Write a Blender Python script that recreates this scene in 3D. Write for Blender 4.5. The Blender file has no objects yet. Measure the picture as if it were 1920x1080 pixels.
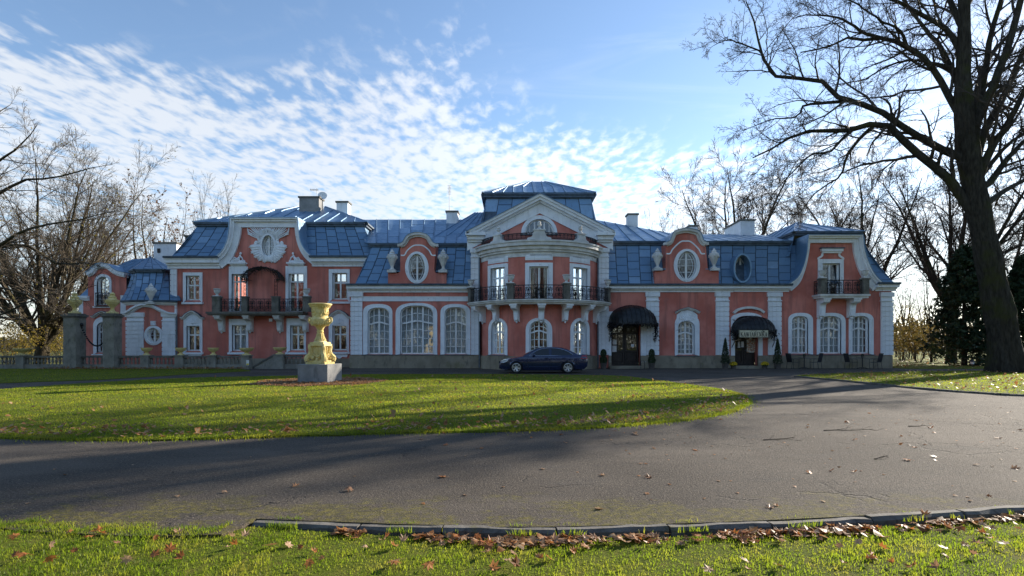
import bpy, bmesh, math, random
import numpy as np
from mathutils import Vector, Matrix
from mathutils.geometry import tessellate_polygon

rnd = random.Random(7)
scene = bpy.context.scene
COL = scene.collection
R = math.radians
PI = math.pi

# ------------------------------------------------------------------ camera
F, HOR, EYE = 1000.0, 646.0, 1.6            # focal length in photo pixels, horizon row, eye height
cam = bpy.data.cameras.new('camera')
cam.sensor_width = 36.0
cam.lens = 36.0 * F / 1920.0
cam.shift_y = (HOR - 540.0) / 1920.0
cam.clip_start = 0.1
cam.clip_end = 6000.0
camo = bpy.data.objects.new('camera', cam)
COL.objects.link(camo)
camo.location = (0, 0, EYE)
camo.rotation_euler = (R(90), 0, 0)
scene.camera = camo

# ------------------------------------------------------------------ sky and sun
SUN_AZ, SUN_EL = 54.0, 21.0                 # degrees right of the view direction, degrees up
world = bpy.data.worlds.new('World')
scene.world = world
world.use_nodes = True
wn, wl = world.node_tree.nodes, world.node_tree.links
wn.clear()


def wnode(t, **kw):
    n = wn.new(t)
    for k, v in kw.items():
        setattr(n, k, v)
    return n


def wmath(op, a, b=None, c=None, clamp=False):
    n = wnode('ShaderNodeMath', operation=op, use_clamp=clamp)
    for i, v in enumerate((a, b, c)):
        if v is None:
            continue
        if isinstance(v, (int, float)):
            n.inputs[i].default_value = v
        else:
            wl.new(v, n.inputs[i])
    return n.outputs[0]


def wrange(v, a, b, lo=0.0, hi=1.0):
    n = wnode('ShaderNodeMapRange', interpolation_type='SMOOTHSTEP')
    for i, x in enumerate((v, a, b, lo, hi)):
        if isinstance(x, (int, float)):
            n.inputs[i].default_value = x
        else:
            wl.new(x, n.inputs[i])
    return n.outputs[0]


sky = wnode('ShaderNodeTexSky', sky_type='NISHITA')
sky.sun_disc = False
sky.sun_elevation = R(SUN_EL)
sky.sun_rotation = R(SUN_AZ)
sky.altitude = 300
sky.air_density = 1.0
sky.dust_density = 0.25
sky.ozone_density = 2.0
tc = wnode('ShaderNodeTexCoord')
sep = wnode('ShaderNodeSeparateXYZ')
wl.new(tc.outputs['Generated'], sep.inputs[0])
zc = wmath('MAXIMUM', sep.outputs[2], 0.02)
cx = wmath('DIVIDE', sep.outputs[0], zc)
cy = wmath('DIVIDE', sep.outputs[1], zc)
comb = wnode('ShaderNodeCombineXYZ')
wl.new(cx, comb.inputs[0])
wl.new(cy, comb.inputs[1])


def wnoise(scale, detail, rough=0.5, dist=0.0, vec=None, stretch=None, rot=0.0):
    src = vec or comb.outputs[0]
    if stretch:
        mp = wnode('ShaderNodeMapping')
        mp.inputs['Scale'].default_value = stretch
        mp.inputs['Rotation'].default_value = (0, 0, rot)
        wl.new(src, mp.inputs[0])
        src = mp.outputs[0]
    n = wnode('ShaderNodeTexNoise', noise_dimensions='2D')
    wl.new(src, n.inputs['Vector'])
    n.inputs['Scale'].default_value = scale
    n.inputs['Detail'].default_value = detail
    n.inputs['Roughness'].default_value = rough
    n.inputs['Distortion'].default_value = dist
    return n.outputs[0]


# a bank of small altocumulus whose edge crosses the sky, thinner streaks ahead of it
low = wnoise(0.75, 3, 0.55)
front = wmath('ADD', wmath('SUBTRACT', wmath('SUBTRACT', cy, wmath('MULTIPLY', cx, 0.36)), 2.12),
              wmath('MULTIPLY', wmath('SUBTRACT', low, 0.5), 2.6))
cov = wrange(front, -0.75, 1.15)
puff = wnoise(14.0, 4, 0.5, 0.15, stretch=(1.0, 0.58, 1), rot=0.25)
mid = wnoise(2.6, 4, 0.5, stretch=(1.0, 0.7, 1), rot=0.35)
tex = wmath('ADD', wmath('MULTIPLY', puff, 0.7), wmath('MULTIPLY', mid, 0.3))
thr = wmath('SUBTRACT', 0.60, wmath('MULTIPLY', cov, 0.25))
dens = wrange(wmath('SUBTRACT', tex, thr), -0.09, 0.22)
dens = wmath('MULTIPLY', dens, wrange(cov, 0.0, 0.42))
wisp = wnoise(1.6, 6, 0.6, 0.6, stretch=(0.5, 1.6, 1), rot=-0.5)
wisp = wmath('MULTIPLY', wrange(wisp, 0.5, 0.85), 0.16)
dens = wmath('MAXIMUM', dens, wisp)
dens = wmath('MULTIPLY', dens, 0.72)
haze = wrange(sep.outputs[2], 0.0, 0.28, 0.45, 0.0)
dens = wmath('MAXIMUM', dens, haze)
# brighter towards the sun, as thin cloud is
sv = Vector((math.sin(R(SUN_AZ)) * math.cos(R(SUN_EL)), math.cos(R(SUN_AZ)) * math.cos(R(SUN_EL)), math.sin(R(SUN_EL))))
dp = wnode('ShaderNodeVectorMath', operation='DOT_PRODUCT')
wl.new(tc.outputs['Generated'], dp.inputs[0])
dp.inputs[1].default_value = sv
glow = wrange(dp.outputs['Value'], 0.35, 1.0, 0.0, 1.0)
cbright = wmath('ADD', 4.3, wmath('MULTIPLY', glow, 2.5))
ccol = wnode('ShaderNodeVectorMath', operation='SCALE')
ccol.inputs[0].default_value = (0.97, 0.985, 1.0)
wl.new(cbright, ccol.inputs['Scale'])
mix = wnode('ShaderNodeMix', data_type='RGBA')
wl.new(dens, mix.inputs['Factor'])
wl.new(sky.outputs[0], mix.inputs[6])
wl.new(ccol.outputs[0], mix.inputs[7])
bg = wnode('ShaderNodeBackground')
bg.inputs['Strength'].default_value = 0.107
wl.new(mix.outputs[2], bg.inputs[0])
wo = wnode('ShaderNodeOutputWorld')
wl.new(bg.outputs[0], wo.inputs[0])

sl = bpy.data.lights.new('sun', 'SUN')
sl.energy = 5.0
sl.angle = R(0.53)
sl.color = (1.0, 0.9, 0.76)
so = bpy.data.objects.new('sun', sl)
COL.objects.link(so)
so.location = (60, 50, 40)
so.rotation_euler = sv.to_track_quat('Z', 'Y').to_euler()

scene.view_settings.view_transform = 'Standard'
scene.view_settings.look = 'None'
scene.view_settings.gamma = 1.0
scene.view_settings.use_curve_mapping = False
scene.view_settings.exposure = 1.15
scene.cycles.max_bounces = 6
scene.cycles.transparent_max_bounces = 12
scene.cycles.use_denoising = True
# ------------------------------------------------------------------ helpers
WL = {}


def at(px, py, d):
    return Vector(((px - 960.0) / F * d, d, EYE + (HOR - py) / F * d))


def gnd(px, py, z=0.0):
    d = (EYE - z) * F / (py - HOR)
    return Vector(((px - 960.0) / F * d, d, z))


def smoothpath(pts, n=8):
    """Catmull-Rom through the points (any dimension)."""
    P = [np.array(p, float) for p in pts]
    P = [2 * P[0] - P[1]] + P + [2 * P[-1] - P[-2]]
    out = []
    for i in range(1, len(P) - 2):
        for k in range(n):
            t = k / n
            a, b, c, d = P[i - 1], P[i], P[i + 1], P[i + 2]
            out.append(tuple(0.5 * (2 * b + (c - a) * t + (2 * a - 5 * b + 4 * c - d) * t * t + (3 * b - a - 3 * c + d) * t ** 3)))
    out.append(tuple(P[-2]))
    return out


class Flat:
    """A facade plane at depth d: u = world x, w = outwards, z = height."""
    step = None

    def __init__(s, d):
        s.d = d

    def u(s, px):
        return (px - 960.0) / F * s.d

    def z(s, py, px=None):
        return EYE + (HOR - py) / F * s.d

    def warp(s, u, w, z):
        return (u, s.d - w, z)

    def rot(s, u):
        return 0.0


class Bow:
    """A facade bent on a circle, bulging by p towards the viewer."""
    step = 0.35

    def __init__(s, pl, pr, d, p):
        xl, xr = (pl - 960) / F * d, (pr - 960) / F * d
        h = (xr - xl) / 2
        s.R = (h * h + p * p) / (2 * p)
        s.xc, s.yc = (xl + xr) / 2, d - p + s.R
        s.tm = math.asin(h / s.R)
        s.um = s.R * s.tm

    def theta(s, px):
        k = (px - 960.0) / F
        lo, hi = -1.5, 1.5
        for _ in range(50):
            m = (lo + hi) / 2
            if s.xc + s.R * math.sin(m) < k * (s.yc - s.R * math.cos(m)):
                lo = m
            else:
                hi = m
        return lo

    def u(s, px):
        return s.R * s.theta(px)

    def z(s, py, px):
        d = s.yc - s.R * math.cos(s.theta(px))
        return EYE + (HOR - py) / F * d

    def warp(s, u, w, z):
        t = u / s.R
        return (s.xc + (s.R + w) * math.sin(t), s.yc - (s.R + w) * math.cos(t), z)

    def rot(s, u):
        return u / s.R


def arch(u0, u1, z0, z1, rise=0.0, n=14, p=2.0):
    """Open outline from bottom left over the arched top to bottom right."""
    c, a = (u0 + u1) / 2, (u1 - u0) / 2
    pts = [(u0, z0)]
    for i in range(n + 1):
        t = PI - PI * i / n
        x, y = math.cos(t), math.sin(t)
        x = math.copysign(abs(x) ** (2 / p), x)
        y = abs(y) ** (2 / p)
        pts.append((c + a * x, z1 - rise + rise * y))
    pts.append((u1, z0))
    return pts


def archz(u, u0, u1, z1, rise, p=2.0):
    c, a = (u0 + u1) / 2, (u1 - u0) / 2
    x = min(1.0, abs((u - c) / a))
    return z1 - rise + rise * (1 - x ** p) ** (1 / p)


def ellipse(uc, zc, ru, rz, n=28):
    return [(uc + ru * math.cos(2 * PI * i / n), zc + rz * math.sin(2 * PI * i / n)) for i in range(n)]


class MB:
    """Collects shapes; coordinates are (u, w, z) when built on a facade section, else (x, y, z)."""

    def __init__(s):
        s.v, s.f = [], []

    def add(s, v, f):
        n = len(s.v)
        s.v += [tuple(p) for p in v]
        s.f += [tuple(i + n for i in q) for q in f]
        return s

    def box(s, x0, x1, y0, y1, z0, z1, taper=0.0):
        t = taper
        v = [(x0, y0, z0), (x1, y0, z0), (x1, y1, z0), (x0, y1, z0),
             (x0 + t, y0 + t, z1), (x1 - t, y0 + t, z1), (x1 - t, y1 - t, z1), (x0 + t, y1 - t, z1)]
        return s.add(v, [(3, 2, 1, 0), (4, 5, 6, 7), (0, 1, 5, 4), (1, 2, 6, 5), (2, 3, 7, 6), (3, 0, 4, 7)])

    def poly(s, pts, w):
        """flat filled outline in the u-z plane"""
        tri = tessellate_polygon([[Vector((a, b, 0)) for a, b in pts]])
        return s.add([(a, w, b) for a, b in pts], tri)

    def wall(s, out, holes, w=0.0, thick=0.3, sides=False):
        loops = [out] + holes
        flat = [p for l in loops for p in l]
        tri = tessellate_polygon([[Vector((a, b, 0)) for a, b in l] for l in loops])
        s.add([(a, w, b) for a, b in flat], tri)
        for l in (holes if not sides else loops):
            n = len(l)
            s.add([(a, w, b) for a, b in l] + [(a, w - thick, b) for a, b in l],
                  [(i, (i + 1) % n, n + (i + 1) % n, n + i) for i in range(n)])
        return s

    def prism(s, pts, w0, w1):
        n = len(pts)
        tri = [tuple(t) for t in tessellate_polygon([[Vector((a, b, 0)) for a, b in pts]])]
        v = [(a, w0, b) for a, b in pts] + [(a, w1, b) for a, b in pts]
        f = tri + [tuple(i + n for i in t) for t in tri] + [(i, (i + 1) % n, n + (i + 1) % n, n + i) for i in range(n)]
        return s.add(v, f)

    def prism_u(s, pts, u0, u1):
        """outline in the w-z plane, run along u"""
        n = len(pts)
        tri = [tuple(t) for t in tessellate_polygon([[Vector((a, b, 0)) for a, b in pts]])]
        v = [(u0, a, b) for a, b in pts] + [(u1, a, b) for a, b in pts]
        f = tri + [tuple(i + n for i in t) for t in tri] + [(i, (i + 1) % n, n + (i + 1) % n, n + i) for i in range(n)]
        return s.add(v, f)

    def band(s, a, b, w0, w1, closed=False):
        """solid strip between two equally long polylines in the u-z plane"""
        n = len(a)
        v = [(p[0], w1, p[1]) for p in a] + [(p[0], w1, p[1]) for p in b] + \
            [(p[0], w0, p[1]) for p in a] + [(p[0], w0, p[1]) for p in b]
        f = []
        for i in range(n if closed else n - 1):
            j = (i + 1) % n
            f += [(i, j, n + j, n + i), (i, 2 * n + i, 2 * n + j, j), (n + i, n + j, 3 * n + j, 3 * n + i)]
        if not closed:
            f += [(0, n, 3 * n, 2 * n), (n - 1, 3 * n - 1, 4 * n - 1, 2 * n - 1)]
        return s.add(v, f)

    def offs(s, path, o0, o1, w0, w1):
        """strip that follows a path at normal offsets o0..o1"""
        P = [Vector(p) for p in path]
        A, B = [], []
        for i, p in enumerate(P):
            t = (P[min(i + 1, len(P) - 1)] - P[max(i - 1, 0)])
            t.normalize()
            nrm = Vector((-t.y, t.x))
            A.append(p + nrm * o0)
            B.append(p + nrm * o1)
        return s.band(A, B, w0, w1)

    def lathe(s, prof, c=(0, 0, 0), n=16, sx=1.0, sy=1.0, cap=True):
        m = len(prof)
        v = []
        for r, z in prof:
            for i in range(n):
                a = 2 * PI * i / n
                v.append((c[0] + sx * r * math.cos(a), c[1] + sy * r * math.sin(a), c[2] + z))
        f = []
        for k in range(m - 1):
            for i in range(n):
                j = (i + 1) % n
                f.append((k * n + i, k * n + j, (k + 1) * n + j, (k + 1) * n + i))
        if cap:
            f.append(tuple(range(n - 1, -1, -1)))
            f.append(tuple((m - 1) * n + i for i in range(n)))
        return s.add(v, f)

    def tube(s, pts, r, n=5, cap=True):
        P = [Vector(p) for p in pts]
        m = len(P)
        rr = r if isinstance(r, (list, tuple)) else [r] * m
        t0 = (P[1] - P[0]).normalized()
        ref = Vector((0, 0, 1)) if abs(t0.z) < 0.8 else Vector((1, 0, 0))
        v, f = [], []
        for i in range(m):
            t = (P[min(i + 1, m - 1)] - P[max(i - 1, 0)])
            if t.length < 1e-9:
                t = t0.copy()
            t.normalize()
            a = t.cross(ref)
            if a.length < 1e-3:
                a = t.cross(Vector((0.3, 1, 0.2)))
            a.normalize()
            b = t.cross(a)
            for k in range(n):
                g = 2 * PI * k / n
                v.append(P[i] + (a * math.cos(g) + b * math.sin(g)) * rr[i])
        for i in range(m - 1):
            for k in range(n):
                j = (k + 1) % n
                f.append((i * n + k, i * n + j, (i + 1) * n + j, (i + 1) * n + k))
        if cap:
            f += [tuple(range(n - 1, -1, -1)), tuple((m - 1) * n + k for k in range(n))]
        return s.add(v, f)

    def ball(s, c, rx, ry, rz, n=10, m=7, rot=None):
        v, f = [], []
        M = rot or Matrix.Identity(3)
        for i in range(m + 1):
            a = PI * i / m
            for k in range(n):
                g = 2 * PI * k / n
                v.append(Vector(c) + M @ Vector((rx * math.sin(a) * math.cos(g), ry * math.sin(a) * math.sin(g), rz * math.cos(a))))
        for i in range(m):
            for k in range(n):
                j = (k + 1) % n
                f.append((i * n + k, i * n + j, (i + 1) * n + j, (i + 1) * n + k))
        return s.add(v, f)

    def mesh(s, name, mat, smooth=False, sec=None):
        me = bpy.data.meshes.new(name)
        if sec is not None and sec.step:
            bm = bmesh.new()
            vs = [bm.verts.new(p) for p in s.v]
            for q in s.f:
                try:
                    bm.faces.new([vs[i] for i in q])
                except ValueError:
                    pass
            us = [p[0] for p in s.v]
            k = math.ceil(min(us) / sec.step)
            while k * sec.step < max(us):
                bmesh.ops.bisect_plane(bm, geom=bm.verts[:] + bm.edges[:] + bm.faces[:], plane_co=(k * sec.step, 0, 0), plane_no=(1, 0, 0))
                k += 1
            for v in bm.verts:
                v.co = sec.warp(*v.co)
            bmesh.ops.remove_doubles(bm, verts=bm.verts[:], dist=1e-5)
        else:
            vv = s.v if sec is None else [sec.warp(*p) for p in s.v]
            me.from_pydata(vv, [], s.f)
            bm = bmesh.new()
            bm.from_mesh(me)
        bmesh.ops.recalc_face_normals(bm, faces=bm.faces[:])
        bm.to_mesh(me)
        bm.free()
        if smooth:
            me.polygons.foreach_set('use_smooth', [True] * len(me.polygons))
            me.set_sharp_from_angle(angle=R(38))
        if mat is not None:
            me.materials.append(mat)
        return me

    def build(s, name, mat, parent=None, smooth=False, sec=None):
        return link(name, s.mesh(name, mat, smooth, sec), parent)


def link(name, me, parent=None, loc=None, rz=0.0, sc=None):
    o = bpy.data.objects.new(name, me)
    COL.objects.link(o)
    if loc is not None:
        o.location = loc
    if rz:
        o.rotation_euler = (0, 0, rz)
    if sc is not None:
        o.scale = (sc, sc, sc) if isinstance(sc, (int, float)) else sc
    if parent is not None:
        o.parent = parent
        if parent.name in WL:
            o.matrix_parent_inverse = Matrix.Translation(-WL[parent.name])
    return o


def tag(o, label=None, cat=None, group=None, kind=None):
    for k, v in (('label', label), ('category', cat), ('group', group), ('kind', kind)):
        if v:
            o[k] = v
    return o


def thing(name, label, cat, loc=(0, 0, 0), group=None, local=False, rz=0.0):
    """Empty at a thing's base. local=True: its parts use its own coordinates."""
    o = bpy.data.objects.new(name, None)
    o.empty_display_size = 0.2
    COL.objects.link(o)
    o.location = loc
    if rz:
        o.rotation_euler = (0, 0, rz)
    if not local:
        WL[o.name] = Vector(loc)
    return tag(o, label, cat, group)


def copy_tree(o, parent=None):
    c = o.copy()
    COL.objects.link(c)
    if parent is not None:
        c.parent = parent
        c.matrix_parent_inverse = o.matrix_parent_inverse.copy()
    for ch in list(o.children):
        copy_tree(ch, c)
    return c


def npmesh(name, V, Fi, mat, smooth=False):
    """mesh from numpy arrays: V (n,3), Fi (m,k)"""
    me = bpy.data.meshes.new(name)
    m, k = Fi.shape
    me.vertices.add(len(V))
    me.vertices.foreach_set('co', np.ascontiguousarray(V, dtype=np.float32).ravel())
    me.loops.add(m * k)
    me.loops.foreach_set('vertex_index', np.ascontiguousarray(Fi, dtype=np.int32).ravel())
    me.polygons.add(m)
    me.polygons.foreach_set('loop_start', np.arange(m, dtype=np.int32) * k)
    if smooth:
        me.polygons.foreach_set('use_smooth', np.ones(m, dtype=bool))
    me.update(calc_edges=True)
    if mat is not None:
        me.materials.append(mat)
    return me


# ------------------------------------------------------------------ materials
class NT:
    def __init__(s, name):
        s.m = bpy.data.materials.new(name)
        s.m.use_nodes = True
        s.n, s.l = s.m.node_tree.nodes, s.m.node_tree.links
        s.b = s.n['Principled BSDF']
        s.out = s.n['Material Output']
        s.co = s.n.new('ShaderNodeTexCoord').outputs['Object']

    def node(s, t, **kw):
        n = s.n.new(t)
        for k, v in kw.items():
            setattr(n, k, v)
        return n

    def put(s, sock, v):
        if isinstance(v, (int, float)):
            sock.default_value = v
        elif isinstance(v, tuple):
            sock.default_value = v if len(v) == len(sock.default_value) else v + (1,)
        else:
            s.l.new(v, sock)

    def noise(s, scale, detail=4, rough=0.55, stretch=None, dist=0.0, w=None):
        src = s.co
        if stretch:
            mp = s.node('ShaderNodeMapping')
            mp.inputs['Scale'].default_value = stretch
            s.l.new(src, mp.inputs[0])
            src = mp.outputs[0]
        n = s.node('ShaderNodeTexNoise')
        s.l.new(src, n.inputs['Vector'])
        n.inputs['Scale'].default_value = scale
        n.inputs['Detail'].default_value = detail
        n.inputs['Roughness'].default_value = rough
        n.inputs['Distortion'].default_value = dist
        return n.outputs[0]

    def ramp(s, v, a, b, lo=0.0, hi=1.0):
        n = s.node('ShaderNodeMapRange', interpolation_type='SMOOTHSTEP')
        for i, x in enumerate((v, a, b, lo, hi)):
            s.put(n.inputs[i], x)
        return n.outputs[0]

    def math(s, op, a, b):
        n = s.node('ShaderNodeMath', operation=op)
        s.put(n.inputs[0], a)
        s.put(n.inputs[1], b)
        return n.outputs[0]

    def mix(s, f, a, b, blend='MIX'):
        n = s.node('ShaderNodeMix', data_type='RGBA', blend_type=blend)
        s.put(n.inputs['Factor'], f)
        s.put(n.inputs[6], a)
        s.put(n.inputs[7], b)
        return n.outputs[2]

    def bump(s, h, strength=0.3, dist=0.02):
        n = s.node('ShaderNodeBump')
        n.inputs['Strength'].default_value = strength
        n.inputs['Distance'].default_value = dist
        s.l.new(h, n.inputs['Height'])
        s.l.new(n.outputs[0], s.b.inputs['Normal'])

    def base(s, c):
        s.put(s.b.inputs['Base Color'], c)

    def rough(s, v):
        s.put(s.b.inputs['Roughness'], v)

    def random(s):
        return s.node('ShaderNodeObjectInfo').outputs['Random']


def simple(name, c, rough=0.7, var=0.25, scale=6.0, metal=0.0, bump=0.0, spec=0.4):
    t = NT(name)
    dark = tuple(x * (1 - var) for x in c)
    lite = tuple(min(1, x * (1 + var)) for x in c)
    t.base(t.mix(t.ramp(t.noise(scale, 5), 0.3, 0.7), dark, lite))
    t.rough(rough)
    t.b.inputs['Metallic'].default_value = metal
    t.b.inputs['Specular IOR Level'].default_value = spec
    if bump:
        t.bump(t.noise(scale * 6, 4), bump, 0.01)
    return t.m


def pink_plaster():
    t = NT('pink_plaster')
    c = t.mix(t.ramp(t.noise(0.55, 4), 0.34, 0.66), (0.50, 0.145, 0.105), (0.68, 0.245, 0.19))
    c = t.mix(t.ramp(t.noise(1.3, 5, stretch=(2.2, 2.2, 0.22)), 0.47, 0.66, 0, 0.6), c, (0.33, 0.125, 0.10))
    c = t.mix(t.ramp(t.noise(2.6, 6, 0.65), 0.66, 0.74, 0, 0.5), c, (0.58, 0.31, 0.25))
    c = t.mix(t.ramp(t.noise(0.9, 6, 0.7, dist=0.5), 0.60, 0.70, 0, 0.6), c, (0.38, 0.155, 0.13))
    t.base(c)
    t.rough(0.9)
    t.bump(t.noise(28, 4), 0.25, 0.01)
    return t.m


def white_plaster(name='white_plaster', c0=(0.74, 0.76, 0.79), c1=(0.85, 0.87, 0.90)):
    t = NT(name)
    c = t.mix(t.ramp(t.noise(1.6, 4), 0.3, 0.7), c0, c1)
    c = t.mix(t.ramp(t.noise(2.1, 6, 0.65, stretch=(2.4, 2.4, 0.35)), 0.52, 0.70, 0, 0.4), c, (0.48, 0.47, 0.45))
    c = t.mix(t.ramp(t.noise(5, 5, 0.7), 0.60, 0.72, 0, 0.5), c, (0.33, 0.32, 0.29))
    t.base(c)
    t.rough(0.85)
    t.bump(t.noise(24, 4), 0.2, 0.01)
    return t.m


def stone(name, a, b, dark, moss=None, scale=2.0):
    t = NT(name)
    c = t.mix(t.ramp(t.noise(scale, 5, 0.6), 0.3, 0.7), a, b)
    c = t.mix(t.ramp(t.noise(scale * 1.7, 6, 0.65, stretch=(1.6, 1.6, 0.6)), 0.52, 0.72, 0, 0.75), c, dark)
    if moss:
        c = t.mix(t.ramp(t.noise(scale * 0.8, 6, 0.7), 0.55, 0.68, 0, 0.7), c, moss)
    t.base(c)
    t.rough(0.92)
    t.bump(t.noise(scale * 12, 5, 0.6), 0.45, 0.015)
    return t.m


def roof_metal():
    t = NT('painted_sheet_metal')
    r = t.random()
    c = t.mix(t.ramp(r, 0.0, 1.0), (0.135, 0.235, 0.355), (0.175, 0.29, 0.42))
    c = t.mix(t.ramp(r, 0.9, 0.96), c, (0.25, 0.37, 0.50))
    c = t.mix(t.ramp(t.noise(1.4, 5, 0.6), 0.45, 0.75, 0, 0.55), c, (0.17, 0.26, 0.35))
    c = t.mix(t.ramp(t.noise(3.2, 6, 0.7, stretch=(2, 2, 0.5)), 0.56, 0.75, 0, 0.5), c, (0.075, 0.11, 0.15))
    t.base(c)
    t.rough(t.ramp(t.noise(4, 4), 0.3, 0.7, 0.3, 0.5))
    t.b.inputs['Metallic'].default_value = 0.4
    t.bump(t.noise(1.6, 3), 0.22, 0.03)
    return t.m


def glass_mat():
    t = NT('window_glass')
    tr = t.node('ShaderNodeBsdfTransparent')
    tr.inputs[0].default_value = (0.80, 0.86, 0.88, 1)
    gl = t.node('ShaderNodeBsdfGlossy')
    gl.inputs['Roughness'].default_value = 0.015
    gl.inputs['Color'].default_value = (0.95, 0.97, 1, 1)
    bp = t.node('ShaderNodeBump')
    bp.inputs['Strength'].default_value = 0.25
    bp.inputs['Distance'].default_value = 0.02
    t.l.new(t.noise(1.7, 2, 0.5), bp.inputs['Height'])
    t.l.new(bp.outputs[0], gl.inputs['Normal'])
    fr = t.node('ShaderNodeFresnel')
    fr.inputs[0].default_value = 1.6
    mx = t.node('ShaderNodeMixShader')
    t.l.new(t.math('ADD', t.math('MULTIPLY', fr.outputs[0], 1.3), 0.04), mx.inputs[0])
    t.l.new(tr.outputs[0], mx.inputs[1])
    t.l.new(gl.outputs[0], mx.inputs[2])
    t.l.new(mx.outputs[0], t.out.inputs[0])
    return t.m


def leafy(name, cols, rough=0.6, trans=0.45, scale=1.5, rnd_obj=False, tint=None):
    """leaf or blade material: a mix of colours, some light shining through"""
    t = NT(name)
    if rnd_obj:
        v = t.random()
    else:
        v = t.noise(scale, 6, 0.75)
        v = t.ramp(v, 0.28, 0.72)
    rp = t.node('ShaderNodeValToRGB')
    el = rp.color_ramp.elements
    while len(el) < len(cols):
        el.new(0.5)
    for i, c in enumerate(cols):
        el[i].position = i / (len(cols) - 1)
        el[i].color = c + (1,)
    t.l.new(v, rp.inputs[0])
    t.base(rp.outputs[0])
    t.rough(rough)
    hot = t.mix(1.0, rp.outputs[0], (tint + (1,)) if tint else (1, 1, 1, 1), 'MULTIPLY')
    t.b.inputs['Specular IOR Level'].default_value = 0.25
    tl = t.node('ShaderNodeBsdfTranslucent')
    t.l.new(hot, tl.inputs[0])
    mx = t.node('ShaderNodeMixShader')
    mx.inputs[0].default_value = trans
    t.l.new(t.b.outputs[0], mx.inputs[1])
    t.l.new(tl.outputs[0], mx.inputs[2])
    t.l.new(mx.outputs[0], t.out.inputs[0])
    return t.m


def bark(name, a, b, moss=None):
    t = NT(name)
    c = t.mix(t.ramp(t.noise(3.0, 6, 0.65, stretch=(3, 3, 0.7)), 0.3, 0.7), a, b)
    if moss:
        c = t.mix(t.ramp(t.noise(0.7, 5, 0.65), 0.48, 0.66, 0, 0.8), c, moss)
    t.base(c)
    t.rough(0.95)
    t.b.inputs['Specular IOR Level'].default_value = 0.15
    t.bump(t.noise(4, 6, 0.7, stretch=(4, 4, 0.7)), 1.0, 0.15)
    return t.m


M = {}
M['pink'] = pink_plaster()
M['white'] = white_plaster()
M['trim'] = white_plaster('white_painted_trim', (0.76, 0.78, 0.81), (0.86, 0.88, 0.90))
M['worn'] = white_plaster('weathered_white_stone', (0.50, 0.49, 0.46), (0.74, 0.73, 0.70))
M['paint'] = simple('white_window_paint', (0.80, 0.80, 0.79), 0.5, 0.08, 3)
M['plinth'] = stone('plinth_sandstone', (0.22, 0.185, 0.13), (0.33, 0.285, 0.21), (0.12, 0.10, 0.075), (0.19, 0.165, 0.075), 1.2)
M['stone'] = stone('grey_sandstone', (0.20, 0.185, 0.15), (0.30, 0.28, 0.235), (0.075, 0.07, 0.06), (0.16, 0.155, 0.075), 2.2)
M['darkstone'] = stone('blackened_sandstone', (0.10, 0.095, 0.08), (0.20, 0.185, 0.155), (0.05, 0.047, 0.042), (0.10, 0.10, 0.06), 2.2)
M['metal'] = roof_metal()
M['seam'] = simple('roof_underlay_metal', (0.075, 0.105, 0.14), 0.55, 0.3, 3, 0.2)
M['glass'] = glass_mat()
M['iron'] = simple('black_wrought_iron', (0.018, 0.018, 0.02), 0.5, 0.4, 8, 0.3)
M['pipe'] = simple('grey_zinc', (0.13, 0.15, 0.17), 0.5, 0.25, 4, 0.4)
M['curtain'] = simple('net_curtain', (0.62, 0.63, 0.64), 0.9, 0.12, 5)
M['drape'] = simple('cream_drape', (0.30, 0.26, 0.20), 0.9, 0.2, 5)
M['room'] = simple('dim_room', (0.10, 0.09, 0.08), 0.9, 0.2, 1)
M['cream'] = stone('yellow_painted_stone', (0.66, 0.50, 0.17), (0.80, 0.67, 0.33), (0.42, 0.29, 0.10), (0.48, 0.40, 0.19), 3.5)
M['concrete'] = stone('grey_concrete', (0.20, 0.20, 0.195), (0.31, 0.305, 0.295), (0.13, 0.13, 0.13), None, 1.6)
M['wood'] = simple('dark_stained_wood', (0.035, 0.025, 0.02), 0.5, 0.3, 5)
# ------------------------------------------------------------------ ground, drive, lawns
def lawn_mat(name, a, b, c):
    t = NT(name)
    col = t.mix(t.ramp(t.noise(0.35, 5, 0.6), 0.3, 0.7), a, b)
    col = t.mix(t.ramp(t.noise(9.0, 5, 0.7), 0.42, 0.7, 0, 0.7), col, c)
    col = t.mix(t.ramp(t.noise(55.0, 3, 0.7), 0.45, 0.75, 0, 0.6), col, tuple(x * 0.45 for x in a))
    t.base(col)
    t.rough(0.95)
    t.b.inputs['Specular IOR Level'].default_value = 0.1
    t.bump(t.noise(40, 5, 0.7), 0.9, 0.05)
    return t.m


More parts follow.
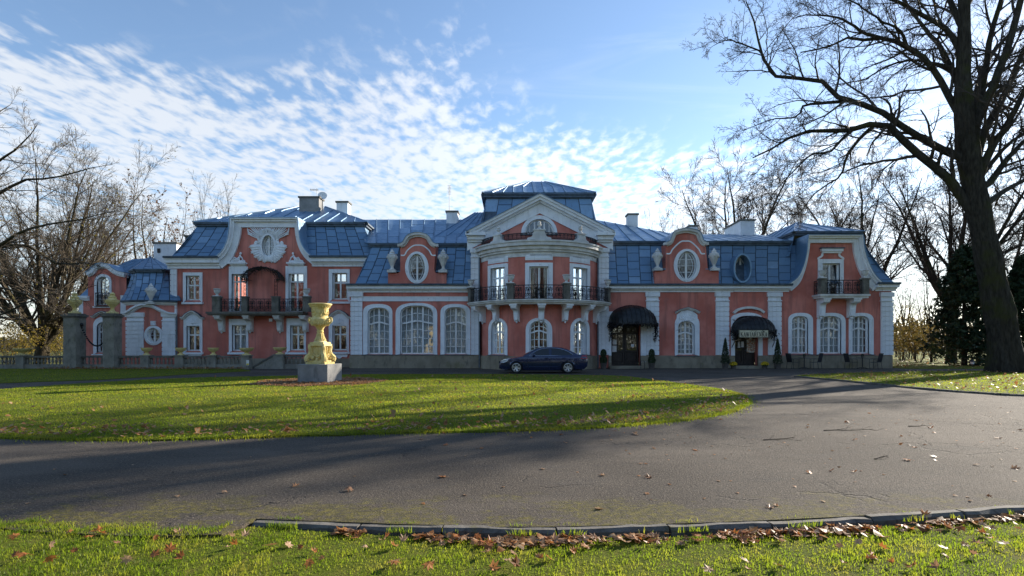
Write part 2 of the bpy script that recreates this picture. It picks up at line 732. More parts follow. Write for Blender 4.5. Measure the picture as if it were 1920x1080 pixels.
def asphalt_mat():
    t = NT('worn_asphalt')
    c = t.mix(t.ramp(t.noise(0.45, 5, 0.6), 0.3, 0.72), (0.062, 0.050, 0.039), (0.104, 0.086, 0.068))
    c = t.mix(t.ramp(t.noise(1.6, 6, 0.65, stretch=(0.5, 1.4, 1)), 0.5, 0.75, 0, 0.6), c, (0.055, 0.052, 0.05))
    c = t.mix(t.ramp(t.noise(42, 3, 0.8), 0.55, 0.62, 0, 0.8), c, (0.23, 0.195, 0.155))
    c = t.mix(t.ramp(t.noise(55, 3, 0.8), 0.53, 0.6, 0, 0.85), c, (0.016, 0.014, 0.012))
    c = t.mix(t.ramp(t.noise(26, 5, 0.75), 0.5, 0.6, 0, 0.6), c, (0.022, 0.02, 0.018))
    c = t.mix(t.ramp(t.noise(0.16, 4, 0.6, stretch=(1, 2.2, 1)), 0.5, 0.6, 0, 0.4), c, (0.14, 0.117, 0.093))
    # cracks
    vo = t.node('ShaderNodeTexVoronoi', feature='DISTANCE_TO_EDGE')
    vo.inputs['Scale'].default_value = 0.42
    mp = t.node('ShaderNodeVectorMath', operation='ADD')
    ns = t.node('ShaderNodeTexNoise')
    ns.inputs['Scale'].default_value = 1.3
    ns.inputs['Detail'].default_value = 6
    t.l.new(t.co, ns.inputs['Vector'])
    sc = t.node('ShaderNodeVectorMath', operation='SCALE')
    sc.inputs['Scale'].default_value = 1.6
    t.l.new(ns.outputs['Color'], sc.inputs[0])
    t.l.new(t.co, mp.inputs[0])
    t.l.new(sc.outputs[0], mp.inputs[1])
    t.l.new(mp.outputs[0], vo.inputs['Vector'])
    crack = t.math('MULTIPLY', t.ramp(vo.outputs['Distance'], 0.004, 0.014, 1, 0), t.ramp(t.noise(0.5, 3), 0.5, 0.62))
    c = t.mix(t.math('MULTIPLY', crack, 0.4), c, (0.03, 0.028, 0.025))
    # moss creeping in along the near kerb
    sp = t.node('ShaderNodeSeparateXYZ')
    t.l.new(t.co, sp.inputs[0])
    edge = t.ramp(sp.outputs[1], 5.0, 6.4, 1, 0)
    mo = t.ramp(t.math('ADD', t.noise(1.1, 8, 0.78, stretch=(0.7, 1.0, 1)), t.math('MULTIPLY', edge, 0.2)), 0.635, 0.70)
    mo = t.math('MULTIPLY', t.math('MULTIPLY', mo, edge), t.ramp(t.noise(17, 6, 0.8), 0.36, 0.62))
    c = t.mix(t.math('MULTIPLY', mo, 0.9), c, t.mix(t.ramp(t.noise(12, 4), 0.35, 0.65), (0.065, 0.06, 0.012), (0.17, 0.145, 0.025)))
    t.base(c)
    t.rough(0.9)
    t.b.inputs['Specular IOR Level'].default_value = 0.25
    h = t.math('ADD', t.noise(48, 4, 0.75), t.math('ADD', t.math('MULTIPLY', t.noise(3, 4), 0.6), t.math('MULTIPLY', crack, -1.5)))
    t.bump(h, 1.0, 0.022)
    return t.m


M['lawn'] = lawn_mat('lawn_turf', (0.085, 0.115, 0.012), (0.14, 0.16, 0.020), (0.18, 0.16, 0.035))
M['meadow'] = lawn_mat('rough_meadow', (0.055, 0.075, 0.018), (0.09, 0.095, 0.03), (0.12, 0.10, 0.045))
M['asphalt'] = asphalt_mat()
M['kerb'] = stone('kerb_concrete', (0.085, 0.077, 0.066), (0.16, 0.147, 0.128), (0.04, 0.036, 0.031), (0.085, 0.08, 0.03), 5.0)
M['soil'] = simple('dark_soil', (0.06, 0.045, 0.03), 0.95, 0.4, 5, bump=0.8)

# the land: one sheet out to the horizon, lower than the drive
g = MB()
n = 48
g.v = [(0, 30, -0.16)] + [(2500 * math.cos(2 * PI * i / n), 30 + 2500 * math.sin(2 * PI * i / n), -0.16) for i in range(n)]
g.f = [(0, 1 + i, 1 + (i + 1) % n) for i in range(n)]
tag(g.build('ground', M['meadow']), kind='structure')

KERB = smoothpath([(-2.35, 4.80), (-1.7, 4.73), (-0.6, 4.62), (0.1, 4.58), (1.6, 4.68), (3.2, 4.88), (5.0, 5.18), (8.0, 5.75), (14, 7.0)], 12)
EDGE = smoothpath([(-70, 8.5), (-30, 6.4), (-12, 5.2), (-7, 4.9), (-4.8, 4.70), (-4.15, 4.58), (-3.1, 4.46), (-2.45, 4.5)], 8) + \
    [(x, y + 0.10) for x, y in KERB] + [(30, 11.0), (70, 22)]


def sheet(name, pts, z, mat, kind='structure', skirt=0.2):
    tri = tessellate_polygon([[Vector((a, b, 0)) for a, b in pts]])
    m = MB()
    m.add([(a, b, z) for a, b in pts], [tuple(q) for q in tri])
    nn = len(pts)
    if skirt:
        m.add([(a, b, z) for a, b in pts] + [(a, b, z - skirt) for a, b in pts],
              [(i, (i + 1) % nn, nn + (i + 1) % nn, nn + i) for i in range(nn)])
    o = m.build(name, mat)
    return tag(o, kind=kind)


sheet('drive', EDGE + [(70, 34.9), (25.9, 35.4), (25.9, 38), (-31.0, 38), (-31.0, 34.9), (-70, 34.9)], 0.0, M['asphalt'])

OVAL = [(6.4, 14.4), (7.25, 17.0), (7.2, 19.5), (6.3, 23.6), (5.1, 26.7), (1.1, 27.9), (-3.0, 28.2), (-7.3, 28.0), (-12.6, 26.2),
        (-16.0, 24.2), (-17.9, 18.6), (-16.6, 13.2), (-12.8, 10.0), (-8.7, 9.1), (-5.9, 8.9), (-2.5, 9.5), (0.4, 9.9), (2.5, 10.6), (4.7, 12.1)]
OVAL_S = smoothpath(OVAL + OVAL[:1], 6)[:-1]
OC = (-5.2, 18.6)


def lawn_z(x, y):
    return 0.10


def raised(name, ring, c, z_edge, z_mid, mat, rings=10):
    """a lawn that swells gently towards its middle"""
    m = MB()
    nn = len(ring)
    v = [(c[0], c[1], z_mid)]
    for k in range(1, rings + 1):
        t = k / rings
        for i, (a, b) in enumerate(ring):
            jit = 0.0 if k < rings else 0.06 * math.sin(i * 2.7) + 0.05 * math.sin(i * 5.1)
            dx, dy = a - c[0], b - c[1]
            l = math.hypot(dx, dy)
            z = z_edge + (z_mid - z_edge) * (1 - t ** 3)
            v.append((c[0] + dx * t * (1 + jit / l), c[1] + dy * t * (1 + jit / l), z))
    f = [(0, 1 + i, 1 + (i + 1) % nn) for i in range(nn)]
    for k in range(rings - 1):
        for i in range(nn):
            j = (i + 1) % nn
            f.append((1 + k * nn + i, 1 + (k + 1) * nn + i, 1 + (k + 1) * nn + j, 1 + k * nn + j))
    b0 = len(v)
    for i in range(nn):
        x, y, z = v[1 + (rings - 1) * nn + i]
        v.append((x, y, -0.1))
    for i in range(nn):
        j = (i + 1) % nn
        a0 = 1 + (rings - 1) * nn
        f.append((a0 + i, b0 + i, b0 + j, a0 + j))
    m.add(v, f)
    return tag(m.build(name, mat), kind='structure')


raised('oval_lawn', OVAL_S, OC, 0.025, 0.09, M['lawn'])


def g2(px, py):
    p = gnd(px, py)
    return (p.x, p.y)


LEFT_LAWN = [g2(470, 696), g2(350, 702.5), g2(200, 712), g2(0, 719), (-30, 20.0), (-70, 17)] + [(-70, 34.6), (-17.6, 34.6)]
sheet('side_lawn', LEFT_LAWN, 0.03, M['lawn'])
RIGHT_LAWN = [g2(1490, 706.5), g2(1520, 709.5), g2(1570, 714), g2(1650, 722), g2(1750, 732), g2(1850, 739), g2(1920, 743), (20, 14.6), (30, 14.8), (70, 20),
              (70, 33.0), (34, 31.6), (26.5, 31.2), g2(1700, 698.5), g2(1600, 701.0), g2(1520, 704)]
sheet('park_lawn', RIGHT_LAWN, 0.06, M['lawn'])
sheet('back_lawn', [(25.95, 35.0), (70, 34.8), (120, 60), (90, 110), (25.95, 110)], 0.02, M['lawn'])
NEAR = [(-70, 8.35), (-30, 6.3), (-12, 5.25), (-7, 4.95), (-4.8, 4.80), (-4.15, 4.68), (-3.1, 4.56), (-2.45, 4.60)] + [(x, y - 0.04) for x, y in KERB] + [(30, 10.8), (70, 21.8)]


def near_z(x):
    """the verge lies a hand below the kerb and climbs to the asphalt where the kerb ends"""
    t = np.clip((np.asarray(x, float) + 3.4) / 3.2, 0, 1)
    return -.012 - .054 * t * t * (3 - 2 * t)


nx = [p for p in NEAR]
m = MB()
for k, (a, b) in enumerate(nx):
    zv = float(near_z(a))
    m.v += [(a, b, zv), (a, -6.0, zv), (a, -60.0, -.085)]
m.f = [(3 * k + j, 3 * k + 3 + j, 3 * k + 4 + j, 3 * k + 1 + j) for k in range(len(nx) - 1) for j in range(2)]
tag(m.build('near_lawn', M['lawn']), kind='structure')

# kerb stones, each tilted and set a little differently
kerb = MB()
kb = bpy.data.objects.new('kerb', None)
COL.objects.link(kb)
kb['kind'] = 'structure'
kb.location = (0, 4.6, 0)
WL['kerb'] = Vector((0, 4.6, 0))
kp = [Vector((x, y, 0)) for x, y in KERB]
cum = [0.0]
for i in range(1, len(kp)):
    cum.append(cum[-1] + (kp[i] - kp[i - 1]).length)


def kerb_at(s):
    for i in range(1, len(kp)):
        if cum[i] >= s:
            return kp[i - 1].lerp(kp[i], (s - cum[i - 1]) / (cum[i] - cum[i - 1]))
    return kp[-1]


s0 = 0.0
while s0 < cum[-1] - 0.6:
    ln = rnd.choice((0.5, 0.95, 1.0, 1.0, 0.75))
    a, b = kerb_at(s0 + 0.008), kerb_at(min(cum[-1], s0 + ln - 0.012))
    t = (b - a).normalized()
    nrm = Vector((-t.y, t.x, 0))
    m = MB()
    za, zb = 0.004 + rnd.uniform(-0.010, 0.010), 0.004 + rnd.uniform(-0.010, 0.010)
    oa = rnd.uniform(-0.012, 0.012)
    za -= max(0, -1.0 - a.x) * .012
    zb -= max(0, -1.0 - b.x) * .012
    k = 7
    rows = []
    for i in range(k):
        f = i / (k - 1)
        p = a.lerp(b, f) + nrm * (oa + rnd.uniform(-0.010, 0.010))
        z = za + (zb - za) * f + rnd.uniform(-0.004, 0.004)
        ch = 0.018 + rnd.uniform(0, 0.018)
        rows.append([p + Vector((0, 0, -0.25)), p + Vector((0, 0, z - ch)), p + nrm * ch + Vector((0, 0, z)),
                     p + nrm * 0.105 + Vector((0, 0, z - 0.003)), p + nrm * 0.12 + Vector((0, 0, -0.25))])
    v = [q for r_ in rows for q in r_]
    f = []
    for i in range(k - 1):
        for j in range(4):
            f.append((i * 5 + j, i * 5 + j + 1, (i + 1) * 5 + j + 1, (i + 1) * 5 + j))
    f += [tuple(range(5)), tuple((k - 1) * 5 + j for j in range(5))]
    m.add(v, f)
    m.build('kerb_stone', M['kerb'], kb)
    s0 += ln

# flat edging round the park lawn
ed = MB()
pts = [Vector((x, y, 0)) for x, y in RIGHT_LAWN[:9]]
path2 = smoothpath([(p.x, p.y) for p in pts], 6)
for i in range(0, len(path2) - 1):
    a, b = Vector(path2[i]).to_3d(), Vector(path2[i + 1]).to_3d()
    t = (b - a).normalized()
    nr = Vector((-t.y, t.x, 0)) * 0.05
    z0 = 0.065 + rnd.uniform(-0.01, 0.01)
    up = Vector((0, 0, z0))
    dn = Vector((0, 0, -0.1))
    e = t * 0.006
    ed.add([a + e - nr + dn, b - e - nr + dn, b - e + nr + dn, a + e + nr + dn, a + e - nr + up, b - e - nr + up, b - e + nr + up, a + e + nr + up],
           [(3, 2, 1, 0), (4, 5, 6, 7), (0, 1, 5, 4), (1, 2, 6, 5), (2, 3, 7, 6), (3, 0, 4, 7)])
tag(ed.build('kerb_edging', M['kerb']), kind='structure')
# ------------------------------------------------------------------ the palace
pal = thing('palace', 'long pink and white palace with blue sheet metal mansard roofs', 'building', (1.8, 36.0, 0))
MID, LEFT, WING = Flat(36.0), Flat(37.5), Flat(39.2)
BOW = Bow(903, 1118, 36.0, 2.6)
TUR = Bow(236, 332, 37.45, 0.5)


def proj(p):
    return (960 + p[0] / p[1] * F, HOR - (p[2] - EYE) / p[1] * F)


def roof_part(name):
    return link(name, MB().add([(0, 0, 0)], []).mesh(name, M['seam']), pal)


def bil(a, b, c, d, u, v, sag, nrm):
    p = (a * (1 - u) + b * u) * (1 - v) + (d * (1 - u) + c * u) * v
    return p - nrm * (sag * math.sin(PI * v))


def roof_patch(roof, a, b, c, d, cols, rows, stagger=0.5, sag=0.0, rib=0.0, skip=(), jit=0.10, gap=0.03, thick=0.024, par=False):
    """sheet metal on one roof plane: an underlay and every sheet as a piece of its own"""
    a, b, c, d = (Vector(p) for p in (a, b, c, d))
    nrm = (b - a).cross(d - a)
    if nrm.length < 1e-6:
        nrm = (c - b).cross(d - b)
    nrm.normalize()
    if nrm.z < 0:
        nrm = -nrm
    rs = random.Random(int(abs(a.x * 91 + a.y * 37 + cols * 5)))
    m = MB()
    K = 6
    v = [bil(a, b, c, d, u, k / K, sag, nrm) - nrm * 0.012 for k in range(K + 1) for u in (0, 1)]
    m.add(v, [(2 * k, 2 * k + 1, 2 * k + 3, 2 * k + 2) for k in range(K)])
    m.build('underlay', M['seam'], roof)
    vs = [i / rows for i in range(rows + 1)]
    if par:
        ab = b - a
        lt, rt = (d - a).dot(ab) / ab.length_squared, (c - a).dot(ab) / ab.length_squared
        up = (d - a) - ab * lt
        P = lambda s_, v_: a + ab * s_ + up * v_
        for r in range(rows):
            for i in range(cols):
                s0_, s1_ = i / cols, (i + 1) / cols
                off = .0
                q = []
                v0, v1 = vs[r] + .006 / rows, vs[r + 1] - .006 / rows
                gs = gap / ab.length
                for s_, v_ in ((s0_ + gs, v0), (s1_ - gs, v0), (s1_ - gs, v1), (s0_ + gs, v1)):
                    q.append((min(max(s_, lt * v_), 1 - v_ * (1 - rt)), v_))
                if max(q[1][0] - q[0][0], q[2][0] - q[3][0]) * ab.length < .05:
                    continue
                q = [P(*k_) for k_ in q]
                x, y = proj((q[0] + q[1] + q[2] + q[3]) / 4)
                if any(k_[0] < x < k_[1] and k_[2] < y < k_[3] for k_ in skip):
                    continue
                t = thick + rs.uniform(0, 0.008)
                pm = MB()
                top_ = [p_ + nrm * t for p_ in q]
                pm.add(q + top_, [(4, 5, 6, 7), (0, 1, 5, 4), (1, 2, 6, 5), (2, 3, 7, 6), (3, 0, 4, 7)])
                e = ab.normalized() * .04
                lo_, hi_ = q[0], q[3]
                pm.add([lo_ - e, lo_ + e, hi_ + e, hi_ - e] + [p_ + nrm * rib for p_ in (lo_ - e * .6, lo_ + e * .6, hi_ + e * .6, hi_ - e * .6)],
                       [(4, 5, 6, 7), (0, 1, 5, 4), (1, 2, 6, 5), (2, 3, 7, 6), (3, 0, 4, 7)])
                pm.build('roof_panel', M['metal'], roof)
        return
    cu_ = [0.0] + [i / cols + rs.uniform(-jit, jit) * .4 / cols for i in range(1, cols)] + [1.0]
    hgt = ((d - a).length + (c - b).length) / 2
    for i in range(cols):
        u0, u1 = cu_[i], cu_[i + 1]
        ve = [0.0] + [(k + (.5 if i % 2 else 1.0)) / rows + rs.uniform(-jit, jit) * .25 / rows for k in range(rows) if (k + (.5 if i % 2 else 1.0)) / rows < .999] + [1.0]
        for k in range(len(ve) - 1):
            vm = (ve[k] + ve[k + 1]) / 2
            wid = ((b - a) * (1 - vm) + (c - d) * vm).length
            if wid * (u1 - u0) < .1:
                continue
            gu, gv = gap / wid, gap * .75 / hgt
            v0, v1 = ve[k] + gv, ve[k + 1] - gv
            q = [bil(a, b, c, d, uu, vv, sag, nrm) for uu, vv in ((u0 + gu, v0), (u1 - gu, v0), (u1 - gu, v1), (u0 + gu, v1))]
            cen = (q[0] + q[1] + q[2] + q[3]) / 4
            x, y = proj(cen)
            if any(s[0] < x < s[1] and s[2] < y < s[3] for s in skip):
                continue
            t = thick + rs.uniform(0, 0.008)
            pm = MB()
            tilt = rs.uniform(-0.008, 0.008)
            up = [p + nrm * (t + (tilt if j < 2 else -tilt)) for j, p in enumerate(q)]
            pm.add(q + up, [(4, 5, 6, 7), (0, 1, 5, 4), (1, 2, 6, 5), (2, 3, 7, 6), (3, 0, 4, 7)])
            if rib:
                e = (q[1] - q[0]).normalized() * 0.035
                pm.add([q[0] - e, q[0] + e, q[3] + e, q[3] - e] + [p + nrm * rib for p in (q[0] - e * .6, q[0] + e * .6, q[3] + e * .6, q[3] - e * .6)],
                       [(4, 5, 6, 7), (0, 1, 5, 4), (1, 2, 6, 5), (2, 3, 7, 6), (3, 0, 4, 7)])
            pm.build('roof_panel', M['metal'], roof)


def eave(roof, pts, w=0.16, h=0.2, mat='seam', name='eave_moulding'):
    m = MB()
    for i in range(len(pts) - 1):
        a, b = Vector(pts[i]), Vector(pts[i + 1])
        t = (b - a).normalized()
        nr = t.cross(Vector((0, 0, 1))).normalized() * w
        for k, (z0, z1, s) in enumerate(((-h, -h * .45, .5), (-h * .45, 0.0, 1.0))):
            lo, hi = Vector((0, 0, z0)), Vector((0, 0, z1))
            e = t * (0.0 if k else .02)
            m.add([a + e - nr * .6 + lo, b - e - nr * .6 + lo, b - e + nr * s + lo, a + e + nr * s + lo,
                   a + e - nr * .6 + hi, b - e - nr * .6 + hi, b - e + nr * s + hi, a + e + nr * s + hi],
                  [(3, 2, 1, 0), (4, 5, 6, 7), (0, 1, 5, 4), (1, 2, 6, 5), (2, 3, 7, 6), (3, 0, 4, 7)])
    return m.build(name, M[mat], roof)


def chimney(roof, px0, px1, py0, py1, d, depth=0.9, mat='worn', label=None):
    x0, x1 = (px0 - 960) / F * d, (px1 - 960) / F * d
    z1, z0 = EYE + (HOR - py0) / F * d, EYE + (HOR - py1) / F * d
    m = MB().box(x0, x1, d, d + depth, z0 - 0.9, z1 - 0.12)
    o = m.build('chimney', M[mat], roof)
    return o, x0, x1, z1, m


def chimney_cap(roof, x0, x1, d, depth, z1):
    MB().box(x0 - .08, x1 + .08, d - .08, d + depth + .08, z1 - .12, z1).build('chimney_cap', M['darkstone'], roof)


def chim(roof, px0, px1, py0, py1, d, depth=0.9, mat='worn'):
    o, x0, x1, z1, _ = chimney(roof, px0, px1, py0, py1, d, depth, mat)
    chimney_cap(roof, x0, x1, d, depth, z1)


def curtain_mesh(u0, u1, z0, ztop, w):
    n = max(4, int((u1 - u0) / 0.07))
    m = MB()
    v = []
    for i in range(n + 1):
        u = u0 + (u1 - u0) * i / n
        ww = w + 0.035 * math.sin(i * 1.9) + 0.012 * math.sin(i * 0.7)
        v += [(u, ww, z0), (u, ww, ztop(u))]
    m.add(v, [(2 * i, 2 * i + 2, 2 * i + 3, 2 * i + 1) for i in range(n)])
    return m


def win(sec, out, opn, rise=0.0, p=2.0, lights=2, transom=None, wavy=0.0, grid=(2, 2, 3), curtain='net', sill=0.10, name='window',
        upstand=0.07, parent=None, extra=None):
    """a framed window; returns the hole it needs in the wall"""
    cp = (opn[0] + opn[1]) / 2
    u0, u1, z1, z0 = sec.u(out[0]), sec.u(out[1]), sec.z(out[2], cp), sec.z(out[3], cp)
    a0, a1, b1, b0 = sec.u(opn[0]), sec.u(opn[1]), sec.z(opn[2], cp), sec.z(opn[3], cp)
    ro, ri = rise * (u1 - u0) / 2, rise * (a1 - a0) / 2
    A, B = arch(u0, u1, z0, z1, ro, 14, p), arch(a0, a1, b0, b1, ri, 14, p)
    m = MB().band(A, B, -0.04, upstand)
    # an inner step and the reveal
    I = arch(a0 - .035, a1 + .035, b0, b1 + .035, ri, 14, p)
    m.band(I, B, -0.30, upstand + .025)
    if extra:
        extra(m)
    w = m.build(name, M['trim'], parent or pal, sec=sec)
    az = lambda u: archz(u, a0, a1, b1, ri, p)
    fr = MB()
    ft = 0.065
    fr.band(B, arch(a0 + ft, a1 - ft, b0 + ft, b1 - ft, max(0, ri - ft * .3), 14, p), -0.235, -0.15)
    fr.box(a0 + ft, a1 - ft, -0.235, -0.15, b0, b0 + ft + .03)
    W = a1 - a0
    zt = sec.z(transom, cp) if transom else None
    tz = lambda u: zt + wavy * (0.5 + 0.5 * math.cos(2 * PI * (u - (a0 + a1) / 2) / W)) - wavy * .5
    xs = [a0 + W * i / lights for i in range(lights + 1)]
    for i in range(1, lights):
        fr.box(xs[i] - .05, xs[i] + .05, -0.225, -0.125, b0 + ft, az(xs[i]) - .03)
    if zt:
        k = 13
        fr.offs([(a0 + .02 + (W - .04) * i / (k - 1), tz(a0 + .02 + (W - .04) * i / (k - 1))) for i in range(k)], -.05, .05, -0.22, -0.12)
    c, ru, rl = grid
    mt = 0.022
    for i in range(lights):
        for j in range(1, c):
            u = xs[i] + (xs[i + 1] - xs[i]) * j / c
            fr.box(u - mt, u + mt, -0.205, -0.165, b0 + ft, az(u) - .03)
        lo = b0
        if zt:
            k = 6
            for seg, (rows, za, zb) in enumerate(((rl, lambda u: b0, tz), (ru, tz, az))):
                for r in range(1, rows):
                    f = r / rows
                    pts = [(xs[i] + (xs[i + 1] - xs[i]) * q / k) for q in range(k + 1)]
                    fr.offs([(u, za(u) + (min(zb(u), zb((xs[i] + xs[i + 1]) / 2) + .0) - za(u)) * f) for u in pts], -mt, mt, -0.2, -0.165)
        else:
            for r in range(1, rl):
                z = b0 + (b1 - ri - b0) * r / rl
                fr.box(xs[i], xs[i + 1], -0.2, -0.165, z - mt, z + mt)
    fr.build('frame', M['paint'], w, sec=sec)
    # one pane to each light
    for i in range(lights):
        ua, ub = xs[i] + .03, xs[i + 1] - .03
        us = [ua + (ub - ua) * q / 6 for q in range(7)]
        segs = [(lambda u: b0 + .03, tz), (tz, lambda u: az(u) - .02)] if zt else [(lambda u: b0 + .03, lambda u: az(u) - .02)]
        for za, zb in segs:
            g = MB()
            g.add([(u, -0.185, za(u)) for u in us] + [(u, -0.185, zb(u)) for u in us], [(q, q + 1, q + 8, q + 7) for q in range(6)])
            g.build('pane', M['glass'], w, sec=sec)
    if curtain:
        spans = {'net': [(a0, a1)], 'side': [(a0, a0 + W * .22), (a1 - W * .22, a1)], 'half': [(a0, a0 + W * .46)], 'left': [(a0, a0 + W * .3)]}[curtain]
        for s0_, s1_ in spans:
            cm = curtain_mesh(s0_, s1_, b0, lambda u: az(min(max(u, a0 + .01), a1 - .01)) + .05, -0.42)
            cm.build('curtain', M['curtain' if curtain == 'net' else 'drape'], w, sec=sec)
    if sill:
        MB().box(u0 - .06, u1 + .06, -0.2, 0.16, z0 - sill, z0 + .012).build('sill', M['trim'] if sill > .05 else M['pipe'], w, sec=sec)
    return [(a, b) for a, b in arch(a0 - .02, a1 + .02, b0 - .005, b1 + .02, ri, 14, p)]


def oval_window(sec, pxc, pyc, rg, ro, parent, w=0.0, muntin=True):
    """ring, frame with two leaves, panes"""
    cu, cz = sec.u(pxc), sec.z(pyc, pxc)
    k = F / (sec.d if isinstance(sec, Flat) else (sec.yc - sec.R))
    gu, gz, ou, oz = rg[0] / k, rg[1] / k, ro[0] / k, ro[1] / k
    m = MB()
    m.band(ellipse(cu, cz, ou, oz), ellipse(cu, cz, gu, gz), w - 0.30, w + 0.05, True)
    m.band(ellipse(cu, cz, (ou + gu) / 2, (oz + gz) / 2), ellipse(cu, cz, gu, gz), w - 0.3, w + 0.085, True)
    o = m.build('window', M['trim'], parent, sec=sec)
    f = MB()
    f.band(ellipse(cu, cz, gu, gz), ellipse(cu, cz, gu - .06, gz - .06), w - .24, w - .16, True)
    f.box(cu - .06, cu + .06, w - .23, w - .13, cz - gz + .03, cz + gz - .03)
    for s in (-1, 1):
        path = [(cu + s * gu * (0.42 + 0.30 * math.cos(t * PI)), cz + gz * 0.93 * math.sin(t * PI / 2)) for t in [-1 + .1 * i for i in range(21)]]
        path = [(u, z) for u, z in path if ((u - cu) / gu) ** 2 + ((z - cz) / gz) ** 2 < .96]
        f.offs(path, -.014, .014, w - .21, w - .17)
        for fz in (-.45, 0.0, .45):
            ue = gu * math.sqrt(1 - fz * fz)
            f.box(min(cu, cu + s * ue), max(cu, cu + s * ue), w - .21, w - .17, cz + fz * gz - .013, cz + fz * gz + .013)
    f.build('frame', M['paint'], o, sec=sec)
    for s in (-1, 1):
        e = [(u, z) for u, z in ellipse(cu, cz, gu - .02, gz - .02, 40) if s * (u - cu) >= -1e-6]
        e.sort(key=lambda q: q[1])
        g = MB().poly(e if len(e) > 2 else ellipse(cu, cz, gu, gz), w - .19)
        g.build('pane', M['glass'], o, sec=sec)
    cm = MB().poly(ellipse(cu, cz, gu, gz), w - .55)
    cm.build('dark_backing', M['room'], o, sec=sec)  # dark sheet standing in for the dim room behind the panes
    return ellipse(cu, cz, gu + .03, gz + .03)


def cornice(sec, px0, px1, py0, py1, proj_=0.42, mat='trim', gutter=True, parent=None, name='cornice'):
    cp = (px0 + px1) / 2
    u0, u1, zt, zb = sec.u(px0), sec.u(px1), sec.z(py0, cp), sec.z(py1, cp)
    h = zt - zb
    m = MB()
    for f0, f1, pr in ((0, .32, .25), (.32, .55, .5), (.55, .88, .92), (.88, 1.0, 1.0)):
        m.box(u0 - .05 * pr, u1 + .05 * pr, -0.15, proj_ * pr, zb + h * f0, zb + h * f1)
    o = m.build(name, M[mat], parent or pal, sec=sec)
    if gutter:
        gm = MB().prism_u([(proj_ - .02, zt + .006), (proj_ + .11, zt + .02), (proj_ + .13, zt + .14), (proj_ + .08, zt + .14), (-.1, zt + .05), (-.1, zt + .006)], u0 - .06, u1 + .06)
        gm.build('gutter', M['seam'], o, sec=sec)
    return o


BLOCKS = {}


def pilaster(sec, px0, px1, py0, py1, rows, cap=True, w=0.0):
    """white pier with sunk horizontal joints: every course is a block"""
    cp = (px0 + px1) / 2
    u0, u1, zt, zb = sec.u(px0), sec.u(px1), sec.z(py0, cp), sec.z(py1, cp)
    m = MB().box(u0 + .02, u1 - .02, -0.1 + w, 0.06 + w, zb, zt)
    if cap:
        m.box(u0 - .05, u1 + .05, 0, .17 + w, zt - .30, zt - .02).box(u0 - .02, u1 + .02, 0, .15 + w, zt - .62, zt - .54)
    o = m.build('pilaster', M['white'], pal, sec=sec)
    top = zt - (.66 if cap else 0)
    h = (top - zb) / rows
    key = (round(u1 - u0, 3), round(h, 3), rows, w, id(sec))
    for r in range(rows):
        z = zb + r * h
        if sec.step is None:
            if key not in BLOCKS:
                bx = MB().box(0, u1 - u0, -(0.125 + w), -(0.055 + w), .024, h - .024, 0.0)
                BLOCKS[key] = bx.mesh('rustication_block', M['white'])
            link('rustication_block', BLOCKS[key], o, (u0, sec.d, z))
        else:
            MB().box(u0, u1, .055, .125, z + .024, z + h - .024).build('rustication_block', M['white'], o, sec=sec)
    return o


def plinth_course(sec, px0, px1, py0=666, zb=0.0, w=0.10, block=1.25):
    """stone base, block by block"""
    u0, u1 = sec.u(px0), sec.u(px1)
    zt = sec.z(py0, (px0 + px1) / 2)
    b = MB().box(u0, u1, -.12, w - .012, zb - .1, zt - .003)
    o = b.build('plinth', M['plinth'], pal, sec=sec)
    n = max(1, round((u1 - u0) / block))
    for r in range(2):
        h0, h1 = zb + (zt - zb) * r / 2, zb + (zt - zb) * (r + 1) / 2
        for i in range(n + (r % 2)):
            x0 = max(u0, u0 + (u1 - u0) * (i - .5 * (r % 2)) / n)
            x1 = min(u1, u0 + (u1 - u0) * (i + 1 - .5 * (r % 2)) / n)
            MB().box(x0 + .006, x1 - .006, 0, w + rnd.uniform(-.004, .008), h0 + .006, h1 - .006).build('stone_block', M['plinth'], o, sec=sec)
    return o


def spiral(c, r, turns, a0, s=1, n=22, w=0.0):
    return [(c[0] + r * (1 - .82 * t / n) * math.cos(a0 + s * turns * 2 * PI * t / n), w, c[1] + r * (1 - .82 * t / n) * math.sin(a0 + s * turns * 2 * PI * t / n)) for t in range(n + 1)]


def iron_panel(m, u0, u1, z0, z1, w, r=0.016, cells=None):
    """scrolled wrought iron between two rails"""
    m.box(u0, u1, w - .025, w + .025, z1 - .05, z1)
    m.box(u0, u1, w - .02, w + .02, z0 + .04, z0 + .075)
    H = z1 - z0
    n = cells or max(1, round((u1 - u0) / (H * 0.62)))
    cw = (u1 - u0) / n
    for i in range(n + 1):
        u = u0 + cw * i
        m.box(u - r, u + r, w - r, w + r, z0 + .05, z1 - .02)
    for i in range(n):
        a, c = u0 + cw * i, u0 + cw * (i + .5)
        for s in (-1, 1):
            cc = c + s * cw * .24
            m.tube(spiral((cc, z0 + H * .70), cw * .22, 1.6, PI / 2 - s * .6, s, w=w), r, 4)
            m.tube(spiral((cc, z0 + H * .32), cw * .23, 1.6, -PI / 2 + s * .6, -s, w=w), r, 4)
            m.tube([(c + s * cw * t, w, z0 + H * (.5 + .38 * math.sin(t * 11))) for t in [.02 + .045 * k for k in range(11)]], r * .9, 4)
        m.tube([(c + cw * .10 * math.cos(t), w, z0 + H * .5 + H * .16 * math.sin(t)) for t in [2 * PI * k / 12 for k in range(13)]], r, 4)
        m.box(c - r * .8, c + r * .8, w - r * .8, w + r * .8, z0 + .06, z1 - .04)
    return m


URN = [(.05, 0), (.17, 0), (.17, .06), (.10, .09), (.07, .16), (.11, .22), (.19, .34), (.21, .46), (.20, .52), (.25, .56), (.25, .60), (.20, .62), (.12, .60)]


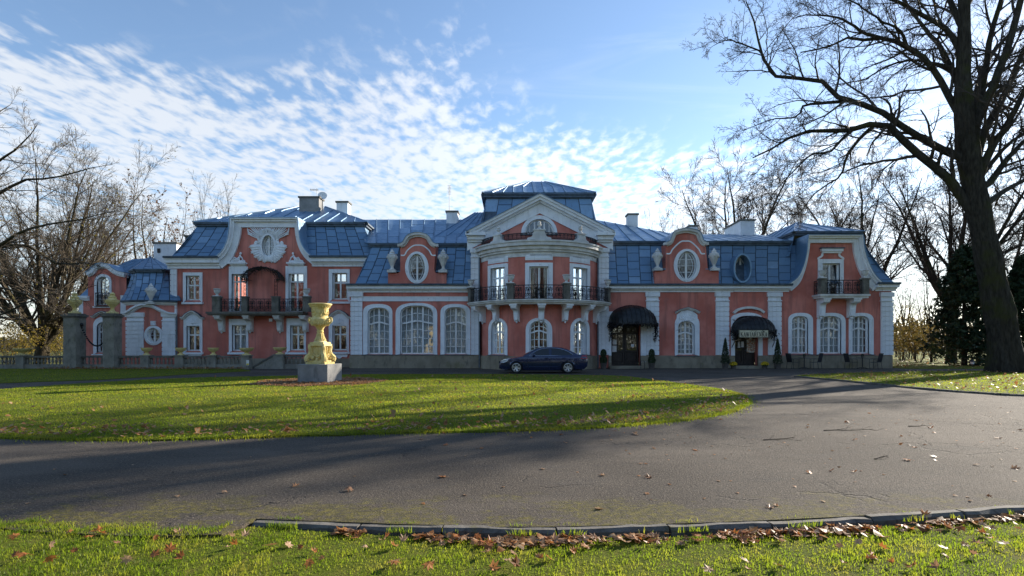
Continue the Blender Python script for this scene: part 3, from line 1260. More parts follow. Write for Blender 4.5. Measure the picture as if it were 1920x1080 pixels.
def finial_urn(sec, pxc, pyt, pyb, parent, w=0.15, mat='worn'):
    """flaming vase standing on the roof"""
    u, zt, zb = sec.u(pxc), sec.z(pyt, pxc), sec.z(pyb, pxc)
    h = zt - zb
    prof = [(.14, 0), (.14, .05), (.08, .08), (.065, .16), (.10, .24), (.17, .42), (.225, .58), (.235, .66), (.21, .70), (.22, .73), (.15, .77), (.10, .80), (.12, .84), (.07, .90), (.04, .96), (.01, 1.0)]
    m = MB().lathe([(r * h, z * h) for r, z in prof], (u, w, zb), 14)
    for i in range(7):
        a = 2 * PI * i / 7
        m.ball((u + .215 * h * math.cos(a), w + .215 * h * math.sin(a), zb + .60 * h), .055 * h, .055 * h, .09 * h, 6, 5)
    m.box(u - .2 * h, u + .2 * h, w - .2 * h, w + .2 * h, zb - .12 * h, zb + .005)
    return m.build('finial_urn', M[mat], parent, True, sec=sec)


def console(sec, uc, zt, drop, outw, wid, parent, mat='trim'):
    """scrolled bracket carrying a balcony"""
    prof = smoothpath([(outw, zt - .02), (outw, zt - .2), (outw * .86, zt - .3), (outw * .62, zt - .33), (outw * .45, zt - .45), (outw * .38, zt - .62 * drop - .05),
                       (outw * .32, zt - drop * .86), (outw * .2, zt - drop)], 4) + [(0, zt - drop), (0, zt - .02)]
    m = MB().prism_u(prof, uc - wid / 2, uc + wid / 2)
    m.prism_u([(0, zt - .1), (0, zt), (outw + .06, zt), (outw + .06, zt - .1)], uc - wid / 2 - .05, uc + wid / 2 + .05)
    m.box(uc - wid * .32, uc + wid * .32, 0, outw * .46, zt - drop * .92, zt - drop * .55)
    m.ball((uc, outw * .22, zt - drop - .03), wid * .2, wid * .2, .09, 8, 5)
    return m.build('console', M[mat], parent, sec=sec)


# ---- middle range, left of the bow -----------------------------------------
holes = []
holes.append(win(MID, (681, 736, 570, 665), (690, 730, 577, 664), 0.62, 2.6, 2, 606, .16, (2, 2, 4), 'net', .04))
holes.append(win(MID, (742, 820, 568, 665), (751, 813, 573, 664), 0.55, 2.6, 3, 604, .18, (2, 2, 4), 'net', .04))
holes.append(win(MID, (826, 882, 570, 665), (834, 875, 576, 664), 0.62, 2.6, 2, 606, .16, (2, 2, 4), 'net', .04))
u, z = MID.u, MID.z
MB().wall([(u(657), 0), (u(903), 0), (u(903), z(535)), (u(657), z(535))], holes, 0, .32).build('wall', M['pink'], pal, sec=MID)
MB().box(u(657), u(657) + .3, -3, -.002, 0, z(536)).build('side_wall', M['pink'], pal, sec=MID)
plinth_course(MID, 656, 900)
pilaster(MID, 658, 680, 548, 665.5, 11)
pilaster(MID, 883, 900, 466, 665.5, 18)
cornice(MID, 654, 884, 537, 548.5)
MB().box(u(680), u(883), -.05, .07, z(565), z(556)).box(u(680), u(883), -.05, .10, z(557.5), z(556)).build('string_course', M['trim'], pal, sec=MID)

# ---- central pavilion: wall, pediment, bow ----------------------------------
ped = [(u(876), z(442)), (u(1012), z(372)), (u(1149), z(441))]
lun = win(MID, (977, 1045, 404, 440), (984, 1039, 411, 439), 1.0, 2.0, 3, None, 0, (2, 2, 3), None, .05)
MB().wall([(u(884), 0), (u(907), 0), (u(907), z(470)), (u(1114), z(470)), (u(1114), 0), (u(1141), 0), (u(1141), z(442)), ped[1], (u(884), z(442))], [lun], 0, .3).build('wall', M['pink'], pal, sec=MID)
pilaster(MID, 1120, 1141, 465, 665.5, 18)
m = MB()
for s, e in ((ped[0], ped[1]), (ped[1], ped[2])):
    pass
rake = [ped[0], ped[1], ped[2]]


def rake_band(dz0, dz1, w0, w1, mm):
    a = [(p[0], p[1] + dz0) for p in rake]
    b = [(p[0], p[1] + dz1) for p in rake]
    mm.band(a, b, w0, w1)


rake_band(.16, .0, -.1, .62, m)
rake_band(.0, -.20, -.1, .50, m)
rake_band(-.20, -.34, -.1, .30, m)
rake_band(-.34, -1.02, -.05, .10, m)
for a, b in ((874, 911), (1116, 1151)):
    m.box(u(a), u(b), -.1, .62, z(444), z(438)).box(u(a) + .1, u(b) - .1, -.1, .40, z(451), z(444)).box(u(a) + .16, u(b) - .16, -.1, .25, z(455), z(451))
pd = m.build('pediment', M['trim'], pal, sec=MID)
m = MB()
rake_band(.20, .165, -2.6, .70, m)
m.build('pediment_roof', M['metal'], pd, sec=MID)

bu, bz = BOW.u, BOW.z
bh = []
for pl, pr in ((917, 952), (986, 1035), (1069, 1104)):
    zc = (pl + pr) / 2
    ins = 5.5 if pr - pl < 40 else 7
    bh.append(win(BOW, (pl, pr, 596, 666), (pl + ins, pr - ins, 601.5, 664.5), 0.9, 2.1, 2, 624 if pl != 986 else 622, .14, (2, 2, 3), 'side' if pl != 917 else 'net', .04))
bz4 = 4.36
for k, (pl, pr) in enumerate(((916, 953), (985, 1036), (1068, 1105))):
    mid_ = k == 1
    cp = (pl + pr) / 2
    ins = 5.5 if not mid_ else 7.5
    d_ = BOW.yc - BOW.R * math.cos(BOW.theta(cp))
    pb = HOR - (bz4 + .02 - EYE) / d_ * F
    bh.append(win(BOW, (pl, pr, 495.5 if not mid_ else 492.5, pb), (pl + ins, pr - ins, 502 if not mid_ else 499.5, pb), 0, 2, 2, 521 if not mid_ else None, 0, (1, 1, 1), 'side', .04))
    uu0, uu1 = bu(pl), bu(pr)
    p0, p1 = (482, 493) if not mid_ else (477, 487.5)
    MB().box(uu0, uu1, -.02, .05, bz(p1, cp), bz(p0, cp)).box(uu0 + .12, uu1 - .12, -.02, .07, bz(p1, cp) + .08, bz(p0, cp) - .08).build('panel', M['trim'], pal, sec=BOW)
ztop = 7.5
MB().wall([(-BOW.um, 0), (BOW.um, 0), (BOW.um, ztop), (-BOW.um, ztop)], bh, 0, .3).build('bow_wall', M['pink'], pal, sec=BOW)
m = MB()
m.box(-BOW.um, BOW.um, -.1, .105, -.1, 0.86)
pb = m.build('plinth', M['plinth'], pal, sec=BOW)
for i in range(7):
    for r in range(2):
        a = -BOW.um + 2 * BOW.um * (i + .5 * r) / 7
        b = min(BOW.um, a + 2 * BOW.um / 7)
        MB().box(a + .006, b - .006, 0, .115, .43 * r + .006, .43 * r + .424).build('stone_block', M['plinth'], pb, sec=BOW)
m = MB()
for z0, z1, pr in ((7.12, 7.42, .05), (7.42, 7.56, .16), (7.56, 7.78, .26), (7.78, 8.0, .42), (8.0, 8.1, .48)):
    m.box(-BOW.um - .04, BOW.um + .04, -.2, pr, z0, z1)
bc = m.build('bow_cornice', M['worn'], pal, sec=BOW)
m = MB()
ring = [BOW.warp(-BOW.um + 2 * BOW.um * i / 20, .4, 8.11) for i in range(21)]
m.add(ring + [(BOW.xc, BOW.yc - 1.2, 8.16)], [(i, i + 1, 21) for i in range(20)])
m.build('bow_roof', M['metal'], bc)
# parapet: iron between scrolled pedestals with finials
par = MB().box(-BOW.um, BOW.um, -.05, .12, 8.1, 8.17).build('parapet', M['worn'], pal, sec=BOW)
peds = ((936, 0.56, .95), (1011, 0.72, 1.25), (1087, 0.58, 1.1))
for pc, wd, hh in peds:
    c0 = bu(pc)
    prof = smoothpath([(-wd, 0), (-wd * .95, .12), (-wd * .62, .2), (-wd * .48, .45), (-wd * .42, .62)], 4)
    prof = [(c0 + a, 8.15 + b * (hh * .72)) for a, b in prof]
    prof = prof + [(2 * c0 - a, b) for a, b in reversed(prof)]
    m = MB().prism(prof, -.12, .25)
    zt = 8.15 + .62 * hh * .72
    m.box(c0 - wd * .52, c0 + wd * .52, -.17, .30, zt - .02, zt + .07)
    m.lathe([(r * .85, q * .85) for r, q in ((.22, 0), (.2, .06), (.11, .12), (.08, .2), (.13, .28), (.17, .36), (.1, .44), (.14, .5), (.10, .58), (.03, .64))][: 10], (c0, .06, zt + .07), 10)
    m.build('finial_pedestal', M['worn'], par, True, sec=BOW)
edges = [-BOW.um + .1] + sum([[bu(pc) - wd * .55, bu(pc) + wd * .55] for pc, wd, hh in peds], []) + [BOW.um - .1]
for i in range(0, len(edges), 2):
    m = MB()
    iron_panel(m, edges[i], edges[i + 1], 8.17, 8.62, .05, .009)
    m.build('railing', M['iron'], par, sec=BOW)
# balcony of the bow
bal = MB()
um = BOW.um - .05
bal.box(-um, um, -.1, .98, 4.20, 4.30).box(-um, um, -.1, 1.05, 4.30, 4.37).box(-um, um, -.1, .85, 4.10, 4.20)
bal = bal.build('balcony', M['worn'], pal, sec=BOW)
for t in (-60, -41, -20.5, 0, 20.5, 41, 60):
    console(BOW, R(t) * BOW.R, 4.10, 1.05, .82, .30 if t else .34, bal)
BOUT = Bow(903, 1118, 36.0, 2.6)
BOUT.R += .9
pth = [BOUT.theta(x) * BOW.R for x in (957.5, 1062.5)]
pu = [-um + .2] + pth + [um - .2]
for q in pu:
    MB().box(q - .17, q + .17, .70, 1.0, 4.37, 5.28).box(q - .22, q + .22, .65, 1.05, 5.28, 5.37).build('balcony_pier', M['darkstone'], bal, sec=BOW)
for i in range(3):
    m = MB()
    iron_panel(m, pu[i] + .16, pu[i + 1] - .16, 4.37, 5.26, .9, .014)
    m.build('railing', M['iron'], bal, sec=BOW)
PIER_TOPS = [('bow', BOW.warp(q, .85, 5.37)) for q in pu]
# downpipes
for px_, d_, side in ((899, 35.85, 0), (1121, 35.85, 1)):
    x_ = (px_ - 960) / F * d_
    MB().tube([(x_, d_ - .02, .05), (x_, d_ - .02, 7.3), (x_, d_ + .1, 7.5)], .055, 7).build('downpipe', M['pipe'], pal, True)
x_ = (898 - 960) / F * 35.8

# ---- middle range, right of the bow ------------------------------------------
holes = []
holes.append(win(MID, (1265, 1311, 590, 667), (1270.5, 1301.5, 602, 665), 0.75, 2.2, 2, 625, .13, (2, 2, 4), 'net', .04))


def hood_path(px0, px1, py_flat, py_top, sec, flat=0.16):
    w_ = px1 - px0
    pts = [(px0, py_flat), (px0 + w_ * flat, py_flat - .8), (px0 + w_ * (flat + .1), py_flat - (py_flat - py_top) * .45), (px0 + w_ * .38, py_top + (py_flat - py_top) * .14), (px0 + w_ * .5, py_top)]
    pts = pts + [(px0 + px1 - a, b) for a, b in reversed(pts[:-1])]
    return [(sec.u(a), sec.z(b, a)) for a, b in smoothpath(pts, 5)]


def hood(sec, px0, px1, pyf, pyt, w=0.28, th=0.16, flat=.16, parent=None):
    m = MB()
    pth_ = hood_path(px0, px1, pyf, pyt, sec, flat)
    m.offs(pth_, -th, -th * .4, -.05, w * .6).offs(pth_, -th * .4, 0, -.05, w)
    o = m.build('hood_moulding', M['worn'], parent or pal, sec=sec)
    m = MB()
    m.offs(pth_, 0.002, .025, -.05, w + .02)
    m.build('lead_flashing', M['seam'], o, sec=sec)
    return o


def relief_fan(sec, pxc, py, r_px, parent, n=9, w=.07):
    cu, cz = sec.u(pxc), sec.z(py, pxc)
    r = r_px * .0365
    m = MB()
    for i in range(n):
        a = PI * (.08 + .84 * i / (n - 1))
        M3 = Matrix.Rotation(-(a - PI / 2), 3, 'Y')
        c = (cu + r * .55 * math.cos(a), w, cz + r * .48 * math.sin(a))
        m.ball(c, r * .09, .035, r * .45, 6, 6, M3)
    m.ball((cu, w, cz + .05), r * .22, .05, r * .2, 8, 6)
    m.build('relief', M['trim'], parent or pal, True, sec=sec)


hood(MID, 1265, 1311, 585, 577, .25, .12, .05)
relief_fan(MID, 1288, 601, 15, pal)
MB().prism([(u(1268), z(602)), (u(1308), z(602)), (u(1307), z(590)), (u(1298), z(583)), (u(1288), z(581)), (u(1278), z(583)), (u(1269), z(590))], -.02, .05).build('window_head', M['trim'], pal, sec=MID)
door1 = [(u(1146), 0.18), (u(1146), z(600)), (u(1201), z(600)), (u(1201), 0.18)]
door2 = [(u(1377), 0.18)] + arch(u(1377), u(1421), 0.18, z(592), .6)[1:-1] + [(u(1421), 0.18)]
ph = []
pv = Flat(36.0)
for pl, pr, ins in ((1477.5, 1523.5, 6.5), (1531, 1584.5, 5.5), (1591, 1637, 6)):
    ph.append(win(pv, (pl, pr, 586.5, 665), (pl + ins, pr - ins - 3, 592.5, 663), 0.66, 2.5, 2 if pr - pl < 50 else 2, 617, .14, (2, 2, 3), 'net', .04))
bdoor = (1540, 1573)
ph.append(win(pv, (1533, 1581, 486, 556), (1541, 1573.5, 494, 556), 0, 2, 2, None, 0, (1, 1, 1), 'half', 0))
PL_OUT = [(1471, 535), (1489, 522), (1500, 500), (1506, 475), (1509, 443)]
PL_IN = [(1482, 546), (1498, 530), (1508, 505), (1514, 478), (1517, 456)]
PR_OUT = [(1610, 443), (1613, 470), (1621, 495), (1632, 516), (1648, 533)]
PR_IN = [(1597, 456), (1600, 478), (1608, 505), (1619, 527), (1634, 546)]


def gable_paths(sec, lo, li, ro, ri):
    f = lambda ps: [(sec.u(a), sec.z(b)) for a, b in ps]
    return f(smoothpath(lo, 5)) + f(smoothpath(ro, 5)), f(smoothpath(li, 5)) + f(smoothpath(ri, 5))


GO, GI = gable_paths(pv, PL_OUT, PL_IN, PR_OUT, PR_IN)
z530 = z(536)
MB().wall([(u(1141), 0), (u(1672), 0), (u(1672), z530), (u(1648), z530)] + list(reversed(GO)) + [(u(1464), z530), (u(1141), z530)],
          holes + ph + [door1, door2], 0, .45).build('wall', M['pink'], pal, sec=MID)
MB().box(u(1672) - .02, u(1672), -12, -.002, 0, z(536)).build('side_wall', M['pink'], pal, sec=MID)


def coping(sec, go, gi, name='gable_coping', w=.34):
    m = MB().band(go, gi, -.3, .16)
    k = [(a[0] * .62 + b[0] * .38, a[1] * .62 + b[1] * .38) for a, b in zip(go, gi)]
    m.band(go, k, -.3, w)
    k2 = [(a[0] * .85 + b[0] * .15, a[1] * .85 + b[1] * .15) for a, b in zip(go, gi)]
    m.band(go, k2, -.3, w + .12)
    o = m.build(name, M['trim'], pal, sec=sec)
    m = MB().offs(go, .003, .05, -2.9, w + .16)
    m.build('gable_roof', M['metal'], o, sec=sec)
    return o


coping(pv, GO, GI)
cornice(MID, 1142, 1374, 537, 548)
cornice(MID, 1376, 1478, 537, 547.5)
cornice(MID, 1640, 1678, 534.5, 546)
for a, b in ((1211, 1235), (1341, 1366), (1439, 1464), (1650, 1673)):
    pilaster(MID, a, b, 548, 666, 11)
for a, b in ((1141, 1146), (1201, 1377), (1421, 1672)):
    plinth_course(MID, a, b, 666.5)
# pavilion window crown over the balcony door
m = MB().box(u(1538), u(1578), 0, .22, z(472), z(467)).box(u(1540), u(1576), 0, .14, z(475), z(472))
lo_ = smoothpath([(1541, 475), (1540, 480), (1534, 484), (1534, 487)], 4)
f_ = lambda ps: [(u(a), z(b)) for a, b in ps]
m.offs(f_(lo_), -.05, .07, -.02, .08).offs(f_([(3114 - a, b) for a, b in reversed(lo_)]), -.05, .07, -.02, .08)
m.build('window_crown', M['trim'], pal, sec=MID)
MB().box(u(1536), u(1580), -.1, .28, z(467) + .002, z(465)).build('crown_flashing', M['seam'], pal, sec=MID)
# pavilion balcony
bal = MB().box(u(1522), u(1617) - .12, -.05, 1.02, z(557.5), z(554)).box(u(1524), u(1617) - .2, -.05, .94, z(561), z(557.5)).build('balcony', M['worn'], pal, sec=MID)
for pc in (1530, 1586):
    console(MID, u(pc) + .25, z(561), 1.25, .85, .42, bal)
zf = z(554)
bu0, bu1 = u(1522) + .12, u(1617) - .3
for q in (bu0 + .1, bu1 - .1):
    MB().box(q - .19, q + .19, .66, 1.02, zf, zf + .95).box(q - .24, q + .24, .61, 1.06, zf + .95, zf + 1.05).build('balcony_pier', M['darkstone'], bal, sec=MID)
    PIER_TOPS.append(('pavilion', MID.warp(q, .84, zf + 1.05)))
m = MB()
iron_panel(m, bu0 + .29, bu1 - .29, zf, zf + .95, .84, .014)
m.build('railing', M['iron'], bal, sec=MID)
for q in (bu0 + .02, bu1 - .02):
    m = MB()
    iron_panel(m, 0, .6, zf, zf + .95, 0, .014)
    m.v = [(q + b, .05 + a, c) for a, b, c in m.v]
    m.build('side_railing', M['iron'], bal, sec=MID)
# ---- left block with the tall gable ---------------------------------------------
u, z = LEFT.u, LEFT.z
holes = []
holes.append(win(LEFT, (344, 380, 511, 567), (350, 375, 517, 563), 0, 2, 2, 535, 0, (1, 1, 1), 'side', .13))
holes.append(win(LEFT, (617, 656, 505, 566), (624, 651, 512, 561.5), 0, 2, 2, 530, 0, (1, 1, 1), 'side', .13))
holes.append(win(LEFT, (345, 380, 597, 661), (351, 375.5, 611, 658), 0, 2, 2, 628, 0, (1, 1, 1), 'side', .13))
holes.append(win(LEFT, (617, 655, 596, 660), (624, 650, 609, 657), 0, 2, 2, 627, 0, (1, 1, 1), 'side', .13))
holes.append(win(LEFT, (430, 465, 500, 586), (435.5, 462, 514, 585), 0, 2, 2, 528, 0, (1, 1, 2), 'side', 0))
holes.append(win(LEFT, (536, 576, 499, 586), (542, 570.5, 512, 585), 0, 2, 2, 528, 0, (1, 1, 2), 'side', 0))
holes.append(win(LEFT, (430, 466, 598, 661), (436, 462.5, 609.5, 658), 0, 2, 2, 627, 0, (1, 1, 1), 'net', .13))
holes.append(win(LEFT, (538, 574, 597, 661), (545, 570.5, 610, 657), 0, 2, 2, 627, 0, (1, 1, 1), 'side', .13))
LO = [(408, 486), (422, 474), (432, 455), (436, 432), (437, 411)]
LI = [(418, 504), (435, 488), (446, 465), (452, 443), (454, 427)]
RO = [(563, 411), (564, 432), (568, 455), (577, 472), (591, 485)]
RI = [(554, 427), (556, 445), (562, 466), (573, 484), (591, 500)]
GO2, GI2 = gable_paths(LEFT, LO, LI, RO, RI)
ova = oval_window(LEFT, 503.7, 461.5, (11.5, 20), (15.5, 24.5), pal, .05)
zc_ = z(490)
MB().wall([(u(320), 0), (u(704), 0), (u(704), zc_), (u(591), zc_)] + list(reversed(GO2)) + [(u(408), zc_), (u(320), zc_)], holes + [ova], 0, .3).build('wall', M['pink'], pal, sec=LEFT)
MB().box(u(320), u(320) + .25, -12, -.002, 0, zc_).build('side_wall', M['pink'], pal, sec=LEFT)
MB().box(u(704) - .25, u(704), -12, -.002, 0, zc_).build('side_wall', M['pink'], pal, sec=LEFT)
coping(LEFT, GO2, GI2)
cornice(LEFT, 316, 414, 486, 504, .45)
cornice(LEFT, 586, 700, 485, 500, .45)
pilaster(LEFT, 321, 333, 505, 640, 13, False)
MB().box(u(333), u(690), -.05, .12, 0, z(672)).build('plinth', M['plinth'], pal, sec=LEFT)
for a, b, f_, t_ in ((341, 384, 595, 583), (614, 659, 594, 581.5)):
    h_ = hood(LEFT, a, b, f_, t_, .26, .17, .10)
    c_ = (a + b) / 2
    MB().prism([(u(c_ - 16), z(611)), (u(c_ + 16), z(611)), (u(c_ + 15), z(594)), (u(c_ + 8), z(588)), (u(c_ - 8), z(588)), (u(c_ - 15), z(594))], -.02, .05).build('window_head', M['trim'], pal, sec=LEFT)
    relief_fan(LEFT, c_, 607, 13, pal)
    MB().prism([(u(c_ - 17), z(663)), (u(c_ + 17), z(663)), (u(c_ + 14), z(670)), (u(c_ + 6), z(669)), (u(c_), z(673)), (u(c_ - 6), z(669)), (u(c_ - 14), z(670))], -.02, .05).build('apron', M['trim'], pal, sec=LEFT)
# heads over the balcony doors, with a reclining figure on each
for pc in (447.5, 556):
    m = MB().prism([(u(pc - 17), z(514)), (u(pc + 17), z(514)), (u(pc + 17), z(508)), (u(pc + 14.5), z(500)), (u(pc + 14), z(495)), (u(pc - 14), z(495)), (u(pc - 14.5), z(500)), (u(pc - 17), z(508))], -.02, .06)
    m.box(u(pc - 16.5), u(pc + 16.5), -.02, .3, z(495.5), z(492.5)).box(u(pc - 14.5), u(pc + 14.5), -.02, .18, z(498), z(495.5))
    hd = m.build('window_head', M['trim'], pal, sec=LEFT)
    b0 = z(492.5)
    c0 = u(pc)
    fg = MB()
    s = 1 if pc < 500 else -1
    spine = [(-.42, .10), (-.2, .15), (.0, .2), (.12, .38), (.17, .52)]
    fg.tube([(c0 + s * a, .12, b0 + b) for a, b in smoothpath(spine, 4)], [.05 + .07 * math.sin(PI * min(1, k / 13)) for k in range(17)], 8)
    fg.ball((c0 + s * .2, .12, b0 + .62), .085, .085, .10, 8, 6)
    fg.tube([(c0 + s * .15, .14, b0 + .47), (c0 + s * .32, .18, b0 + .32), (c0 + s * .40, .16, b0 + .1)], [.055, .045, .035], 6)
    fg.tube([(c0 + s * .0, .16, b0 + .2), (c0 - s * .2, .2, b0 + .33), (c0 - s * .38, .18, b0 + .08)], [.085, .065, .04], 6)
    for k in range(6):
        fg.ball((c0 + (k - 2.5) * .16, .08, b0 + .08), .12, .08, .1, 7, 5)
    fg.build('relief_figure', M['trim'], hd, True, sec=LEFT)
# trophy relief round the oval window: palm sprays above, flags and feathers below
m = MB()
cu, cz = u(503.7), z(461.5)
rr = random.Random(3)
lob = []
for k in range(72):
    a = 2 * PI * k / 72
    ca, sa = math.cos(a), math.sin(a)
    r_ = 1.0 + .05 * math.sin(11 * a) + (.20 if sa < .3 else .0) * abs(ca) + (.12 if sa > .75 else 0)
    if .15 < sa < .75:
        r_ *= .78
    lob.append((cu + r_ * ca * 1.04, cz - .02 + r_ * sa * (1.12 if sa < 0 else 1.08)))
m.wall([(cu + (a - cu) * .93, cz + (b - cz) * .93) for a, b in lob], [ellipse(cu, cz, .55, .88)], .03, .06, True)
for s in (-1, 1):
    for k in range(12):                                     # palm fronds reaching out at the top
        a = R(28 + 5.2 * k)
        r0, r1 = .62, 1.78 - .06 * abs(k - 3)
        p0 = (cu + s * r0 * math.cos(a), cz + .15 + r0 * math.sin(a))
        p1 = (cu + s * r1 * math.cos(a) * 1.02, cz + .1 + min(r1 * math.sin(a), 1.22))
        ln = math.hypot(p1[0] - p0[0], p1[1] - p0[1])
        an = math.atan2(p1[0] - p0[0], p1[1] - p0[1])
        m.ball(((p0[0] + p1[0]) / 2, .08 + .02 * (k % 3), (p0[1] + p1[1]) / 2), .045, .045, ln / 2, 6, 6, Matrix.Rotation(an, 3, 'Y'))
    for k in range(7):                                      # spray tips
        a = R(8 + 9 * k)
        m.ball((cu + s * (1.22 + .03 * k), .07, cz + .75 + .055 * k), .03, .03, .26, 5, 5, Matrix.Rotation(s * (1.25 - .16 * k), 3, 'Y'))
    for k in range(19):                                     # flags and feathers, curling under the window
        a = R(180 + 4.9 * k) if s < 0 else R(0 - 4.9 * k)
        r1 = 1.27 + .07 * math.sin(k * 1.7) - .006 * k
        p0 = (cu + .5 * math.cos(a), cz + .72 * math.sin(a))
        p1 = (cu + r1 * math.cos(a), cz + .02 + r1 * 1.0 * math.sin(a) * .98)
        ln = math.hypot(p1[0] - p0[0], p1[1] - p0[1])
        an = math.atan2(p1[0] - p0[0], p1[1] - p0[1])
        m.ball(((p0[0] + p1[0]) / 2, .06 + .035 * (k % 2), (p0[1] + p1[1]) / 2), .085, .085, ln / 2 + .05, 7, 6, Matrix.Rotation(an, 3, 'Y'))
    for k in range(16):                                     # crumpled cloth lumps filling the sides
        a = R(-70 + 8 * k)
        q = rr.uniform(.72, 1.05)
        m.ball((cu + s * q * math.cos(a) * .95, .05, cz - .15 + q * math.sin(a) * .95), rr.uniform(.09, .17), .07, rr.uniform(.1, .2), 7, 5)
for k in range(5):                                          # crown on top
    m.ball((cu + (k - 2) * .17, .12, cz + 1.06 + .05 * (2 - abs(k - 2))), .085, .08, .12, 7, 5)
m.build('trophy_relief', M['trim'], pal, True, sec=LEFT)
# long balcony
zf = z(586)
bal = MB().box(u(401), u(583) - .18, -.05, 1.02, zf - .14, zf).box(u(402.5), u(583) - .26, -.05, .92, zf - .24, zf - .14).build('balcony', M['darkstone'], pal, sec=LEFT)
for pc in (417.5, 470.5, 526.5, 574):
    console(LEFT, u(pc) + .02, zf - .24, 1.12, .82, .36, bal, 'worn')
fr_ = Flat(36.66)
pq = []
for a, b in ((399, 415), (454, 466), (510, 525), (568, 583)):
    q0, q1 = fr_.u(a), fr_.u(b)
    pq.append((q0, q1))
    MB().box(q0 + .04, q1 - .04, .66, 1.02, zf, zf + .96).box(q0, q1, .62, 1.06, zf + .96, zf + 1.06).build('balcony_pier', M['darkstone'], bal, sec=LEFT)
for i in (0, 3):
    PIER_TOPS.append(('long', LEFT.warp((pq[i][0] + pq[i][1]) / 2, .84, zf + 1.06)))
for i in range(3):
    m = MB()
    iron_panel(m, pq[i][1] - .03, pq[i + 1][0] + .03, zf, zf + .9, .84, .015)
    m.build('railing', M['iron'], bal, sec=LEFT)
# iron bower over the middle of the balcony
m = MB()
b0, b1 = (pq[1][0] + pq[1][1]) / 2, (pq[2][0] + pq[2][1]) / 2
for q in (b0, b1):
    for dx in (-.1, .1):
        m.tube([(q + dx, .84, zf + 1.06), (q + dx, .84, zf + 2.25)], .016, 4)
        m.tube([(q + dx, .06, zf + 2.2), (q + dx, .84, zf + 2.25)], .014, 4)
    for k in range(4):
        m.tube(spiral((q, zf + 1.25 + k * .27), .10, 1.3, 0, 1 if k % 2 else -1, 14, .84), .012, 4)
    m.tube(spiral((q, zf + 2.42), .2, 1.6, -PI / 2, 1, 16, .84), .016, 4)
for w_ in (.1, .25, .4, .55, .7, .84, .98):
    sg = 1.0 if w_ < .9 else .93
    m.tube([((b0 + b1) / 2 - (b1 - b0) * .62 * math.cos(t) * sg, w_, zf + 2.18 + .92 * math.sin(t) * sg) for t in [PI * k / 18 for k in range(19)]], .022, 4)
for k in range(22):
    t = PI * (k + .5) / 22
    m.tube([((b0 + b1) / 2 - (b1 - b0) * .62 * math.cos(t), w_, zf + 2.18 + .92 * math.sin(t)) for w_ in (.02, .5, .98)], .02, 4)
for k in range(16):
    t = PI * k / 15
    m.tube(spiral(((b0 + b1) / 2 - (b1 - b0) * .6 * math.cos(t), zf + 2.12 + .85 * math.sin(t)), .13, 1.2, t, 1, 10, .99), .012, 4)
m.build('iron_bower', M['iron'], bal, sec=LEFT)
rr = random.Random(9)
lf = MB()
for k in range(700):                                        # dry creeper tangled in it
    t = PI * rr.random() ** 1.2
    c = Vector(((b0 + b1) / 2 - (b1 - b0) * .62 * math.cos(t) + rr.gauss(0, .08), rr.uniform(.1, 1.05), zf + 2.12 + .9 * math.sin(t) + rr.gauss(0, .07)))
    s_ = rr.uniform(.04, .09)
    lf.add([c + Vector((rr.uniform(-1, 1), rr.uniform(-1, 1), rr.uniform(-1, 1))) * s_ for _ in range(3)], [(0, 1, 2)])
M['dry'] = leafy('dry_creeper', [(0.035, 0.03, 0.02), (0.07, 0.05, 0.03), (0.05, 0.06, 0.025)], .8, .2)
lf.build('creeper', M['dry'], bal, sec=LEFT)
MB().box(u(506), u(512), 0, .14, z(603), z(597.5)).build('wall_lamp', M['paint'], pal, sec=LEFT)

# ---- left wing: small gabled bay and rounded corner turret ------------------------
u, z = WING.u, WING.z
holes = [win(WING, (178, 210, 514, 575), (183, 206, 519, 572), 0.9, 2, 1, None, 0, (2, 2, 4), 'net', .08),
         win(WING, (176, 214, 594, 664), (183, 207, 604, 661), 0.85, 2.1, 2, 622, .1, (2, 2, 3), 'net', .08)]
hood(WING, 174, 216, 593, 584, .26, .14, .12)
gp = smoothpath([(165, 512), (172, 509), (180, 500), (192, 495.5), (206, 498), (215, 505), (224, 510), (237, 513)], 4)
gp2 = [(u(a), z(b)) for a, b in gp]
MB().wall([(u(156), 0), (u(242), 0), (u(242), z(560)), (u(237), z(560))] + list(reversed(gp2)) + [(u(165), z(560)), (u(156), z(560))], holes, 0, .5).build('wall', M['pink'], pal, sec=WING)
m = MB().offs(gp2, -.20, .04, -.3, .22).offs(gp2, -.30, -.2, -.3, .12)
cg = m.build('gable_coping', M['trim'], pal, sec=WING)
MB().offs(gp2, .045, .09, -3.5, .26).build('gable_roof', M['metal'], cg, sec=WING)
m = MB().box(u(147), u(168), -.3, .22, z(560), z(555)).box(u(149), u(168), -.3, .12, z(564), z(560))
m.box(u(228), u(238), 0, .12, z(590), z(554))
m.build('cornice', M['trim'], pal, sec=WING)
MB().box(u(147), u(156), -6, -.03, 0, z(560)).build('side_pier', M['white'], pal, sec=WING)
m = MB()
iron_panel(m, u(182), u(207), z(574), z(549), .16, .013)
for q in (u(182), u(207)):
    m.box(q - .015, q + .015, 0, .16, z(551), z(549))
m.box(u(181), u(208), 0, .2, z(575.5), z(574))
m.build('window_railing', M['iron'], pal, sec=WING)
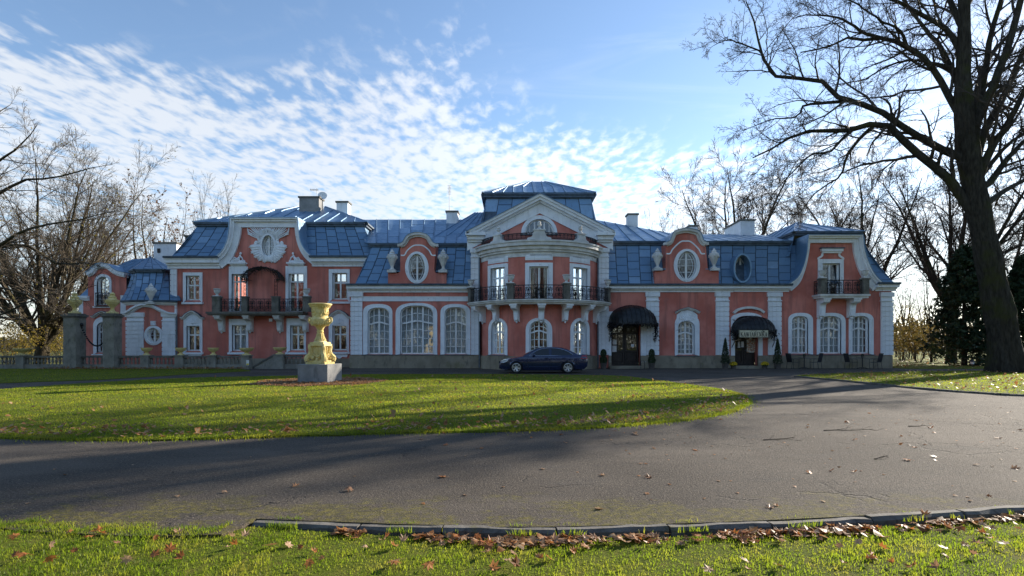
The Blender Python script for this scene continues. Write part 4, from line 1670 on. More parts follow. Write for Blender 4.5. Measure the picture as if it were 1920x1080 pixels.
# turret
u, z = TUR.u, TUR.z
ovt = oval_window(TUR, 288.5, 629, (11.5, 14), (16.5, 18.5), pal, .03)
MB().wall([(-TUR.um, 0), (TUR.um, 0), (TUR.um, z(566, 284)), (-TUR.um, z(566, 284))], [ovt], 0, .3).build('turret_wall', M['pink'], pal, sec=TUR)
pilaster(TUR, 239, 270.5, 586, 667, 8)
pilaster(TUR, 304.5, 329, 586, 667, 8)
zz = lambda py: z(py, 284)
wave = smoothpath([(-TUR.um, zz(586)), (-TUR.um * .72, zz(585)), (-TUR.um * .45, zz(578)), (-TUR.um * .2, zz(572.5)), (0, zz(571)), (TUR.um * .25, zz(573)), (TUR.um * .5, zz(580)), (TUR.um * .75, zz(586)), (TUR.um, zz(587))], 5)
m = MB().offs(wave, -.18, -.08, -.05, .2).offs(wave, -.08, 0.04, -.05, .34)
m.build('wave_cornice', M['trim'], pal, sec=TUR)
cornice(TUR, 238, 331, 567, 572, .3)
m = MB().box(u(288.5) - .14, u(288.5) + .14, 0, .16, z(610, 288), z(602, 288))
m.build('keystone', M['trim'], pal, sec=TUR)
MB().tube([(*TUR.warp(TUR.um - .02, .12, .1),), (*TUR.warp(TUR.um - .02, .12, zz(590)),)], .055, 7).build('downpipe', M['pipe'], pal, True)

# ---- roofs ------------------------------------------------------------------------
# left block
rf = roof_part('roof')
e0, e1, zz0, zz1 = 37.53, 38.7, 7.62, 10.2
A, B, C, D = (-24.1, e0, zz0), (-9.45, e0, zz0), (-10.75, e1, zz1), (-22.8, e1, zz1)
roof_patch(rf, A, B, C, D, 17, 5, .5, .13, skip=((446, 556, 400, 500),))
roof_patch(rf, (-9.45, e0, zz0), (-9.45, 51, zz0), (-10.75, 49.6, zz1), C, 9, 4, .5, .13)
roof_patch(rf, (-24.1, 51, zz0), A, D, (-22.8, 49.6, zz1), 3, 1, .5, .13)
eave(rf, [(-22.8, 49.6, zz1 + .22), (-22.9, e1 - .05, zz1 + .22), (-10.65, e1 - .05, zz1 + .22), (-10.65, 49.6, zz1 + .22)][::-1][::-1], .22, .26)
hz = zz1 + .225
ap0, ap1 = (-17.6, 44.0, 12.95), (-15.4, 44.0, 12.95)
roof_patch(rf, (-23.05, e1 - .25, hz), (-10.45, e1 - .25, hz), ap1, ap0, 13, 4, .5, 0, .08, par=True)
roof_patch(rf, (-10.45, e1 - .25, hz), (-10.45, 49.7, hz), ap1, ap1, 8, 3, .5, 0, .08, par=True)
roof_patch(rf, (-10.45, 49.7, hz), (-23.05, 49.7, hz), ap0, ap1, 2, 1)
roof_patch(rf, (-23.05, 49.7, hz), (-23.05, e1 - .25, hz), ap0, ap0, 2, 1)
chim(rf, 561, 598, 368, 394, 42.0, 1.0, 'concrete')
chim(rf, 631, 652, 377, 401, 42.4, .8, 'white')
chim(rf, 347, 357, 441, 452, 42.0, .5, 'darkstone')
# middle left range
rf = roof_part('roof')
ez, tz_ = 5.66, 8.4
A, B, C, D = (-10.6, 36.03, ez), (-2.55, 36.03, ez), (-2.55, 37.1, tz_), (-9.75, 37.1, tz_)
roof_patch(rf, A, B, C, D, 11, 5, .5, .10, skip=((740, 826, 450, 540),))
roof_patch(rf, (-10.6, 38.5, ez), A, D, (-9.75, 38.5, tz_), 1, 4)
eave(rf, [(-9.9, 37.05, tz_ + .2), (-2.3, 37.05, tz_ + .2)], .2, .22)
roof_patch(rf, (-10.2, 36.9, tz_ + .2), (-2.3, 36.9, tz_ + .2), (-2.3, 43.2, 11.7), (-12.0, 43.2, 11.7), 10, 4, .5, 0, .08)
roof_patch(rf, (-2.3, 49.5, tz_ + .2), (-10.2, 49.5, tz_ + .2), (-12.0, 43.2, 11.7), (-2.3, 43.2, 11.7), 2, 1)
chim(rf, 837, 858, 395, 423, 42.0, .9, 'white')
# central hip behind the tower
roof_patch(rf, (-6.3, 37.3, 8.62), (-2.2, 37.3, 8.62), (-2.2, 43.3, 12.3), (-3.0, 43.3, 12.3), 4, 5, .5, 0, .06)
# tower
rf = roof_part('tower_roof')
tx0, tx1 = -2.45, 6.3
A, B, C, D = (tx0 - .25, 37.9, 8.3), (tx1 + .25, 37.9, 8.3), (5.78, 38.9, 12.25), (-1.88, 38.9, 12.25)
roof_patch(rf, A, B, C, D, 8, 4, .5, .16, skip=((915, 1100, 408, 520),))
roof_patch(rf, B, (tx1 + .25, 47, 8.3), (5.78, 46.5, 12.25), C, 4, 5, .5, .16)
roof_patch(rf, (tx0 - .25, 47, 8.3), A, D, (-1.88, 46.5, 12.25), 4, 5, .5, .16)
eave(rf, [(-2.05, 46.5, 12.58), (-2.05, 38.75, 12.58), (5.95, 38.75, 12.58), (5.95, 46.5, 12.58)], .2, .3)
q0, q1 = (1.5, 42.7, 14.62), (2.6, 42.7, 14.62)
roof_patch(rf, (-2.2, 38.6, 12.59), (6.1, 38.6, 12.59), q1, q0, 11, 2, 0, 0, .08, par=True)
roof_patch(rf, (6.1, 38.6, 12.59), (6.1, 46.6, 12.59), q1, q1, 9, 2, 0, 0, .08, par=True)
roof_patch(rf, (-2.2, 46.6, 12.59), (-2.2, 38.6, 12.59), q0, q0, 6, 2, 0, 0, .08, par=True)
roof_patch(rf, (6.1, 46.6, 12.59), (-2.2, 46.6, 12.59), q0, q1, 2, 1)
# middle right range
rf = roof_part('roof')
A, B, C, D = (6.35, 36.03, ez), (19.6, 36.03, ez), (20.2, 37.1, tz_ + .1), (6.35, 37.1, tz_ + .1)
roof_patch(rf, A, B, C, D, 17, 5, .5, .10, skip=((1240, 1332, 450, 540), (1374, 1404, 478, 528), (1515, 1620, 430, 560)))
eave(rf, [(6.2, 37.05, tz_ + .34), (19.4, 37.05, tz_ + .34)], .2, .24)
roof_patch(rf, (6.2, 36.9, tz_ + .35), (13.2, 36.9, tz_ + .35), (12.0, 40.2, 9.95), (6.6, 43.3, 11.75), 7, 3, .5, 0, .07)
roof_patch(rf, (12.6, 36.9, tz_ + .36), (19.5, 36.9, tz_ + .36), (20.0, 42.5, 10.35), (11.8, 42.5, 10.35), 9, 2, .5, 0, .07, par=True)
roof_patch(rf, (12.0, 48, tz_), (6.3, 48, tz_), (6.6, 43.3, 11.7), (12.0, 42.5, 9.9), 1, 1)
roof_patch(rf, (19.5, 48, tz_), (11.9, 48, tz_), (11.9, 42.5, 10.3), (20.0, 42.5, 10.3), 2, 1)
chim(rf, 1178, 1196, 400, 423, 42.0, .8, 'white')
chim(rf, 1293, 1308, 422, 438, 41.0, .8, 'white')
chim(rf, 1389, 1415, 411, 441, 41.5, 3.2, 'white')
# right pavilion
rf = roof_part('roof')
pz = 9.15
A, B, C, D = (21.6, 36.03, 5.72), (25.85, 36.03, 5.72), (24.3, 37.2, pz), (20.8, 37.2, pz)
roof_patch(rf, A, B, C, D, 4, 6, .5, .16, skip=((1500, 1600, 430, 560),))
roof_patch(rf, B, (25.85, 48, 5.72), (24.3, 47, pz), C, 5, 5, .5, .16)
roof_patch(rf, (18.9, 40, 8.2), (19.0, 36.5, 7.6), (19.6, 37.0, pz), (19.6, 40, pz), 2, 2)
eave(rf, [(19.6, 42, pz + .24), (19.6, 36.95, pz + .24), (24.15, 36.95, pz + .24), (24.15, 47, pz + .24)], .2, .24)
r0, r1 = (21.4, 40.2, 10.75), (21.4, 44.5, 10.75)
roof_patch(rf, (19.4, 36.75, pz + .25), (24.35, 36.75, pz + .25), r0, r0, 6, 3, .5, 0, .07, par=True)
roof_patch(rf, (19.4, 48, pz + .25), (19.4, 36.75, pz + .25), r0, r1, 7, 2, .5, 0, .07, par=True)
roof_patch(rf, (24.35, 36.75, pz + .25), (24.35, 48, pz + .25), r1, r0, 6, 3, .5, 0, .07, par=True)
# left wing
rf = roof_part('roof')
zt0, zt1 = TUR.z(566, 284) + .08, EYE + (HOR - 511) / F * 38.1
pts0 = [TUR.warp(TUR.um * t, .35, zt0) for t in (-1, -.45, .45, 1.02)]
pts0[3] = (pts0[3][0] + .25, pts0[3][1], pts0[3][2])
pts1 = [(at(247, 511, 38.8).x, 38.8, zt1), (at(257, 511, 38.1).x, 38.1, zt1), (at(307, 511, 38.1).x, 38.1, zt1), (at(325, 511, 38.8).x, 38.8, zt1)]
for i in range(3):
    roof_patch(rf, pts0[i], pts0[i + 1], pts1[i + 1], pts1[i], (2, 4, 2)[i], 4, .5, .12)
eave(rf, [(p[0], p[1] - .05, zt1 + .2) for p in pts1], .2, .2)
apx = tuple(at(283, 481, 41.0))
ph_ = [(pts1[0][0] - .25, 38.8, zt1 + .2), (pts1[1][0] - .1, 37.85, zt1 + .2), (pts1[2][0] + .1, 37.85, zt1 + .2), (pts1[3][0] + .3, 38.8, zt1 + .2)]
for i in range(3):
    roof_patch(rf, ph_[i], ph_[i + 1], apx, apx, (1, 3, 2)[i], 3, .5, 0, .04)
roof_patch(rf, (-31.0, 39.4, zt1 - .1), (ph_[0][0], 39.4, zt1 - .1), (apx[0], 41.4, apx[2] - .05), (-29.4, 41.4, apx[2] - .15), 5, 3, .5, 0, .04)
roof_patch(rf, (-31.9, 39.3, WING.z(556)), (-30.9, 39.3, WING.z(556)), (-30.6, 40.3, WING.z(511)), (-31.0, 40.3, WING.z(511)), 1, 3)
roof_patch(rf, (-29.9, 39.75, WING.z(572)), (-27.0, 39.75, WING.z(572)), (-27.0, 40.5, zt1 + .1), (-29.9, 40.5, zt1 + .1), 3, 4, .5, .05)
chim(rf, 288, 331, 454, 489, 43.5, 1.1, 'white')
MB().box(*[(295.5 - 960) * .0435, (301 - 960) * .0435], 43.44, 43.47, EYE + (HOR - 474) * .0435, EYE + (HOR - 466) * .0435).build('flue_opening', M['iron'], rf)
finial_urn(TUR, 287.5, 532, 567, rf, .3)
# ladder hooks and snow guards are too small to see; back walls close the house
bk = MB()
for x0, x1, y, h in ((-32.5, -24.0, 44.0, 7.2), (-24.1, -9.6, 50.9, 7.6), (-9.6, -2.4, 49.0, 5.7), (-2.4, 6.3, 47.2, 8.4), (6.3, 25.6, 48.0, 5.7)):
    bk.box(x0, x1, y - .2, y, 0, h)
bk.build('back_wall', M['pink'], pal)
# floors keep the rooms dark
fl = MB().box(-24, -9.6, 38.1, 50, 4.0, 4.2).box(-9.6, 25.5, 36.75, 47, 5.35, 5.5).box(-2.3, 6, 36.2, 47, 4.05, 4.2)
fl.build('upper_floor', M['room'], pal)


# ---- dormers ------------------------------------------------------------------------
def dormer(px_body, px_base, py_base, py_sh, py_hood, py_top, oc, og, oo, urns):
    u, z = MID.u, MID.z
    w0 = .07
    c = sum(px_body) / 2
    b0, b1 = px_body
    left = [(px_base[0], py_base), (px_base[0], py_sh), (px_base[0] + 11, py_sh), (b0 - 9, py_sh + 3), (b0 - 4, py_sh + 4), (b0 - 1, py_sh + 1), (b0, py_sh - 4), (b0, py_hood)]
    top = smoothpath([(b0, py_hood), (b0 + 7, py_hood - 4), (b0 + 14, py_top + 6), (c - 8, py_top + .8), (c, py_top), (c + 8, py_top + .8), (b1 - 14, py_top + 6), (b1 - 7, py_hood - 4), (b1, py_hood)], 4)
    right = [(px_base[0] + px_base[1] - a, b) for a, b in reversed(left[:-1])]
    right = [(a, b) for a, b in right]
    out = [(u(a), z(b)) for a, b in left[:-1] + top + right]
    dm = link('dormer', MB().add([(0, 0, 0)], []).mesh('dormer', M['pink']), pal)
    hole = oval_window(MID, oc[0], oc[1], og, oo, dm, w0)
    m = MB().wall(list(reversed(out)), [hole], w0, 2.3, False)
    n = len(out)
    m.add([(a, w0, b) for a, b in out] + [(a, w0 - 2.3, b) for a, b in out], [(i, i + 1, n + i + 1, n + i) for i in range(n - 1)])
    me = m.mesh('dormer', M['pink'], sec=MID)
    dm.data = me
    tp = [(u(a), z(b)) for a, b in smoothpath([(b0 - 4, py_hood + 1.5)], 1)] if False else [(u(a), z(b)) for a, b in top]
    hm = MB().offs(tp, -.22, -.10, -.05, .20).offs(tp, -.10, .05, -.05, .34)
    hm.box(tp[0][0] - .15, tp[0][0] + .2, -.05, .30, tp[0][1] - .12, tp[0][1] + .05).box(tp[-1][0] - .2, tp[-1][0] + .15, -.05, .30, tp[-1][1] - .12, tp[-1][1] + .05)
    hm.build('hood_moulding', M['worn'], dm, sec=MID)
    MB().offs(tp, .055, .085, -2.6, .38).build('hood_roof', M['metal'], dm, sec=MID)
    # inner arch line
    hh = py_hood + 19
    ip = smoothpath([(b0 + 1, hh), (b0 + 8, hh - .5), (b0 + 13, hh - 9), (c - 10, py_top + 22.5), (c, py_top + 21), (c + 10, py_top + 22.5), (b1 - 13, hh - 9), (b1 - 8, hh - .5), (b1 - 1, hh)], 4)
    MB().offs([(u(a), z(b)) for a, b in ip], -.045, .045, 0, .09).build('arch_moulding', M['trim'], dm, sec=MID)
    for a, b0_, b1_ in urns:
        finial_urn(MID, a, b0_, b1_, dm, .02)
    # lead shoulders
    for q0, q1 in ((px_base[0] - 2, b0), (b1, px_base[1] + 2)):
        MB().box(u(q0), u(q1), -1.2, .10, z(py_sh + 1), z(py_sh - .4)).build('lead_flashing', M['metal'], dm, sec=MID)
    return dm


dormer((751, 818), (728, 837), 534, 508.5, 460, 439, (782, 502), (15.5, 25.5), (22, 30), ((735.5, 467, 507), (831, 467, 507)))
dormer((1248, 1322), (1227, 1347), 532, 504.5, 457, 431.5, (1287, 498), (18, 26.5), (24.5, 31), ((1232.5, 465, 503.5), (1338.5, 465, 503.5)))
# round metal dormer
bo = link('bullseye_dormer', MB().add([(0, 0, 0)], []).mesh('bullseye_dormer', M['metal']), pal)
u, z = MID.u, MID.z
cu, cz = u(1391.5), z(503)
m = MB().band(ellipse(cu, cz, .62, 1.0), ellipse(cu, cz, .52, .88), -1.6, .10, True)
bo.data = m.mesh('bullseye_dormer', M['metal'], sec=MID)
BE = Flat(36.55)
oval_window(BE, 1389.5, 504, (11.5, 22.5), (14.5, 25.5), bo, 0)

# ---- entrances ------------------------------------------------------------------------
def leaf_door(pxl, pxr, pyt, zb, split=2, panel=.95):
    u, z = MID.u, MID.z
    x0, x1, zt = u(pxl), u(pxr), z(pyt)
    d = link('door', MB().box(x0, x1, -.55, -.50, zb, zt).mesh('door', M['wood'], sec=MID), pal)
    m = MB()
    n = split
    for i in range(n):
        a, b = x0 + (x1 - x0) * i / n + .015, x0 + (x1 - x0) * (i + 1) / n - .015
        m.box(a, a + .11, -.5, -.42, zb, zt).box(b - .11, b, -.5, -.42, zb, zt)
        for q0, q1 in ((zb, zb + .22), (zb + panel - .06, zb + panel + .08), (zt - .95, zt - .83), (zt - .1, zt)):
            m.box(a + .11, b - .11, -.5, -.42, q0, q1)
        c = (a + b) / 2
        m.box(c - .02, c + .02, -.48, -.44, zb + panel, zt - .1)
        m.box(a + .16, b - .16, -.49, -.45, zb + .30, zb + panel - .12)
        MB().box(a + .11, b - .11, -.475, -.465, zb + panel + .08, zt - .95).build('pane', M['glass'], d, sec=MID)
        MB().box(a + .11, b - .11, -.475, -.465, zt - .83, zt - .1).build('pane', M['glass'], d, sec=MID)
    m.build('door_leaf', M['wood'], d, sec=MID)
    c = (x0 + x1) / 2
    MB().tube([(c + .07, -.42, zb + 1.0), (c + .07, -.34, zb + 1.0), (c + .17, -.34, zb + 1.0)], .014, 6).build('handle', M['pipe'], d, sec=MID)
    return d


leaf_door(1147, 1200, 600.5, .18)
leaf_door(1378, 1420, 593, .18)
u, z = MID.u, MID.z
m = MB().box(u(1141), u(1146) - .003, -.05, .09, .2, z(585)).box(u(1201) + .003, u(1211), -.05, .09, .2, z(585)).box(u(1141), u(1211), -.05, .10, z(600), z(584))
m.build('door_surround', M['white'], pal, sec=MID)
m = MB().box(u(1370), u(1377) - .003, -.05, .09, .2, z(600)).box(u(1421) + .003, u(1429), -.05, .09, .2, z(600))
A_ = arch(u(1370), u(1429), z(600), z(586), .42)
B_ = arch(u(1377), u(1421), z(600), z(592), .42)
m.band(A_, B_, -.05, .09)
m.build('door_surround', M['white'], pal, sec=MID)
pth_ = [(u(a), z(b)) for a, b in smoothpath([(1374, 587), (1381, 581), (1392, 577.5), (1402, 576.5), (1413, 577.5), (1424, 581), (1431, 586)], 4)]
MB().offs(pth_, -.09, .06, -.05, .22).build('hood_moulding', M['worn'], pal, sec=MID)
for a, b in ((1140, 1208), (1371, 1428)):
    st = MB().box(u(a), u(b), -.55, .75, 0.0, .09).box(u(a) + .1, u(b) - .1, -.55, .42, .09, .18)
    st.build('doorstep', M['plinth'], pal, sec=MID)


def canopy(pxc, half_px, pyt, pys, out, drops):
    """barrel canopy of sheet metal on iron ribs, hung with iron foliage"""
    u, z = MID.u, MID.z
    c = u(pxc)
    k = (36 - out) / 36
    h = half_px * .036 * k
    zs = EYE + (HOR - pys) / F * (36 - out)
    zt = EYE + (HOR - pyt) / F * (36 - out)
    n, nb = 16, 7
    S = lambda t_, b_, g_=0.0: (c - (h + g_) * math.cos(t_), .05 + (out + g_) * math.sin(t_) ** .8 * math.sin(b_), zs + (zt - zs + g_) * math.sin(t_) ** .8 * math.cos(b_))
    mm = MB()
    for g_ in (0, -.02):
        mm.add([S(PI * i / n, PI / 2 * j / nb, g_) for j in range(nb + 1) for i in range(n + 1)],
               [(j * (n + 1) + i, j * (n + 1) + i + 1, (j + 1) * (n + 1) + i + 1, (j + 1) * (n + 1) + i) for j in range(nb) for i in range(n)])
    cn = link('canopy', mm.mesh('canopy', M['canopy'], True, sec=MID), pal)
    m = MB()
    for i in range(1, n):
        m.tube([S(PI * i / n, PI / 2 * j / nb, .015) for j in range(nb + 1)], .016, 4)
    m.tube([S(PI * i / n, PI / 2, .01) for i in range(n + 1)], .035, 5)
    m.tube([S(PI * i / n, .04, .01) for i in range(n + 1)], .03, 5)
    for s in (-1, 1):
        m.tube([(c + s * h * .97, .05, zs - 1.1), (c + s * h * .95, out * .3, zs - .75), (c + s * h * .85, out * .6, zs - .03)], .025, 5)
        m.tube(spiral((0, zs - .3), .22, 1.5, 0, 1, 16), .02, 4)
        m.v[-17 * 4:] = [(c + s * h * .94 + p[1], out * .25 + p[0], p[2]) for p in m.v[-17 * 4:]]
    for i in range(15):
        a = PI * (i + .5) / 15
        q = S(a, PI / 2)
        m.tube([(q[0] + .09 * math.cos(e_), q[1], q[2] - .1 + .09 * math.sin(e_)) for e_ in [k_ * .7 for k_ in range(10)]], .016, 4)
    m.build('canopy_frame', M['iron'], cn, sec=MID)
    rr = random.Random(int(pxc))
    lf = MB()
    for i in range(520):
        if rr.random() < .6:
            a = PI * rr.random()
            q = Vector(S(a, PI / 2 * rr.uniform(.93, 1.0), .02)) + Vector((rr.gauss(0, .04), rr.gauss(0, .05), rr.gauss(-.1, .09)))
        else:
            s = rr.choice((-1, 1))
            q = Vector((c + s * h * rr.uniform(.84, 1.03) + rr.gauss(0, .03), out * .35 + rr.gauss(0, .15), zs + .1 - drops * rr.random() ** 1.5))
        sz = rr.uniform(.04, .10)
        d1 = Vector((rr.uniform(-1, 1), rr.uniform(-.4, .4), rr.uniform(-1, 1))).normalized() * sz
        d2 = Vector((rr.uniform(-1, 1), rr.uniform(-1, 1), rr.uniform(-1, 1))).normalized() * sz * .5
        lf.add([q - d1, q + d2, q + d1, q - d2], [(0, 1, 2, 3)])
    for s in (-1, 1):
        for j in range(3):
            lf.tube([(c + s * h * (.9 + .05 * j), out * .4 - .05 * j, zs - drops * t_ * (1 - .2 * j)) for t_ in (0, .35, .7, 1)], [.03, .022, .016, .01], 4)
    lf.build('iron_foliage', M['iron'], cn, sec=MID)
    return cn


M['canopy'] = simple('black_canopy_sheet', (0.02, 0.022, 0.024), .45, .4, 4, .2)
canopy(1184.5, 46, 570, 607, 1.5, 1.25)
canopy(1409, 40.5, 591, 621, 1.3, .7)
# utility box beside the bow
MB().box(u(1107) + .03, u(1116), 0, .16, z(668), z(646)).build('meter_box', M['pipe'], pal, sec=MID)

# ---- the 300 roof sheets that show largest stay single pieces, the rest are one part
pan = [o for o in bpy.data.objects if o.name.split('.')[0] == 'roof_panel']


def shown(o):
    q = [v.co for v in list(o.data.vertices)[4:8]]
    nrm = (q[1] - q[0]).cross(q[3] - q[0])
    c = (q[0] + q[1] + q[2] + q[3]) / 4
    if abs(nrm.z) > 1e-9 and nrm.z < 0:
        nrm = -nrm
    if nrm.dot(Vector((0, 0, EYE)) - c) <= 0:
        return 0.0
    p = [proj(k) for k in q]
    return abs(sum(p[i][0] * p[(i + 1) % 4][1] - p[(i + 1) % 4][0] * p[i][1] for i in range(4))) / 2


pan.sort(key=shown, reverse=True)
rest = MB()
for o in pan[300:]:
    rest.add([tuple(v.co) for v in o.data.vertices], [tuple(p.vertices) for p in o.data.polygons])
    bpy.data.meshes.remove(o.data)
tag(rest.build('roof_sheets', M['metal'], pal), kind='stuff')
# ------------------------------------------------------------------ things in front of the palace
# ---- the great vase on its plinth
pc = gnd(598, 722)
VX, VY = -7.82, 21.75
vase = thing('garden_vase', 'tall yellow stone vase on a grey block plinth in the oval lawn', 'vase', (VX, VY, .06), local=True, rz=-R(8))
K = 1 / 46.0                                                # metres per photo pixel here
m = MB()
s = .63
n = 9
m.box(-s, s, -s, s, -.1, .75)
bm = bmesh.new()
pl = m.build('plinth', M['concrete'], vase)
md = pl.modifiers.new('bevel', 'BEVEL')
md.width = .02
md.segments = 2
m = MB()
m.box(-.46, .46, -.46, .46, .75, .83)
m.box(-.41, .41, -.41, .41, .83, .90)
for sx in (-1, 1):
    for sy in (-1, 1):                                      # corner scrolls of the pedestal
        pr = smoothpath([(.40, .90), (.42, 1.0), (.33, 1.12), (.30, 1.3), (.33, 1.44), (.30, 1.50)], 4)
        m.tube([(sx * a, sy * a, b) for a, b in pr], [.13 - .003 * k for k in range(len(pr))], 7)
m.lathe([(.40, .90), (.36, 1.05), (.33, 1.25), (.34, 1.45)], (0, 0, 0), 4)
m.box(-.27, .27, -.27, .27, .88, 1.5)
m.box(-.38, .38, -.38, .38, 1.48, 1.56)
m.box(-.33, .33, -.33, .33, 1.56, 1.64)
rr = random.Random(5)
for a in range(4):
    for k in range(9):                                      # carved garlands on the faces
        q = (k - 4) / 4
        p = Vector((q * .24, -.31, 1.22 - .16 * (1 - q * q) + rr.uniform(-.02, .02)))
        p.rotate(Matrix.Rotation(a * PI / 2, 3, 'Z'))
        m.ball(p, .05, .05, .055, 6, 5)
    for k in range(8):
        p = Vector((rr.uniform(-.32, .32), -.35, .98 + rr.uniform(-.04, .1)))
        p.rotate(Matrix.Rotation(a * PI / 2, 3, 'Z'))
        m.ball(p, .07, .06, .06, 6, 5)
m.v = [(a * .9, b * .9, c_) for a, b, c_ in m.v]
m.build('pedestal', M['cream'], vase, True)
prof = [(.30, 1.64), (.31, 1.68), (.25, 1.72), (.19, 1.80), (.14, 1.95), (.125, 2.06), (.15, 2.09), (.15, 2.13), (.125, 2.16), (.15, 2.22), (.20, 2.30), (.30, 2.36), (.38, 2.44),
        (.425, 2.54), (.42, 2.62), (.375, 2.66), (.35, 2.68), (.335, 2.74), (.335, 2.94), (.345, 3.02), (.375, 3.03), (.375, 3.06), (.40, 3.10), (.47, 3.17), (.51, 3.20), (.51, 3.24), (.46, 3.25), (.38, 3.10), (.30, 2.95)]
m = MB().lathe([(r_, q - .04) for r_, q in prof], (0, 0, 0), 32)
for k in range(24):                                         # gadroons
    a = 2 * PI * k / 24
    m.ball((.37 * math.cos(a), .37 * math.sin(a), 2.42), .045, .045, .12, 6, 6)
for k in range(16):                                         # fluted foot
    a = 2 * PI * k / 16
    m.tube([(.25 * math.cos(a), .25 * math.sin(a), 1.70), (.16 * math.cos(a), .16 * math.sin(a), 1.86), (.13 * math.cos(a), .13 * math.sin(a), 2.0)], .022, 5)
for k in range(22):                                         # egg moulding on the rim
    a = 2 * PI * k / 22
    m.ball((.43 * math.cos(a), .43 * math.sin(a), 3.09), .03, .03, .045, 5, 4)
m.v = [(a * .9, b * .9, c_) for a, b, c_ in m.v]
vb = m.build('vase_body', M['cream'], vase, True)
m = MB()
for k in range(46):                                         # figures in relief round the drum
    a = 2 * PI * k / 46 + rr.uniform(-.05, .05)
    h_ = rr.uniform(2.70, 2.92)
    m.ball((.335 * math.cos(a), .335 * math.sin(a), h_), rr.uniform(.03, .055), rr.uniform(.03, .055), rr.uniform(.04, .1), 6, 5)
m.v = [(a * .9, b * .9, c_) for a, b, c_ in m.v]
m.build('relief', M['cream'], vb, True)
for s in (-1, 1):
    m = MB().tube([(s * a, 0, b) for a, b in smoothpath([(.38, 2.40), (.50, 2.44), (.56, 2.53), (.52, 2.62), (.42, 2.62), (.41, 2.54), (.46, 2.50)], 5)], .042, 7)
    m.ball((s * .40, 0, 2.40), .07, .06, .08, 7, 6)
    m.v = [(a * .9, b * .9, c_) for a, b, c_ in m.v]
    m.build('handle', M['cream'], vase, True)

# ---- gate pillars, chain, balustrades
D0 = 34.4
PIL = []
for pxl, s, lab in ((119, .80, 'square stone gate pillar farther from the palace wall, beside the big bare tree'),
                    (193, .70, 'square stone gate pillar standing in front of the gabled pink bay')):
    x0 = (pxl - 960) / F * D0
    gp_ = thing('gate_pillar', lab, 'pillar', (x0 + s / 2, D0 + s / 2, 0), 'stone gate pillars', local=True)
    m = MB().box(-s / 2 - .05, s / 2 + .05, -s / 2 - .05, s / 2 + .05, -.05, .34).box(-s / 2, s / 2, -s / 2, s / 2, .34, 3.34)
    m.build('shaft', M['stone'], gp_)
    for k in range(6):
        MB().box(-s / 2 - .012, s / 2 + .012, -s / 2 - .012, s / 2 + .012, .345 + k * .5, .345 + k * .5 + .485).build('stone_block', M['stone'], gp_)
    m = MB().box(-s / 2 - .05, s / 2 + .05, -s / 2 - .05, s / 2 + .05, 3.34, 3.42).box(-s / 2 - .11, s / 2 + .11, -s / 2 - .11, s / 2 + .11, 3.42, 3.54).box(-s / 2 - .02, s / 2 + .02, -s / 2 - .02, s / 2 + .02, 3.54, 3.62)
    m.build('cap', M['darkstone'], gp_)
    PIL.append((x0, s))
for (x0, s), lab in zip(PIL, ('yellow lidded urn on the gate pillar beside the big bare tree', 'yellow lidded urn on the gate pillar in front of the pink bay')):
    ur = thing('gate_urn', lab, 'urn', (x0 + s / 2, D0 + s / 2, 3.62), 'yellow urns on the gate pillars', local=True)
    m = MB().box(-.24, .24, -.24, .24, 0, .10)
    m.lathe([(.22, .10), (.20, .14), (.12, .20), (.10, .34), (.14, .42), (.26, .55), (.36, .66), (.40, .76), (.38, .80), (.40, .82), (.40, .88), (.30, .90), (.26, .92)], (0, 0, 0), 18)
    m.build('bowl', M['cream'], ur, True)
    m = MB().lathe([(.26, .92), (.22, 1.0), (.25, 1.06), (.16, 1.12), (.14, 1.20), (.17, 1.26), (.10, 1.34), (.03, 1.38)], (0, 0, 0), 14)
    m.build('lid', M['cream'], ur, True)
x0 = PIL[0][0] + PIL[0][1]
x1 = PIL[1][0]
m = MB()
for k in range(26):
    t = k / 25
    zc1 = 2.85 - 1.9 * t * (1 - t) * 2.0 - .75 * t + .02
    a = Vector((x0 + (x1 - x0) * t, D0 + .4, zc1))
    m.ball(a, .075 if k % 2 else .045, .045 if k % 2 else .075, .055, 6, 5)
m.ball((x0 + .05, D0 + .4, 2.9), .09, .12, .12, 8, 6)
tag(m.build('chain', M['iron'], None, True), 'black iron chain sagging between the two gate pillars', 'chain')

BALU = MB().lathe([(.055, 0), (.055, .03), (.035, .05), (.04, .09), (.075, .17), (.075, .22), (.04, .33), (.033, .37), (.05, .40), (.055, .44)], (0, 0, 0), 8).mesh('baluster', M['stone'], True)


def balustrade(x0, x1, y, piers, lab):
    b = thing('balustrade', lab, 'balustrade', ((x0 + x1) / 2, y, .03), 'stone balustrades by the side lawn')
    MB().box(x0, x1, y - .13, y + .13, -.05, .30).build('base', M['stone'], b)
    MB().box(x0, x1, y - .15, y + .15, .74, .80).box(x0, x1, y - .12, y + .12, .80, .86).build('rail', M['darkstone'], b)
    px_ = sorted(piers)
    for p in px_:
        MB().box(p - .26, p + .26, y - .24, y + .24, -.05, .84).box(p - .31, p + .31, y - .29, y + .29, .84, .91).build('pier', M['stone'], b)
    ends = [x0] + px_ + [x1]
    for a, c in zip(ends[:-1], ends[1:]):
        a2 = a + (.34 if a in px_ else .12)
        c2 = c - (.34 if c in px_ else .12)
        k = int((c2 - a2) / .235)
        if k < 1:
            continue
        for i in range(k + 1):
            link('baluster', BALU, b, (a2 + (c2 - a2) * i / k, y, .30))
    return b


